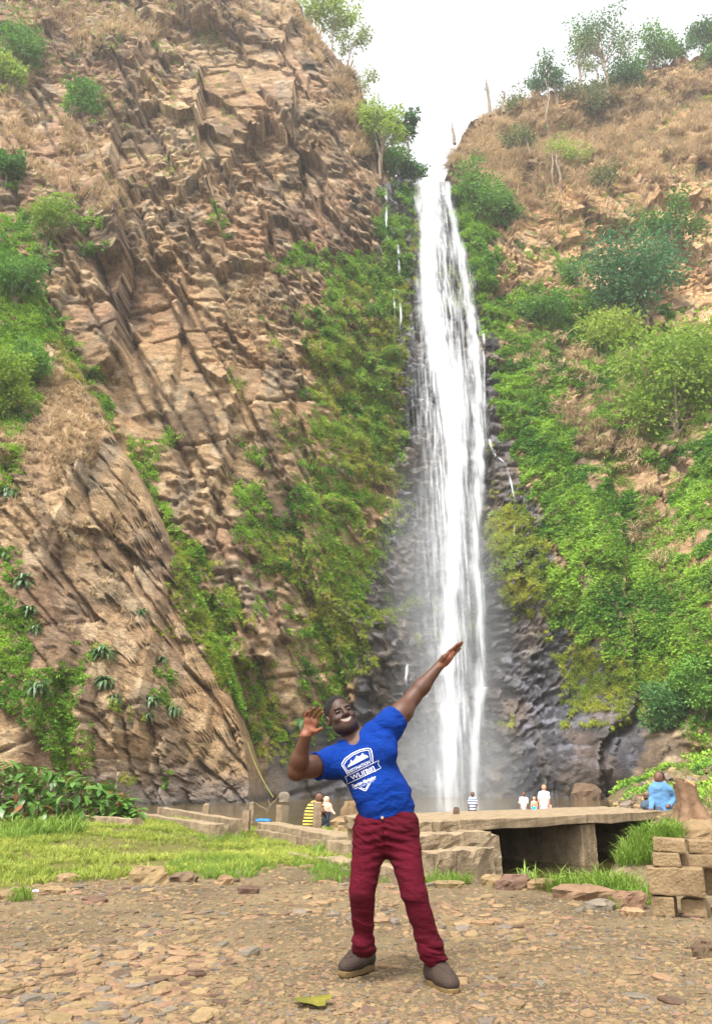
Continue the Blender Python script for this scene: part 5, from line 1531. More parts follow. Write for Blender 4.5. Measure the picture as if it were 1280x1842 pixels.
def slab(name, label, a, b, za, h, depth, seed, group='low concrete edges and steps by the pool', amp=.016):
    """a: (px, py) left end of the top front edge, b: right end, at height za"""
    A, B = G(a[0], a[1], za), G(b[0], b[1], za)
    d = (B - A)[:2]; d = d / np.linalg.norm(d); n_ = np.array((-d[1], d[0]))
    if n_[1] < 0: n_ = -n_
    o = rough_box(name, [tuple(A[:2]), tuple(B[:2]), tuple(B[:2] + n_ * depth), tuple(A[:2] + n_ * depth)], za - h, za, M['concrete'], None, amp=amp, seed=seed)
    return tag(o, label, 'step' if 'step' in name else 'wall', group)
slab('concrete_step', 'upper long concrete step where the man in stripes sits', (462, 1479), (604, 1504), .15, .5, .55, 321)
slab('concrete_step', 'second long concrete step below the seated man', (460, 1491), (580, 1513), .02, .4, .6, 322)
slab('concrete_step', 'short wide concrete step left of the man in blue', (586, 1512), (735, 1530), .12, .4, .9, 323)
slab('concrete_step', 'lowest mossy concrete kerb at the edge of the grass', (524, 1536), (735, 1564), .06, .3, .25, 324, amp=.03)
slab('low_wall', 'thin concrete edging in front of the broad-leaved shrub', (124, 1466), (240, 1473), .27, .5, .25, 325)
slab('low_wall', 'long far concrete wall running along the pool edge', (283, 1452), (412, 1474), .26, .6, .3, 326)
slab('low_wall', 'nearer concrete wall end overgrown with grass', (244, 1463), (380, 1483), .2, .5, .3, 327)

# stack of blocks at the right
stack = tag(empty('block_stack', G(1225, 1650, 0)), 'rough stack of sandcrete blocks propped up at the right edge', 'block wall')
SY = 7.25
def blk(x0, x1, y0, y1, dep, seed, dy=0.0, rot=0.0):
    a, b = P(x0, y1, SY + dy), P(x1, y1, SY + dy); t_ = P(x0, y0, SY + dy)
    cx, cy = (a[0] + b[0]) / 2, SY + dy + dep / 2
    c_, s_ = math.cos(rot), math.sin(rot)
    cor = []
    for (u_, v_) in ((a[0], SY + dy), (b[0], SY + dy), (b[0], SY + dy + dep), (a[0], SY + dy + dep)):
        cor.append((cx + c_ * (u_ - cx) - s_ * (v_ - cy), cy + s_ * (u_ - cx) + c_ * (v_ - cy)))
    z0, z1 = a[2], t_[2]
    o = rough_box('block', cor, z0, z1, M['block'], stack, amp=.008, seed=seed, bev=.014)
    return o
blk(1187, 1225, 1613, 1650, .24, 331, .05, -.5); blk(1243, 1283, 1619, 1656, .24, 332, .03, -.52)
blk(1179, 1275, 1561.5, 1612, .22, 333, .0, -.33); blk(1284, 1376, 1562.5, 1614, .22, 334, .30, -.33)
blk(1183, 1229, 1534, 1560.5, .20, 335, .03, -.36); blk(1235, 1300, 1538, 1561, .20, 336, .14, -.33)
blk(1184, 1241, 1509, 1533, .20, 337, .04, -.38); blk(1248, 1310, 1513, 1537, .20, 338, .16, -.3)

# posts by the water
M['post'] = simple_mat('weathered_wood', lin(150, 130, 104), .95, .3, 9, bump=.8, bscale=30, c2=lin(96, 80, 62))
def post(label, px, pt, pb, wpx, Y, seed, lean=0):
    r = random.Random(seed); b = P(px, pb, Y); t_ = P(px, pt, Y); w = wpx / px_size(b) / 2
    bm = bmesh.new(); H = t_[2] - b[2] + .15
    rings = []
    for i, z in enumerate((0, H * .3, H * .65, H)):
        s = w * r.uniform(.92, 1.08)
        rings.append([bm.verts.new((x * s + lean * z + r.uniform(-.006, .006), y * s + r.uniform(-.006, .006), z + (r.uniform(-.03, .03) if i == 3 else 0))) for x, y in ((-1, -.8), (-.8, -1), (.8, -1), (1, -.8), (1, .8), (.8, 1), (-.8, 1), (-1, .8))])
    for i in range(3):
        for k in range(8): bm.faces.new([rings[i][k], rings[i][(k + 1) % 8], rings[i + 1][(k + 1) % 8], rings[i + 1][k]])
    bm.faces.new(rings[3])
    me = bpy.data.meshes.new('post'); bm.to_mesh(me); bm.free(); me.materials.append(M['post'])
    tag(link('wooden_post', me, None, b - np.array((0, 0, .15)), (0, 0, r.uniform(-.4, .4))), label, 'post', 'posts along the pool edge')
post('thin upright board post left of the blue cloth', 452, 1442, 1470, 8, 20.6, 1)
post('short rotten post stump beside the thin board post', 443, 1458, 1482, 12, 20.2, 2)
post('square post standing in the shallow water', 501, 1449, 1478, 10, 21.5, 3)
post('stout post right beside the man in the striped shirt', 570, 1443, 1484, 13, 18.2, 4)
post('low post on the far concrete wall', 371, 1447, 1460, 11, 22.5, 5)

# tree stump on the right bank
M['stump'] = simple_mat('stump_bark', lin(128, 100, 76), .95, .3, 5, bump=.9, bscale=16, c2=lin(84, 64, 48))
M['stump_cut'] = simple_mat('stump_wood', lin(176, 134, 88), .9, .2, 8, bump=.5, bscale=24, c2=lin(128, 88, 60))
sb = P(1244, 1468, 14.6); sb[2] = min(sb[2], gz(sb[0], sb[1]) + .05)
st = tag(empty('tree_stump', sb), 'broken tree stump with flaring roots on the right bank', 'tree stump')
r = random.Random(3); V_, F_ = [], []
nst = 30; Hs = P(1238, 1408, 14.6)[2] - sb[2]
for i, (z, rad) in enumerate([(-.25, .42), (0, .31), (.15, .245), (.45, .19), (.8, .18), (1.0, .185)]):
    for k in range(nst):
        a = 2 * math.pi * k / nst
        fl2 = 1 + (.16 * math.sin(5 * a + 1) + .07 * math.sin(11 * a)) * (1.6 if z < .2 else .7)
        V_.append((rad * fl2 * math.cos(a) - .06 * z, rad * fl2 * math.sin(a), z * Hs + (.03 * math.sin(2 * a) + r.uniform(-.035, .035) if i == 5 else 0)))
for i in range(5):
    for k in range(nst): F_.append([i * nst + k, i * nst + (k + 1) % nst, (i + 1) * nst + (k + 1) % nst, (i + 1) * nst + k])
link('bark', make_mesh('bark', np.array(V_), F_, M['stump'], True), st)
tv = V_[-nst:] + [(-.06 + r.uniform(-.1, .1), r.uniform(-.1, .1), Hs * .93) for _ in range(1)]
link('broken_top', make_mesh('broken_top', np.array(tv), [[k, (k + 1) % nst, nst] for k in range(nst)], M['stump_cut']), st)
mb = MB(); q = np.array((-.2, -.1, -.05))
mb.tube([q, q + (-.35, -.25, -.1), q + (-.75, -.3, -.22), q + (-1.0, -.5, -.35)], [.07, .06, .05, .03], 7)
link('root', make_mesh('root', np.array(mb.v), mb.f, M['stump'], True), st)

# rope, cloth, twig, leaf, litter
M['rope'] = simple_mat('rope_fibre', lin(134, 138, 66), .8, .2, 10)
mb = MB(); pts = []
for i in range(22):
    t_ = i / 21
    pts.append(P(446 + 46 * t_ ** 1.25, 1335 + 100 * t_, 54.5 - 4.5 * t_) + np.array((0, 0, -.1 * math.sin(math.pi * t_))))
mb.tube(pts, [.02] * 22, 5)
tag(mb.obj('rope', M['rope'], None, True, loc=pts[-1]), 'yellow-green rope slanting down the rock to the pool', 'rope')
M['blue_cloth'] = simple_mat('blue_cloth', lin(40, 110, 190), .8, .25, 14, bump=.4)
def cloth(label, px, py, z, w, d, mat, seed, name, cat):
    c = G(px, py, z); n_ = 18; V_ = []
    for j in range(n_):
        for i in range(n_):
            u_, v_ = i / (n_ - 1) - .5, j / (n_ - 1) - .5
            V_.append((u_ * w * (1 + .3 * v_), v_ * d, .14 * w * (1 - 2.2 * (u_ * u_ + v_ * v_)) + .10 * w * float(fbm(np.array([u_ * 5]), np.array([v_ * 5]), seed=seed)[0])))
    F_ = [[j * n_ + i, j * n_ + i + 1, (j + 1) * n_ + i + 1, (j + 1) * n_ + i] for j in range(n_ - 1) for i in range(n_ - 1)]
    o = link(name, make_mesh(name, np.array(V_), F_, mat, True), None, c)
    sm = o.modifiers.new('thickness', 'SOLIDIFY'); sm.thickness = .012
    return tag(o, label, cat)
cloth('crumpled bright blue cloth on the end of the concrete steps', 473, 1477, .165, .36, .4, M['blue_cloth'], 5, 'cloth', 'cloth')
M['white_scrap'] = simple_mat('white_scrap', lin(214, 210, 204), .7, .2, 20)
cloth('small crumpled white litter on the second step', 525, 1496, .03, .12, .1, M['white_scrap'], 8, 'litter', 'litter')
cloth('little lilac scrap of litter on the ground at the left', 66, 1603, .0, .09, .07, simple_mat('lilac_scrap', lin(180, 176, 214), .6, .15, 20), 9, 'litter', 'litter')
mb = MB(); tw = P(480, 1456, 27)
mb.tube([tw + (0, 0, -.1), tw + (.1, 0, .12), tw + (.02, 0, .32)], [.02, .016, .006], 5); mb.tube([tw + (.1, 0, .12), tw + (.28, .1, .3), tw + (.36, .1, .5)], [.014, .01, .004], 5); mb.tube([tw + (0, 0, 0), tw + (-.25, .1, .1), tw + (-.42, .1, .22)], [.014, .01, .004], 5)
tag(mb.obj('dead_branch', M['post'], None, loc=tw), 'dead forked branch sticking out of the pool', 'branch')
# fallen yellow leaf
lf = G(562, 1806); V_ = [(0, 0, .018)]; out = []
r = random.Random(4)
for k in range(22):
    a = 2 * math.pi * k / 22
    rad = .075 * (1 + .22 * math.cos(5 * a) + r.uniform(-.12, .12))
    out.append((1.25 * rad * math.cos(a), rad * math.sin(a), .006 + .012 * math.sin(2 * a + 1) + r.uniform(0, .006)))
V_ += out
yl = link('fallen_leaf', make_mesh('fallen_leaf', np.array(V_), [[0, k + 1, (k + 1) % 22 + 1] for k in range(22)], simple_mat('yellow_leaf', lin(116, 108, 34), .85, .2, 14, c2=lin(76, 78, 28))), None, lf + np.array((0, 0, .014)), (0, 0, .2))
yl.modifiers.new('thickness', 'SOLIDIFY').thickness = .003
tag(yl, 'big lobed yellow leaf fallen on the stones in front', 'leaf')
# ================================================================== people: bodies and clothes as smooth blended volumes
class Field:
    def __init__(s, xs, ys, zs):
        s.ax = [np.asarray(a, np.float64) for a in (xs, ys, zs)]
        s.d = np.full([len(a) for a in s.ax], 1.0, np.float32)
    def win(s, lo, hi):
        return tuple(slice(max(0, int(np.searchsorted(a, l)) - 1), int(np.searchsorted(a, h)) + 1) for a, l, h in zip(s.ax, lo, hi))
    def grid(s, w):
        return np.meshgrid(*[a[q] for a, q in zip(s.ax, w)], indexing='ij', sparse=True)
    def put(s, w, d, k, mode):
        a = s.d[w]
        d = d.astype(np.float32)
        if mode == 'add':
            if k <= 0: r = np.minimum(a, d)
            else:
                h = np.clip(.5 + .5 * (d - a) / k, 0, 1); r = d * (1 - h) + a * h - k * h * (1 - h)
        else:
            b = -d
            if k <= 0: r = np.maximum(a, b)
            else:
                h = np.clip(.5 - .5 * (b - a) / k, 0, 1); r = b * (1 - h) + a * h + k * h * (1 - h)
        s.d[w] = r
    def cone(s, a, b, ra, rb, k=.03, flat=None, mode='add', cap=False, capa=False):
        """tapered limb from a to b; flat = (axis, factor) squashes the section along that axis"""
        a, b = np.asarray(a, float), np.asarray(b, float)
        R = max(ra, rb) + k + .03
        w = s.win(np.minimum(a, b) - R, np.maximum(a, b) + R)
        X, Y, Z = s.grid(w)
        ab = b - a; L2 = max(1e-12, ab @ ab)
        t = ((X - a[0]) * ab[0] + (Y - a[1]) * ab[1] + (Z - a[2]) * ab[2]) / L2
        tc = np.clip(t, 0, 1)
        wx, wy, wz = X - a[0] - tc * ab[0], Y - a[1] - tc * ab[1], Z - a[2] - tc * ab[2]
        if flat is not None:
            n, f = np.asarray(flat[0], float), flat[1]
            q = (wx * n[0] + wy * n[1] + wz * n[2]) * (1 / f - 1)
            wx, wy, wz = wx + q * n[0], wy + q * n[1], wz + q * n[2]
        d = np.sqrt(wx * wx + wy * wy + wz * wz) - (ra + (rb - ra) * tc)
        if flat is not None: d = d * (.5 + .5 * flat[1])
        if cap: d = np.maximum(d, (t - 1) * math.sqrt(L2))
        if capa: d = np.maximum(d, -t * math.sqrt(L2))
        s.put(w, d, k, mode)
    def ell(s, c, r, k=.02, R=None, mode='add'):
        """ellipsoid, R: 3x3 columns = its axes"""
        c, r = np.asarray(c, float), np.asarray(r, float)
        R = np.eye(3) if R is None else R
        m = r.max() + k + .02
        w = s.win(c - m, c + m)
        X, Y, Z = s.grid(w)
        x, y, z = X - c[0], Y - c[1], Z - c[2]
        q = [(x * R[0, i] + y * R[1, i] + z * R[2, i]) for i in range(3)]
        k0 = np.sqrt(sum((q[i] / r[i]) ** 2 for i in range(3))); k1 = np.sqrt(sum((q[i] / r[i] ** 2) ** 2 for i in range(3)))
        s.put(w, k0 * (k0 - 1) / np.maximum(k1, 1e-9), k, mode)
    def halfspace(s, p, n, lo, hi):
        """cut away everything on the n side of p, inside the box lo..hi"""
        w = s.win(lo, hi); X, Y, Z = s.grid(w)
        s.d[w] = np.maximum(s.d[w], ((X - p[0]) * n[0] + (Y - p[1]) * n[1] + (Z - p[2]) * n[2]).astype(np.float32))
    def mesh(s):
        """surface nets"""
        d = s.d; sg = d < 0
        nx, ny, nz = d.shape
        c = np.zeros((nx - 1, ny - 1, nz - 1), np.uint8)
        for i in (0, 1):
            for j in (0, 1):
                for k in (0, 1): c += sg[i:nx - 1 + i, j:ny - 1 + j, k:nz - 1 + k]
        act = (c > 0) & (c < 8)
        I = np.argwhere(act); n = len(I)
        idm = np.full(c.shape, -1, np.int32); idm[act] = np.arange(n)
        acc = np.zeros((n, 3)); cnt = np.zeros(n)
        cor = [(i, j, k) for i in (0, 1) for j in (0, 1) for k in (0, 1)]
        val = {q: d[I[:, 0] + q[0], I[:, 1] + q[1], I[:, 2] + q[2]].astype(float) for q in cor}
        for q in cor:
            for ax in range(3):
                if q[ax] == 0:
                    q2 = tuple(v + (1 if m == ax else 0) for m, v in enumerate(q))
                    a, b = val[q], val[q2]
                    m = (a < 0) != (b < 0)
                    t = np.where(m, a / np.where(m, a - b, 1), 0)
                    for e in range(3):
                        p0 = s.ax[e][I[:, e] + q[e]]; p1 = s.ax[e][I[:, e] + q2[e]]
                        acc[:, e] += np.where(m, p0 + (p1 - p0) * t, 0)
                    cnt += m
        V = acc / cnt[:, None]
        Fs = []
        for ax in range(3):
            sl0 = [slice(None)] * 3; sl1 = [slice(None)] * 3
            sl0[ax] = slice(0, -1); sl1[ax] = slice(1, None)
            a, b = sg[tuple(sl0)], sg[tuple(sl1)]
            E = np.argwhere(a != b)
            o1, o2 = [(1, 2), (2, 0), (0, 1)][ax]
            E = E[(E[:, o1] > 0) & (E[:, o2] > 0) & (E[:, o1] < d.shape[o1] - 1) & (E[:, o2] < d.shape[o2] - 1)]
            def cell(u, v):
                q = E.copy(); q[:, o1] += u; q[:, o2] += v
                return idm[q[:, 0], q[:, 1], q[:, 2]]
            Q = np.stack([cell(-1, -1), cell(0, -1), cell(0, 0), cell(-1, 0)], 1)
            inside_first = sg[tuple(E.T)]
            Q[~inside_first] = Q[~inside_first][:, ::-1]
            Fs.append(Q)
        Fq = np.concatenate(Fs)
        return V, Fq[(Fq >= 0).all(1)]

def axis(a, b, h):
    return np.linspace(a, b, int((b - a) / h) + 2)
def vnormals(V, Fq):
    n = np.cross(V[Fq[:, 2]] - V[Fq[:, 0]], V[Fq[:, 3]] - V[Fq[:, 1]])
    N_ = np.zeros_like(V)
    for k in range(4): np.add.at(N_, Fq[:, k], n)
    return N_ / np.maximum(1e-9, np.linalg.norm(N_, axis=1))[:, None]
def relax(V, Fq, it=1, lam=.5):
    E = np.concatenate([Fq[:, [0, 1]], Fq[:, [1, 2]], Fq[:, [2, 3]], Fq[:, [3, 0]]])
    for _ in range(it):
        s = np.zeros_like(V); c = np.zeros(len(V))
        for k in range(3): s[:, k] = np.bincount(E[:, 0], V[E[:, 1], k], len(V)) + np.bincount(E[:, 1], V[E[:, 0], k], len(V))
        c = np.bincount(E[:, 0], minlength=len(V)) + np.bincount(E[:, 1], minlength=len(V))
        V = V + lam * (s / c[:, None] - V)
    return V

def skin_mat():
    m, nt, b = new_mat('brown_skin')
    at = N(nt, 'ShaderNodeAttribute', attribute_name='skin_colour')
    tc = N(nt, 'ShaderNodeTexCoord')
    n = N(nt, 'ShaderNodeTexNoise'); n.inputs['Scale'].default_value = 26; n.inputs['Detail'].default_value = 6
    nt.links.new(tc.outputs['Object'], n.inputs['Vector'])
    mr = N(nt, 'ShaderNodeMapRange'); mr.inputs['To Min'].default_value = .8; mr.inputs['To Max'].default_value = 1.2
    nt.links.new(n.outputs['Fac'], mr.inputs['Value'])
    hv = N(nt, 'ShaderNodeHueSaturation'); nt.links.new(at.outputs['Color'], hv.inputs['Color']); nt.links.new(mr.outputs[0], hv.inputs['Value'])
    nt.links.new(hv.outputs[0], b.inputs['Base Color'])
    b.inputs['Roughness'].default_value = .55; b.inputs['Specular IOR Level'].default_value = .4
    n2 = N(nt, 'ShaderNodeTexNoise'); n2.inputs['Scale'].default_value = 220
    nt.links.new(tc.outputs['Object'], n2.inputs['Vector'])
    bp = N(nt, 'ShaderNodeBump'); bp.inputs['Strength'].default_value = .15; bp.inputs['Distance'].default_value = .003
    nt.links.new(n2.outputs['Fac'], bp.inputs['Height']); nt.links.new(bp.outputs[0], b.inputs['Normal'])
    return m
M['skin'] = skin_mat()
def cloth_mat(name, c, weave=260, rough=.9, var=.12, wrinkle=0):
    m = simple_mat(name, c, rough, var, 5, bump=.35, bscale=weave, spec=.12)
    if wrinkle:
        # fine creases, chained in front of the weave
        nt = m.node_tree; b = nt.nodes['Principled BSDF']; wv = b.inputs['Normal'].links[0].from_node
        tc = N(nt, 'ShaderNodeTexCoord'); mp = N(nt, 'ShaderNodeMapping'); mp.inputs['Scale'].default_value = (1, 1, 2.6); mp.inputs['Rotation'].default_value = (0, .35, 0)
        n = N(nt, 'ShaderNodeTexNoise'); n.inputs['Scale'].default_value = 9; n.inputs['Detail'].default_value = 4; n.inputs['Distortion'].default_value = .6
        nt.links.new(tc.outputs['Object'], mp.inputs['Vector']); nt.links.new(mp.outputs[0], n.inputs['Vector'])
        ab = N(nt, 'ShaderNodeMath', operation='SUBTRACT'); ab.inputs[1].default_value = .5; nt.links.new(n.outputs['Fac'], ab.inputs[0])
        a2 = N(nt, 'ShaderNodeMath', operation='ABSOLUTE'); nt.links.new(ab.outputs[0], a2.inputs[0])
        bp = N(nt, 'ShaderNodeBump'); bp.inputs['Strength'].default_value = wrinkle; bp.inputs['Distance'].default_value = .06; bp.invert = True
        nt.links.new(a2.outputs[0], bp.inputs['Height']); nt.links.new(bp.outputs[0], wv.inputs['Normal'])
    return m

def build_man():
    base = (G(645, 1757) + G(795, 1785)) / 2; base[2] = 0
    man = tag(empty('person', base), 'man in royal blue printed T-shirt and burgundy trousers, leaning back with one arm raised', 'person')
    # ---- joints
    shL, elL, wrL = P(596, 1371, 4.99), P(533, 1388, 4.80), P(549, 1324, 4.70)
    shR, elR, wrR = P(703, 1304, 5.0), P(742, 1255, 5.10), P(791, 1196, 5.14)
    C1, C2, C3 = P(656, 1368, 5.0), P(693, 1440, 5.0), P(697.5, 1467, 5.0)
    neck0, neck1 = P(640, 1340, 5.03), P(624, 1300, 5.0)
    # ---- head frame
    def rot(axis_, deg): return np.array(Matrix.Rotation(math.radians(deg), 3, axis_))
    Rh = rot('Y', -19) @ rot('Z', 20) @ rot('X', -8)
    hr, hf, hu = Rh @ np.array((1, 0, 0)), Rh @ np.array((0, -1, 0)), Rh @ np.array((0, 0, 1))
    HB = np.stack([hr, hf, hu], 1)
    S = 1.02
    eye_mid = P(617.5, 1277, 4.90)
    O = eye_mid - hf * .088 * S - hu * .004 * S
    def H(x, y, z): return O + (hr * x + hf * y + hu * z) * S
    # ---- grid: fine where the head and hands are
    zf = axis(1.12, 1.98, .0034)
    f = Field(axis(-.46, .82, .0036), axis(4.50, 5.34, .0044), np.concatenate([axis(.80, 1.115, .008), zf]))
    # torso under the shirt, neck
    f.cone(C1, C2, .165, .14, 0, ((0, 1, 0), .62)); f.cone(C2, P(697, 1462, 5.0), .14, .14, .03, ((0, 1, 0), .62))
    f.cone(shL, shR, .062, .062, .05)
    f.cone(neck0, neck1, .068, .061, .03)
    f.cone(P(610, 1362, 5.02), P(628, 1335, 5.02), .05, .05, .05); f.cone(P(690, 1314, 5.02), P(650, 1330, 5.02), .05, .05, .05)
    # head
    f.ell(H(0, -.012, .030), np.array((.076, .096, .090)) * S, .02, HB)
    f.ell(H(0, .022, -.042), np.array((.067, .070, .078)) * S, .03, HB)
    f.ell(H(0, .050, -.092), np.array((.040, .032, .026)) * S, .03, HB)
    for sx_ in (-1, 1):
        f.ell(H(sx_ * .042, .060, -.030), np.array((.028, .026, .024)) * S, .014, HB)      # smiling cheeks
        f.ell(H(sx_ * .048, .020, -.075), np.array((.026, .035, .03)) * S, .03, HB)         # jaw
        f.ell(H(sx_ * .028, .082, .024), np.array((.027, .012, .009)) * S, .012, HB)        # brow
        f.ell(H(sx_ * .034, .092, .004), np.array((.017, .014, .008)) * S, .006, HB, 'sub')  # eye socket
        f.ell(H(sx_ * .034, .078, .004), np.array((.017, .011, .010)) * S, .004, HB)        # lids
        f.ell(H(sx_ * .080, -.012, -.012), np.array((.010, .020, .032)) * S, .008, HB)      # ear
        f.ell(H(sx_ * .087, -.006, -.012), np.array((.006, .010, .018)) * S, .004, HB, 'sub')
        f.ell(H(sx_ * .015, .096, -.030), np.array((.012, .012, .009)) * S, .008, HB)       # nostril wing
    f.cone(H(0, .088, .012), H(0, .108, -.024), .009 * S, .015 * S, .012)
    # laughing mouth: opening with lips round it
    for t_ in np.linspace(-1, 1, 9):
        mx, mz = .037 * t_, -.056 + .014 * t_ * t_
        f.ell(H(mx, .086 - .016 * t_ * t_, mz + .0095 * (1 - t_ * t_)), np.array((.009, .008, .0052)) * S, .006, HB)
        f.ell(H(mx * .92, .085 - .016 * t_ * t_, mz - .0145 * (1 - t_ * t_)), np.array((.009, .009, .0062)) * S, .006, HB)
    for t_ in np.linspace(-1, 1, 9):
        f.ell(H(.032 * t_, .096 - .014 * t_ * t_, -.058 + .013 * t_ * t_), np.array((.007, .020, .0098 * (1.02 - t_ * t_ * .6))) * S, 0, HB, 'sub')
    # arms
    f.cone(shL, elL, .066, .050, .04); f.cone(elL, elL + (wrL - elL) * .35, .049, .051, .02); f.cone(elL + (wrL - elL) * .3, wrL, .051, .030, .02)
    f.ell(shL * .45 + elL * .55 + np.array((0, -.012, .01)), (.06, .055, .055), .04)
    f.cone(shR, elR, .070, .050, .04); f.cone(elR, elR + (wrR - elR) * .35, .048, .050, .02); f.cone(elR + (wrR - elR) * .3, wrR, .050, .028, .02)
    f.ell(shR * .5 + elR * .5 + np.array((.0, -.01, -.008)), (.064, .06, .06), .04)
    # his right hand: open, palm to the camera
    YH = 4.70
    pal = P(555.5, 1306, YH - .005)
    f.cone(wrL, P(555, 1314, YH), .027, .03, .015, ((0, 1, 0), .6)); f.cone(P(552, 1313, YH), P(554, 1296, YH - .005), .024, .022, .012, ((0, 1, 0), .55)); f.cone(P(560, 1314, YH), P(566, 1300, YH - .005), .026, .02, .014, ((0, 1, 0), .55))
    f.cone(P(553, 1296, YH - .005), P(568, 1299, YH - .005), .017, .017, .012, ((0, 1, 0), .7))
    fing = [((549, 1294), (549.5, 1286), (553, 1281), (556.5, 1279.5), .0088), ((554.5, 1292), (558, 1284), (561.5, 1278), (565, 1273.5), .0097), ((561.5, 1292.5), (567, 1285), (572, 1279), (576.5, 1274), .0100), ((568, 1297), (572.5, 1290), (576.5, 1285), (580, 1281), .0096)]
    for i, (a, b, c, d, r_) in enumerate(fing):
        q = [P(*a, YH - .005), P(*b, YH - .012), P(*c, YH - .032), P(*d, YH - .058)]
        for k in range(3): f.cone(q[k], q[k + 1], r_ * (1.02 - .08 * k), r_ * (.96 - .1 * k), .004)
    q = [P(563, 1315, YH - .01), P(569, 1315.5, YH - .03), P(574, 1313, YH - .04), P(578, 1310.5, YH - .05)]
    for k, r_ in enumerate((.0165, .0125, .0112)): f.cone(q[k], q[k + 1], r_, r_ * .86, .006)
    # his left hand: fingers together pointing up along the arm
    hd = (wrR - elR); hd = hd / np.linalg.norm(hd)
    YR = 5.15
    f.cone(wrR, P(800, 1186, YR), .027, .030, .015, ((0, 1, 0), .75)); f.cone(P(798, 1189, YR), P(811, 1175, YR), .030, .026, .015, ((0, 1, 0), .6)); f.cone(P(800, 1193, YR), P(810, 1183, YR), .02, .017, .014)
    for a, b, c, d, r_, dy_ in [((806, 1172), (814, 1166), (821, 1160), (829.5, 1155), .0100, -.012), ((809, 1174), (817, 1167), (824, 1161), (831, 1156), .0102, .006), ((811, 1178), (818, 1171), (824, 1166), (829, 1160), .0098, .02), ((812, 1182), (818, 1176), (823, 1171), (827.5, 1167), .0088, .012)]:
        q = [P(*a, YR + dy_), P(*b, YR + dy_), P(*c, YR + dy_), P(*d, YR + dy_ + .01)]
        for k in range(3): f.cone(q[k], q[k + 1], r_ * (1.02 - .08 * k), r_ * (.95 - .1 * k), .004)
    q = [P(793, 1189, YR - .025), P(799, 1182, YR - .045), P(803, 1177.5, YR - .05), P(806, 1174, YR - .05)]
    for k, r_ in enumerate((.0165, .0125, .0112)): f.cone(q[k], q[k + 1], r_, r_ * .86, .006)
    V, Fq = f.mesh(); V = relax(V, Fq, 1, .4)
    # colours of the skin itself: lighter palms, darker lips and beard shadow
    base_c = lin(72, 42, 25)
    C = np.repeat(base_c[None], len(V), 0)
    Nn = vnormals(V, Fq)
    vx, vy = project(V)
    lh = ((vx > 535) & (vx < 585) & (vy < 1324)) & (Nn[:, 1] < -.1)
    C[lh] = lin(112, 64, 40)
    rh = ((vx > 786) & (vy < 1200)) & (Nn[:, 1] < .1) & ((Nn @ np.array((.7, -.3, -.6))) > .1)
    C[rh] = lin(112, 64, 40)
    L = (V - O) @ HB / S
    isH = (np.abs(L[:, 0]) < .11) & (np.abs(L[:, 1]) < .14) & (L[:, 2] > -.13) & (L[:, 2] < .14)
    C[isH] = lin(58, 36, 25)
    bd = isH & (L[:, 2] < -.052 - .25 * (L[:, 1] - .07)) & (L[:, 1] > -.02) & (L[:, 2] < -.045)
    C[bd] = lin(46, 31, 25)
    lips = isH & (L[:, 1] > .072) & (np.abs(L[:, 0]) < .042) & (L[:, 2] < -.040 + 8 * L[:, 0] ** 2) & (L[:, 2] > -.082 + 8 * L[:, 0] ** 2)
    C[lips] = lin(78, 42, 36)
    body = obj('body', V, Fq, M['skin'], man, smooth=True)
    vattr(body.data, 'skin_colour', C, 'FLOAT_COLOR')
    # ---- hair, brows, eyes, teeth
    hx, hy, hz = [axis(O[i] - .17, O[i] + .17, .004) for i in range(3)]
    g = Field(hx, hy, hz)
    g.ell(H(0, -.014, .032), np.array((.0792, .0985, .0938)) * S, 0, HB)
    pl = hf * .60 - hu * .80; pl /= np.linalg.norm(pl)
    g.halfspace(H(0, .066, .060), pl, O - .2, O + .2)
    pl2 = hf * .95 - hu * .3; g.halfspace(H(0, .052, .04), pl2 / np.linalg.norm(pl2), O - .2, O + .2)
    Vh, Fh = g.mesh()
    nn = vnormals(Vh, Fh); Vh = Vh + nn * (.0015 * fbm(Vh[:, 0] * 160, Vh[:, 1] * 160, Vh[:, 2] * 160, seed=1, oct=2))[:, None]
    obj('hair', Vh, Fh, simple_mat('black_hair', lin(26, 22, 20), .8, .3, 120, bump=.8, bscale=240), man, smooth=True)
    def blob(name, items, mat, h=.0022, sm=True):
        P0 = np.array([i[0] for i in items]); m_ = max(max(i[1]) for i in items) * S + .01
        g = Field(*[axis(P0[:, i].min() - m_, P0[:, i].max() + m_, h) for i in range(3)])
        for (c, r_, mode) in items: g.ell(c, np.array(r_) * S, .003, HB, mode)
        v, fq = g.mesh()
        return obj(name, v, fq, mat, man, smooth=sm)
    M['eye_dark'] = simple_mat('dark_eye', lin(24, 16, 14), .2, .1, 10, spec=.6)
    M['teeth'] = simple_mat('tooth_enamel', lin(206, 196, 182), .35, .08, 60, spec=.5)
    for sx_ in (-1, 1):
        blob('eye', [(H(sx_ * .034, .0875, .003), (.0125, .004, .0034), 'add')], M['eye_dark'])
        blob('eyebrow', [(H(sx_ * (.020 + .011 * k), .091 - .004 * k * k, .0235 + .003 * math.sin(k * 1.4)), (.009, .004, .0034), 'add') for k in range(3)], M['eye_dark'])
    blob('mouth', [(H(.022 * t_, .072 - .012 * t_ * t_, -.058 + .008 * t_ * t_), (.012, .010, .012), 'add') for t_ in (-1, -.5, 0, .5, 1)], simple_mat('mouth_inside', lin(60, 24, 24), .5, .1, 10))
    tv, tf = [], []
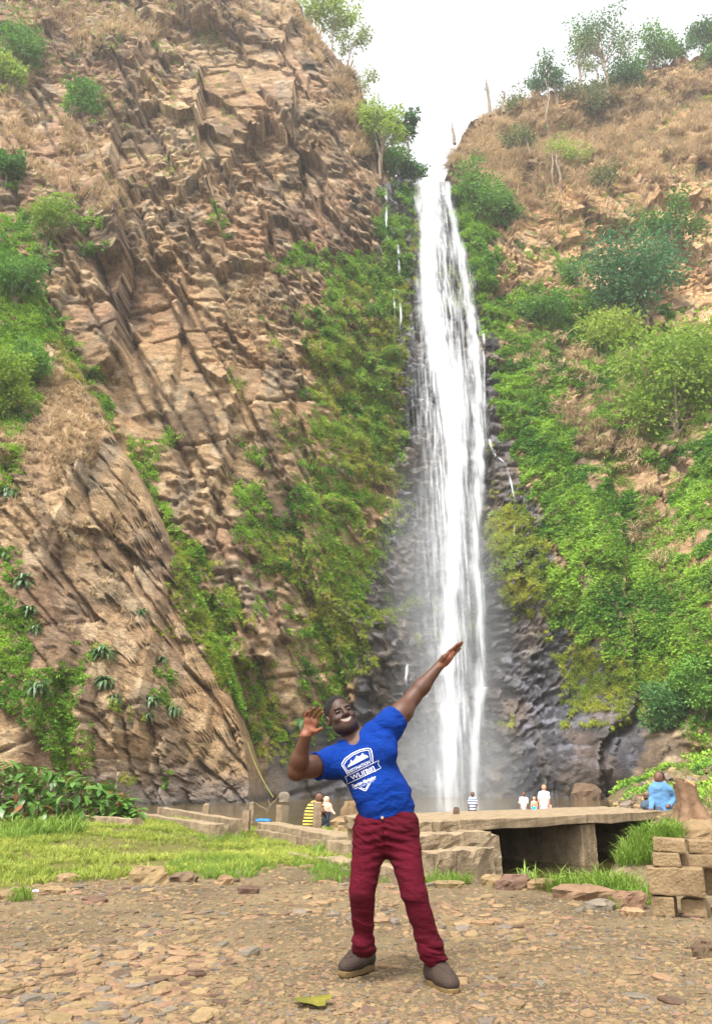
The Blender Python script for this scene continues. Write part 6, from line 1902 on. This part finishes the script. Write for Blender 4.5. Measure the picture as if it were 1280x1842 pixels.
    for k in range(8):
        t_ = (k - 3.5) / 3.5; c = H(.0300 * t_, .0895 - .012 * t_ * t_, -.0540 + .0100 * t_ * t_); w_, h_ = .0040 * S, .0054 * S
        for row, (zo, hh) in enumerate(((0, h_), (-.0112 * S, h_ * .9))):
            n0 = len(tv)
            for dx in (-1, 1):
                for dz in (-1, 1): tv.append(c + hr * dx * w_ + hu * (dz * hh + zo) + hf * .001 * (1 if row == 0 else -1)); tv.append(c + hr * dx * w_ * .9 + hu * (dz * hh * .9 + zo) - hf * .008)
            tf += [[n0, n0 + 4, n0 + 6, n0 + 2], [n0, n0 + 2, n0 + 3, n0 + 1], [n0 + 4, n0 + 5, n0 + 7, n0 + 6], [n0 + 2, n0 + 6, n0 + 7, n0 + 3], [n0, n0 + 1, n0 + 5, n0 + 4]]
    obj('teeth', np.array(tv), tf, M['teeth'], man)
    # ---- T-shirt
    M['blue_shirt'] = cloth_mat('royal_blue_cotton', lin(6, 44, 118), 300, wrinkle=.4)
    g = Field(axis(-.34, .56, .0048), axis(4.66, 5.30, .0058), axis(.86, 1.74, .0050))
    FY = ((0, 1, 0), .66)
    g.cone(C1, C2, .170, .150, 0, FY); g.cone(C2, C3, .150, .160, .04, ((0, 1, 0), .7), cap=True)
    g.ell(P(680, 1425, 4.94), (.14, .085, .13), .06)
    g.ell(P(634, 1378, 4.93), (.10, .065, .085), .05); g.ell(P(686, 1352, 4.93), (.10, .065, .085), .05)
    g.cone(P(612, 1366, 5.0), P(695, 1314, 5.0), .092, .092, .06, ((0, 1, 0), .85))
    g.cone(P(610, 1360, 5.03), P(640, 1342, 5.03), .055, .06, .05); g.cone(P(694, 1309, 5.03), P(656, 1330, 5.03), .055, .06, .05)
    slL = shL * .55 + elL * .45; slR = shR * .74 + elR * .26
    g.cone(shL + np.array((.02, 0, .0)), slL, .086, .081, .05, cap=True); g.cone(shR - np.array((.02, 0, .01)), slR, .092, .084, .05, cap=True)
    # openings: sleeves, neck, hem
    g.cone(slL + (shL - slL) * .22, slL + (slL - shL) * .3, .070, .073, .0, mode='sub'); g.cone(slR + (shR - slR) * .3, slR + (slR - shR) * .4, .074, .077, .0, mode='sub')
    nd = (neck1 - neck0); nd /= np.linalg.norm(nd)
    g.cone(neck0 - nd * .012, neck0 + nd * .2, .074, .09, .01, mode='sub')
    g.cone(neck0 + np.array((.0, -.08, -.012)), neck0 + nd * .12 + np.array((0, -.1, 0)), .026, .06, .012, mode='sub')
    V, Fq = g.mesh(); V = relax(V, Fq, 2, .5)
    Nn = vnormals(V, Fq); vx, vy = project(V)
    ax_d = (C2 - C1) / np.linalg.norm(C2 - C1)
    sc = (V - C1) @ ax_d; lat = (V - C1) @ np.array((ax_d[2], 0, -ax_d[0]))
    rid = lambda n_: 1 - np.abs(n_) * 3.0
    fold = .010 * fbm(lat * 5 + sc * 4, sc * 13, V[:, 1] * 4, seed=5, oct=3) * (.35 + sstep(.05, .32, sc)) + .007 * np.clip(rid(fbm(lat * 6 - sc * 7, sc * 11 + lat * 5, V[:, 1] * 3, seed=15, oct=2)), 0, 1) * sstep(.06, .25, sc) + .006 * fbm(lat * 9, sc * 30, V[:, 1] * 6, seed=6, oct=2) * sstep(.18, .32, sc)
    # drag folds from the raised shoulder and the bent arm
    dR = np.linalg.norm(V - shR, axis=1); dL = np.linalg.norm(V - shL, axis=1)
    fold += .007 * np.sin(dR * 95 + 3 * fbm(V[:, 0] * 9, V[:, 2] * 9, seed=7)) * np.exp(-((dR - .1) / .07) ** 2) + .007 * np.sin(dL * 95 + 3 * fbm(V[:, 0] * 9, V[:, 2] * 9, seed=8)) * np.exp(-((dL - .09) / .06) ** 2)
    V = V + Nn * fold[:, None]
    shirt = obj('t_shirt', V, Fq, M['blue_shirt'], man, smooth=True)
    bvs = BVHTree.FromPolygons(V.tolist(), Fq.tolist())
    eye = Vector((0, 0, CAM_Z))
    def stick(pts, lift=.0035):
        """print a flat shape onto the cloth: pts in photograph pixels"""
        out = []
        for (a, b) in pts:
            d_ = (Vector(P(a, b, 1.0)) - eye).normalized()
            h = bvs.ray_cast(eye, d_)
            p = h[0] if h[0] is not None else eye + d_ * 5.0
            out.append(np.array(p - d_ * lift))
        return out
    Z0 = lambda X, Y: (590 + X / 9.846, 1320 + Y / 9.85)
    M['print'] = simple_mat('white_print', lin(206, 208, 214), .7, .06, 20)
    M['print_grey'] = simple_mat('grey_print', lin(176, 180, 184), .7, .06, 20)
    def stroke(mbp, pts, w, closed=False):
        pts = [np.array(p, float) for p in pts]
        dense = []
        for a, b in zip(pts[:-1], pts[1:]):
            k = max(1, int(np.linalg.norm(b - a) / 30))
            dense += [a + (b - a) * i / k for i in range(k)]
        dense.append(pts[-1])
        L_, R_ = [], []
        for i, p in enumerate(dense):
            t_ = dense[min(i + 1, len(dense) - 1)] - dense[max(i - 1, 0)]; t_ /= np.linalg.norm(t_); n_ = np.array((-t_[1], t_[0]))
            L_.append(Z0(*(p + n_ * w / 2))); R_.append(Z0(*(p - n_ * w / 2)))
        A, B = stick(L_), stick(R_); k = len(mbp.v)
        for a, b in zip(A, B): mbp.v += [tuple(a), tuple(b)]
        mbp.f += [[k + 2 * i, k + 2 * i + 1, k + 2 * i + 3, k + 2 * i + 2] for i in range(len(A) - 1)]
    emblem = MB()
    stroke(emblem, [(345, 725), (290, 625), (245, 560), (242, 530), (300, 440), (420, 350), (560, 285), (680, 258), (745, 262), (765, 300), (785, 400), (790, 510)], 15)
    stroke(emblem, [(372, 700), (320, 620), (275, 553), (325, 468), (440, 375), (570, 315), (680, 290), (722, 298), (745, 400), (756, 490)], 9)
    stroke(emblem, [(545, 960), (650, 1008), (672, 1000), (742, 875)], 15); stroke(emblem, [(578, 950), (645, 980), (662, 968), (716, 885)], 9)
    stroke(emblem, [(300, 765), (895, 470), (884, 540), (935, 605), (340, 890), (330, 820), (300, 765)], 9)
    emblem.obj('shirt_emblem', M['print'], man)
    mt = [(345, 600), (352, 560), (392, 522), (400, 455), (432, 490), (482, 432), (500, 385), (540, 400), (580, 382), (602, 338), (640, 370), (690, 382), (716, 410)]
    top_ = mt; bot_ = [(345 + (716 - 345) * (p[0] - 345) / (716 - 345), 600 + (410 - 600) * (p[0] - 345) / (716 - 345)) for p in mt]
    A, B = stick([Z0(*p) for p in top_]), stick([Z0(*p) for p in bot_])
    mbp = MB(); mbp.v = [tuple(p) for p in A + B]; nm = len(A); mbp.f = [[i, i + 1, nm + i + 1, nm + i] for i in range(nm - 1)]
    mbp.obj('mountain_print', M['print_grey'], man)
    def text(s_, a, b, h, shear=0., bold=.0):
        cu = bpy.data.curves.new('lettering', 'FONT'); cu.body = s_; cu.resolution_u = 3; cu.shear = shear; cu.offset = bold
        ob = bpy.data.objects.new('lettering', cu); col.objects.link(ob)
        me = ob.to_mesh(); vv = np.array([v.co[:2] for v in me.vertices]); ff = [list(p.vertices) for p in me.polygons]
        ob.to_mesh_clear(); bpy.data.objects.remove(ob); bpy.data.curves.remove(cu)
        a, b = np.array(a, float), np.array(b, float); d_ = b - a; n_ = np.array((d_[1], -d_[0])) / np.linalg.norm(d_)
        x0, x1 = vv[:, 0].min(), vv[:, 0].max(); yh = .72
        pts = [Z0(*(a + d_ * (x - x0) / (x1 - x0) + n_ * y / yh * h)) for x, y in vv]
        t_ = MB(); t_.v = [tuple(p) for p in stick(pts, .005)]; t_.f = ff
        return t_.obj('lettering', M['print'], man)
    text('DESTINATION', (358, 706), (748, 518), 56, bold=.015)
    text('WLI[BII]', (418, 822), (832, 640), 80, bold=.01)
    text('Tourism Marketing', (432, 960), (852, 790), 62, shear=.25, bold=.02)
    text('MBA CLASS OF 2017', (470, 985), (815, 838), 20)
    # ---- trousers
    M['burgundy'] = cloth_mat('burgundy_twill', lin(74, 9, 25), 340, var=.3, wrinkle=.3)
    g = Field(axis(-.16, .60, .0055), axis(4.62, 5.36, .006), axis(.06, 1.02, .0055))
    hipL, hipR = P(666, 1500, 5.0), P(720, 1494, 5.0)
    knL, knR = P(651, 1604, 4.97), P(744, 1606, 4.90)
    anL, anR = P(654, 1714, 5.13), P(781, 1731, 4.97)
    g.cone(P(696.5, 1456, 5.0), P(692, 1488, 5.0), .145, .160, 0, ((0, 1, 0), .74), capa=True)
    g.cone(P(672, 1492, 5.0), P(713, 1487, 5.0), .108, .108, .05, ((0, 1, 0), .95))
    g.ell(P(690, 1490, 5.10), (.14, .09, .11), .05)
    g.cone(hipL, knL, .101, .073, .05); g.cone(knL, anL, .073, .058, .008, cap=True)
    g.cone(hipR, knR, .103, .073, .05); g.cone(knR, anR, .073, .059, .008, cap=True)
    for kk, (pz, r_) in enumerate([((780, 1722), .069), ((777, 1708), .067), ((775, 1696), .065)]): g.ell(P(*pz, 4.96 - .01 * kk), (r_, r_, .022), .018)
    for kk, (pz, r_) in enumerate([((655, 1706), .063), ((655, 1693), .061)]): g.ell(P(*pz, 5.10 - .015 * kk), (r_, r_, .02), .018)
    g.cone(anL + np.array((0, 0, .03)), anL - np.array((0, 0, .1)), .05, .055, 0, mode='sub'); g.cone(anR + np.array((0, 0, .03)), anR - np.array((0, 0, .1)), .05, .055, 0, mode='sub')
    V, Fq = g.mesh(); V = relax(V, Fq, 8, .5); Nn = vnormals(V, Fq)
    z = V[:, 2]
    crot = np.exp(-((z - .80) / .10) ** 2); kne = np.exp(-((z - .47) / .10) ** 2); ank = np.exp(-((z - .20) / .10) ** 2)
    w_ = fbm(V[:, 0] * 4 + z * 5, z * 24, V[:, 1] * 5, seed=12, oct=3)
    fold = .011 * w_ * (crot * .9 + kne * .35 + ank * 1.2 + .25) + .004 * fbm(V[:, 0] * 10, z * 55, V[:, 1] * 8, seed=13, oct=2) * (crot + ank)
    fold += .009 * np.clip(1 - np.abs(fbm(V[:, 0] * 5 + z * 4, z * 17 + V[:, 0] * 6, V[:, 1] * 5, seed=17, oct=2)) * 3.2, 0, 1) * (crot + .25 * kne + 1.1 * ank + .12)
    cx0 = P(692, 1500, 5.0)
    rad = np.sqrt((V[:, 0] - cx0[0]) ** 2 + ((z - cx0[2] + .02) * .7) ** 2)
    fold += .006 * np.sin((z + .25 * np.abs(V[:, 0] - cx0[0])) * 130 + 2 * w_) * np.exp(-(rad / .13) ** 2) * (Nn[:, 1] < 0)
    V = V + Nn * fold[:, None]
    tr = obj('trousers', V, Fq, M['burgundy'], man, smooth=True)
    # fly seam and pocket welts lie on the cloth
    bvt = BVHTree.FromPolygons(V.tolist(), Fq.tolist())
    def welt(pts, r_, mat, nm):
        out = []
        for (a, b) in pts:
            d_ = (Vector(P(a, b, 1.0)) - eye).normalized(); h = bvt.ray_cast(eye, d_)
            if h[0] is not None: out.append(np.array(h[0]))
        if len(out) > 1:
            m_ = MB(); m_.tube(out, [r_] * len(out), 5)
            o = m_.obj(nm, mat, tr if False else man, True)
    M['burgundy_dark'] = cloth_mat('burgundy_seam', lin(46, 8, 18), 340)
    welt([(687, 1473), (687.5, 1480), (688, 1490), (689, 1502), (691, 1515)], .0032, M['burgundy_dark'], 'fly_seam')
    welt([(750, 1462), (754, 1472), (757, 1482)], .004, M['burgundy_dark'], 'pocket_edge'); welt([(643, 1478), (637, 1487), (634, 1495)], .004, M['burgundy_dark'], 'pocket_edge')
    m_ = MB(); bp_ = bvt.ray_cast(eye, (Vector(P(687, 1470.5, 1.0)) - eye).normalized())[0]
    if bp_ is not None:
        c = np.array(bp_); m_.tube([c + (0, -.007, 0), c + (0, .004, 0)], [.009, .009], 10); m_.obj('button', simple_mat('metal_button', lin(150, 130, 110), .4, .1, 10), man)
    # ---- shoes
    M['shoe'] = simple_mat('brown_nubuck', lin(58, 46, 39), .75, .18, 18, bump=.5, bscale=160, spec=.25)
    M['sole'] = simple_mat('crepe_sole', lin(102, 82, 50), .85, .15, 30, bump=.5, bscale=120)
    for (hl, to, an) in ((G(667, 1742), G(617, 1757), anL), (G(773, 1769), G(815, 1789), anR)):
        d_ = to - hl; d_[2] = 0; d_ /= np.linalg.norm(d_); sd = np.array((-d_[1], d_[0], 0)); up = np.array((0, 0, 1.))
        mid = (hl + to) / 2; mid[2] = 0; Ls = .315
        A = lambda a, b, c: mid + d_ * a + sd * b + up * c
        g = Field(axis(mid[0] - .25, mid[0] + .25, .005), axis(mid[1] - .25, mid[1] + .25, .005), axis(.0, .22, .005))
        g.cone(A(-.10, 0, .062), A(.02, 0, .066), .050, .054, 0, (up, 1.0)); g.cone(A(.02, 0, .062), A(.105, 0, .050), .054, .050, .03, (up, .8))
        g.ell(A(.055, 0, .060), (.055, .055, .04), .03)
        g.cone(A(-.085, 0, .08), A(-.075, 0, .14), .050, .052, .03, cap=True)
        g.cone(A(-.03, 0, .10), A(.03, 0, .085), .045, .03, .03)
        g.halfspace(A(0, 0, .026), -up, mid - .4, mid + .4)
        v, fq = g.mesh(); v = relax(v, fq, 2, .5)
        shoe = obj('shoe', v, fq, M['shoe'], man, smooth=True)
        # apron seam round the toe
        bsh = BVHTree.FromPolygons(v.tolist(), fq.tolist()); seam = []
        for k in range(25):
            t_ = -1 + 2 * k / 24
            a_ = .112 - .13 * abs(t_) ** 2.4; b_ = .037 * t_ if abs(t_) < .8 else .037 * t_
            h = bsh.ray_cast(Vector(A(a_, b_, .3)), Vector((0, 0, -1)))
            if h[0] is not None: seam.append(np.array(h[0]))
        m_ = MB(); m_.tube(seam, [.0042] * len(seam), 5)
        o = m_.obj('apron_seam', M['shoe'], shoe, True)
        out = []
        for k in range(36):
            a_ = 2 * math.pi * k / 36; c_, s_ = math.cos(a_), math.sin(a_)
            lx = .158 * (abs(c_) ** .8) * (1 if c_ > 0 else -1); wy = (.051 + .006 * c_) * (abs(s_) ** .75) * (1 if s_ > 0 else -1)
            out.append((lx, wy))
        sv = [A(x * .98, y * .98, .0) for x, y in out] + [A(x, y, .014) for x, y in out] + [A(x, y, .024 + .006 * (x < -.02)) for x, y in out] + [A(x * .9, y * .85, .034) for x, y in out]
        sf = [[l * 36 + k, l * 36 + (k + 1) % 36, (l + 1) * 36 + (k + 1) % 36, (l + 1) * 36 + k] for l in range(3) for k in range(36)] + [[k for k in reversed(range(36))], [108 + k for k in range(36)]]
        obj('sole', np.array(sv), sf, M['sole'], shoe, smooth=False)
    return man
build_man()

# ------------------------------------------------------------------ the people by the pool
def stripe_mat(name, a, b, per_m, frac=.5):
    m, nt, bs = new_mat(name)
    tc = N(nt, 'ShaderNodeTexCoord'); sx_ = N(nt, 'ShaderNodeSeparateXYZ'); nt.links.new(tc.outputs['Object'], sx_.inputs[0])
    mu = N(nt, 'ShaderNodeMath', operation='MULTIPLY'); mu.inputs[1].default_value = per_m; nt.links.new(sx_.outputs['Z'], mu.inputs[0])
    fr = N(nt, 'ShaderNodeMath', operation='FRACT'); nt.links.new(mu.outputs[0], fr.inputs[0])
    gt = N(nt, 'ShaderNodeMath', operation='GREATER_THAN'); gt.inputs[1].default_value = frac; nt.links.new(fr.outputs[0], gt.inputs[0])
    mx = N(nt, 'ShaderNodeMix', data_type='RGBA'); mx.inputs['A'].default_value = (*a, 1); mx.inputs['B'].default_value = (*b, 1)
    nt.links.new(gt.outputs[0], mx.inputs['Factor']); nt.links.new(mx.outputs['Result'], bs.inputs['Base Color'])
    bs.inputs['Roughness'].default_value = .9
    return m
DARK_SKIN, PALE_SKIN = lin(92, 60, 44), lin(200, 150, 124)
def small_person(label, Y, skin, body, clothes, hair, zbase, h, hairc=(26, 22, 20)):
    """body / clothes: lists of tapered limbs given as (px, py, dY), (px, py, dY), radius a, radius b"""
    pts = np.array([P(q[0], q[1], Y + q[2]) for l in [body] + [c[1] for c in clothes] for s in l for q in s[:2]])
    root = tag(empty('person', (pts[:, 0].mean(), Y, zbase)), label, 'person', 'people at the pool')
    m_ = .16
    def make(name, limbs, mat, hh, fold=0.0, seed=0, extra=None):
        pp = np.array([P(q[0], q[1], Y + q[2]) for s in limbs for q in s[:2]])
        g = Field(*[axis(pp[:, i].min() - m_ - .06, pp[:, i].max() + m_ + .06, hh) for i in range(3)])
        for s in limbs:
            a, b = P(s[0][0], s[0][1], Y + s[0][2]), P(s[1][0], s[1][1], Y + s[1][2])
            g.cone(a, b, s[2], s[3], s[4] if len(s) > 4 else .02, ((0, 1, 0), s[5]) if len(s) > 5 else None, cap=len(s) > 6)
        if extra: extra(g)
        v, fq = g.mesh(); v = relax(v, fq, 1, .5)
        if fold:
            n_ = vnormals(v, fq); v = v + n_ * (fold * fbm(v[:, 0] * 9, v[:, 1] * 9, v[:, 2] * 14, seed=seed, oct=2))[:, None]
        return obj(name, v, fq, mat, root, smooth=True)
    b = make('body', body, M['skin'], h)
    vattr(b.data, 'skin_colour', np.repeat(np.asarray(skin)[None], len(b.data.vertices), 0), 'FLOAT_COLOR')
    for (name, limbs, mat) in clothes: make(name, limbs, mat, h, .014, 3)
    if hair: make('hair', hair, simple_mat('hair', lin(*hairc), .85, .2, 60), h)
    return root
M['chambray'] = cloth_mat('blue_shirt', lin(84, 122, 158), 120); M['jeans'] = cloth_mat('grey_jeans', lin(72, 84, 100), 120)
# man in blue shirt sitting on the end of the bridge, seen from behind, looking left
small_person('man in a light blue long-sleeved shirt sitting on the end of the bridge', 17.0, DARK_SKIN,
    [((1186, 1412, 0), (1184.5, 1404, -.02), .055, .06), ((1184, 1401, -.02), (1183.5, 1396.5, -.02), .092, .095, .02), ((1181, 1400, -.06), (1180, 1401.5, -.06), .05, .04), ((1178.5, 1399.5, -.05), (1177.5, 1400.5, -.05), .02, .015, .01), ((1190, 1450, 0), (1187, 1415, 0), .09, .09), ((1171, 1453, -.1), (1170, 1458, -.15), .04, .03), ((1169, 1456, -.17), (1167, 1460, -.2), .024, .018), ((1172, 1456, -.17), (1172, 1460.5, -.2), .02, .016), ((1203, 1449, -.12), (1199, 1452, -.15), .04, .03)],
    [('shirt', [((1191, 1458, 0), (1189, 1440, 0), .20, .175, .03, .7), ((1189, 1440, 0), (1187, 1420, 0), .175, .19, .05, .65), ((1173.5, 1420, 0), (1201, 1421, 0), .085, .085, .05), ((1173, 1420, 0), (1171.5, 1438, .0), .075, .062, .04), ((1171.5, 1438, 0), (1170.5, 1455, -.12), .06, .05, .03), ((1202, 1421, 0), (1213, 1436, .03), .075, .06, .04), ((1213, 1436, .03), (1203, 1449, -.1), .058, .05, .03), ((1186.5, 1413, 0), (1186, 1410, 0), .075, .07, .03)], M['chambray']),
     ('trousers', [((1185, 1456, -.02), (1159, 1448, .25), .12, .085, .04), ((1159, 1448, .25), (1166, 1462, .4), .085, .06, .03), ((1198, 1457, 0), (1184, 1460, .4), .12, .085, .04)], M['jeans'])],
    [((1185, 1397.5, .0), (1185.5, 1396, .02), .099, .098)], .52, .014)
# man in black and yellow stripes on the steps, back to the camera
small_person('man in a black and yellow striped top sitting on the concrete steps', 18.6, DARK_SKIN,
    [((571, 1447, 0), (573, 1440, -.02), .055, .06), ((574, 1436.5, -.02), (574, 1433.5, -.02), .09, .092), ((577, 1437, -.05), (577.5, 1438, -.05), .055, .045), ((580, 1436, -.05), (580.5, 1436.5, -.05), .02, .015, .01), ((562, 1478, 0), (570, 1448, 0), .12, .1), ((574, 1448, -.03), (581, 1460, -.1), .062, .05), ((581, 1460, -.1), (586, 1470, .1), .045, .035)],
    [('striped_top', [((560, 1480, 0), (564, 1464, 0), .195, .19, .03, .75), ((564, 1464, 0), (569, 1450, 0), .19, .14, .05, .7), ((560, 1451, 0), (576, 1450, 0), .08, .075, .05)], stripe_mat('black_yellow_stripes', lin(204, 176, 74), lin(30, 28, 30), 15, .52)),
     ('trousers', [((560, 1482, 0), (584, 1474, .4), .12, .09, .04), ((563, 1483, 0), (576, 1480, .5), .12, .09, .04)], M['jeans'])],
    [((574, 1432.5, .0), (573, 1432, .02), .096, .097)], .1, .015)
# shirtless bald man standing in the shallows
small_person('bald shirtless man with dark trousers standing in the water', 24.5, lin(214, 160, 136),
    [((587, 1446, 0), (587, 1441, 0), .05, .055), ((587, 1439.5, 0), (587, 1438, 0), .085, .09), ((586, 1462, 0), (587, 1452, 0), .13, .155, .03, .65), ((581, 1450, 0), (593, 1450, 0), .06, .06, .05), ((580, 1450, 0), (577, 1461, .05), .048, .04), ((593, 1450, 0), (597, 1459, -.05), .048, .04), ((597, 1459, -.05), (602, 1464, -.15), .036, .028)],
    [('trousers', [((586, 1462, 0), (585.5, 1468, 0), .135, .14, .03, .75), ((583.5, 1468, 0), (582.5, 1490, 0), .085, .07, .03), ((588.5, 1468, 0), (587.5, 1490, 0), .085, .07, .03)], cloth_mat('dark_trousers', lin(48, 50, 66), 60))], None, -.5, .02)
WY = 36.0
def wader(label, px, top_, s, skin, top_mat, low_mat, low_end, hairc, top_name='shirt', low_name='trousers', bald=False, bare_top=False, arms=(6, 5)):
    """standing figure: px centre, top_ head top, s scale 1 = 1.7 m; low_end photograph row where the lower garment stops"""
    m = 39.0 * s                     # pixels per metre of figure
    y = lambda k: top_ + k * m
    B = [((px, y(.27), 0), (px, y(.2), 0), .05 * s, .055 * s), ((px, y(.14), 0), (px, y(.1), 0), .09 * s, .09 * s), ((px, y(.8), 0), (px, y(.45), 0), .12 * s, .15 * s, .03, .65), ((px - 6 * s, y(.36), 0), (px + 6 * s, y(.36), 0), .05 * s, .05 * s, .04),
         ((px - 6.6 * s, y(.37), 0), (px - (6.6 + arms[0] * .3) * s, y(.64), -.05), .047 * s, .038 * s), ((px - (6.6 + arms[0] * .3) * s, y(.64), -.05), (px - arms[0] * 1.2 * s, y(.84), -.12), .036 * s, .028 * s), ((px + 6.6 * s, y(.37), 0), (px + (6.6 + arms[1] * .3) * s, y(.64), -.05), .047 * s, .038 * s), ((px + (6.6 + arms[1] * .3) * s, y(.64), -.05), (px + arms[1] * 1.2 * s, y(.84), -.12), .036 * s, .028 * s),
         ((px - 3.3 * s, y(.9), 0), (px - 3.6 * s, y(1.66), 0), .07 * s, .045 * s), ((px + 3.3 * s, y(.9), 0), (px + 3.6 * s, y(1.66), 0), .07 * s, .045 * s)]
    clo = []
    if not bare_top:
        clo.append((top_name, [((px, y(.86), 0), (px, y(.6), 0), .175 * s, .165 * s, .03, .7), ((px, y(.6), 0), (px, y(.42), 0), .165 * s, .17 * s, .03, .65), ((px - 5.6 * s, y(.36), 0), (px + 5.6 * s, y(.36), 0), .075 * s, .075 * s, .04), ((px - 6.2 * s, y(.37), 0), (px - 7.4 * s, y(.54), -.02), .068 * s, .064 * s, .03), ((px + 6.2 * s, y(.37), 0), (px + 7.4 * s, y(.54), -.02), .068 * s, .064 * s, .03)], top_mat))
    le = (low_end - top_) / m
    clo.append((low_name, [((px, y(.8), 0), (px, y(.92), 0), .165 * s, .165 * s, .03, .7), ((px - 3.4 * s, y(.92), 0), (px - 3.6 * s, y(le), 0), .1 * s, .085 * s, .03), ((px + 3.4 * s, y(.92), 0), (px + 3.6 * s, y(le), 0), .1 * s, .085 * s, .03)], low_mat))
    hair = None if bald else [((px, y(.09), .02), (px, y(.12), .03), .096 * s, .093 * s)]
    return small_person(label, WY, skin, B, clo, hair, P(px, y(1.7), WY)[2], .022, hairc)
wader('person in blue and white stripes near the foot of the falls', 849.5, 1425, .92, DARK_SKIN, stripe_mat('blue_white_stripes', lin(206, 210, 220), lin(64, 74, 120), 9), cloth_mat('grey_trousers', lin(92, 84, 84), 60), 1480, (24, 22, 22))
wader('woman in a white top and magenta trousers by the pool', 941, 1424.5, .92, lin(104, 68, 52), cloth_mat('white_top', lin(204, 200, 200), 60), cloth_mat('magenta_trousers', lin(140, 30, 76), 60), 1480, (34, 24, 24), arms=(4, 4))
wader('small child with bare back and turquoise shorts', 960, 1433, .68, PALE_SKIN, None, cloth_mat('turquoise_shorts', lin(36, 160, 190), 60), 1463, (170, 130, 84), bare_top=True, low_name='shorts')
wader('tall man in white T-shirt and pale shorts seen from behind', 977.5, 1411.5, 1.15, lin(186, 128, 104), cloth_mat('white_tee', lin(206, 206, 210), 60), cloth_mat('pale_shorts', lin(190, 192, 204), 60), 1456, (120, 92, 70), low_name='shorts', arms=(5, 5))
wader('smallest bare-backed child, half hidden at the tall man in white', 987, 1441, .55, PALE_SKIN, None, cloth_mat('light_blue_shorts', lin(160, 196, 214), 60), 1463, (176, 140, 100), bare_top=True, low_name='shorts')
# ================================================================== damp air between the camera and the cliffs
def haze():
    m = bpy.data.materials.new('damp_air'); m.use_nodes = True
    nt = m.node_tree; nt.nodes.clear()
    out = N(nt, 'ShaderNodeOutputMaterial'); pv = N(nt, 'ShaderNodeVolumePrincipled')
    pv.inputs['Color'].default_value = (.96, .98, 1, 1); pv.inputs['Density'].default_value = .00045; pv.inputs['Anisotropy'].default_value = .3
    nt.links.new(pv.outputs[0], out.inputs['Volume'])
    bm = bmesh.new(); bmesh.ops.create_cube(bm, size=1.0)
    me = bpy.data.meshes.new('haze'); bm.to_mesh(me); bm.free(); me.materials.append(m)
    o = link('haze', me, None, (0, 700, 88), None, (3600, 1700, 190))
    tag(o, kind='stuff')
haze()
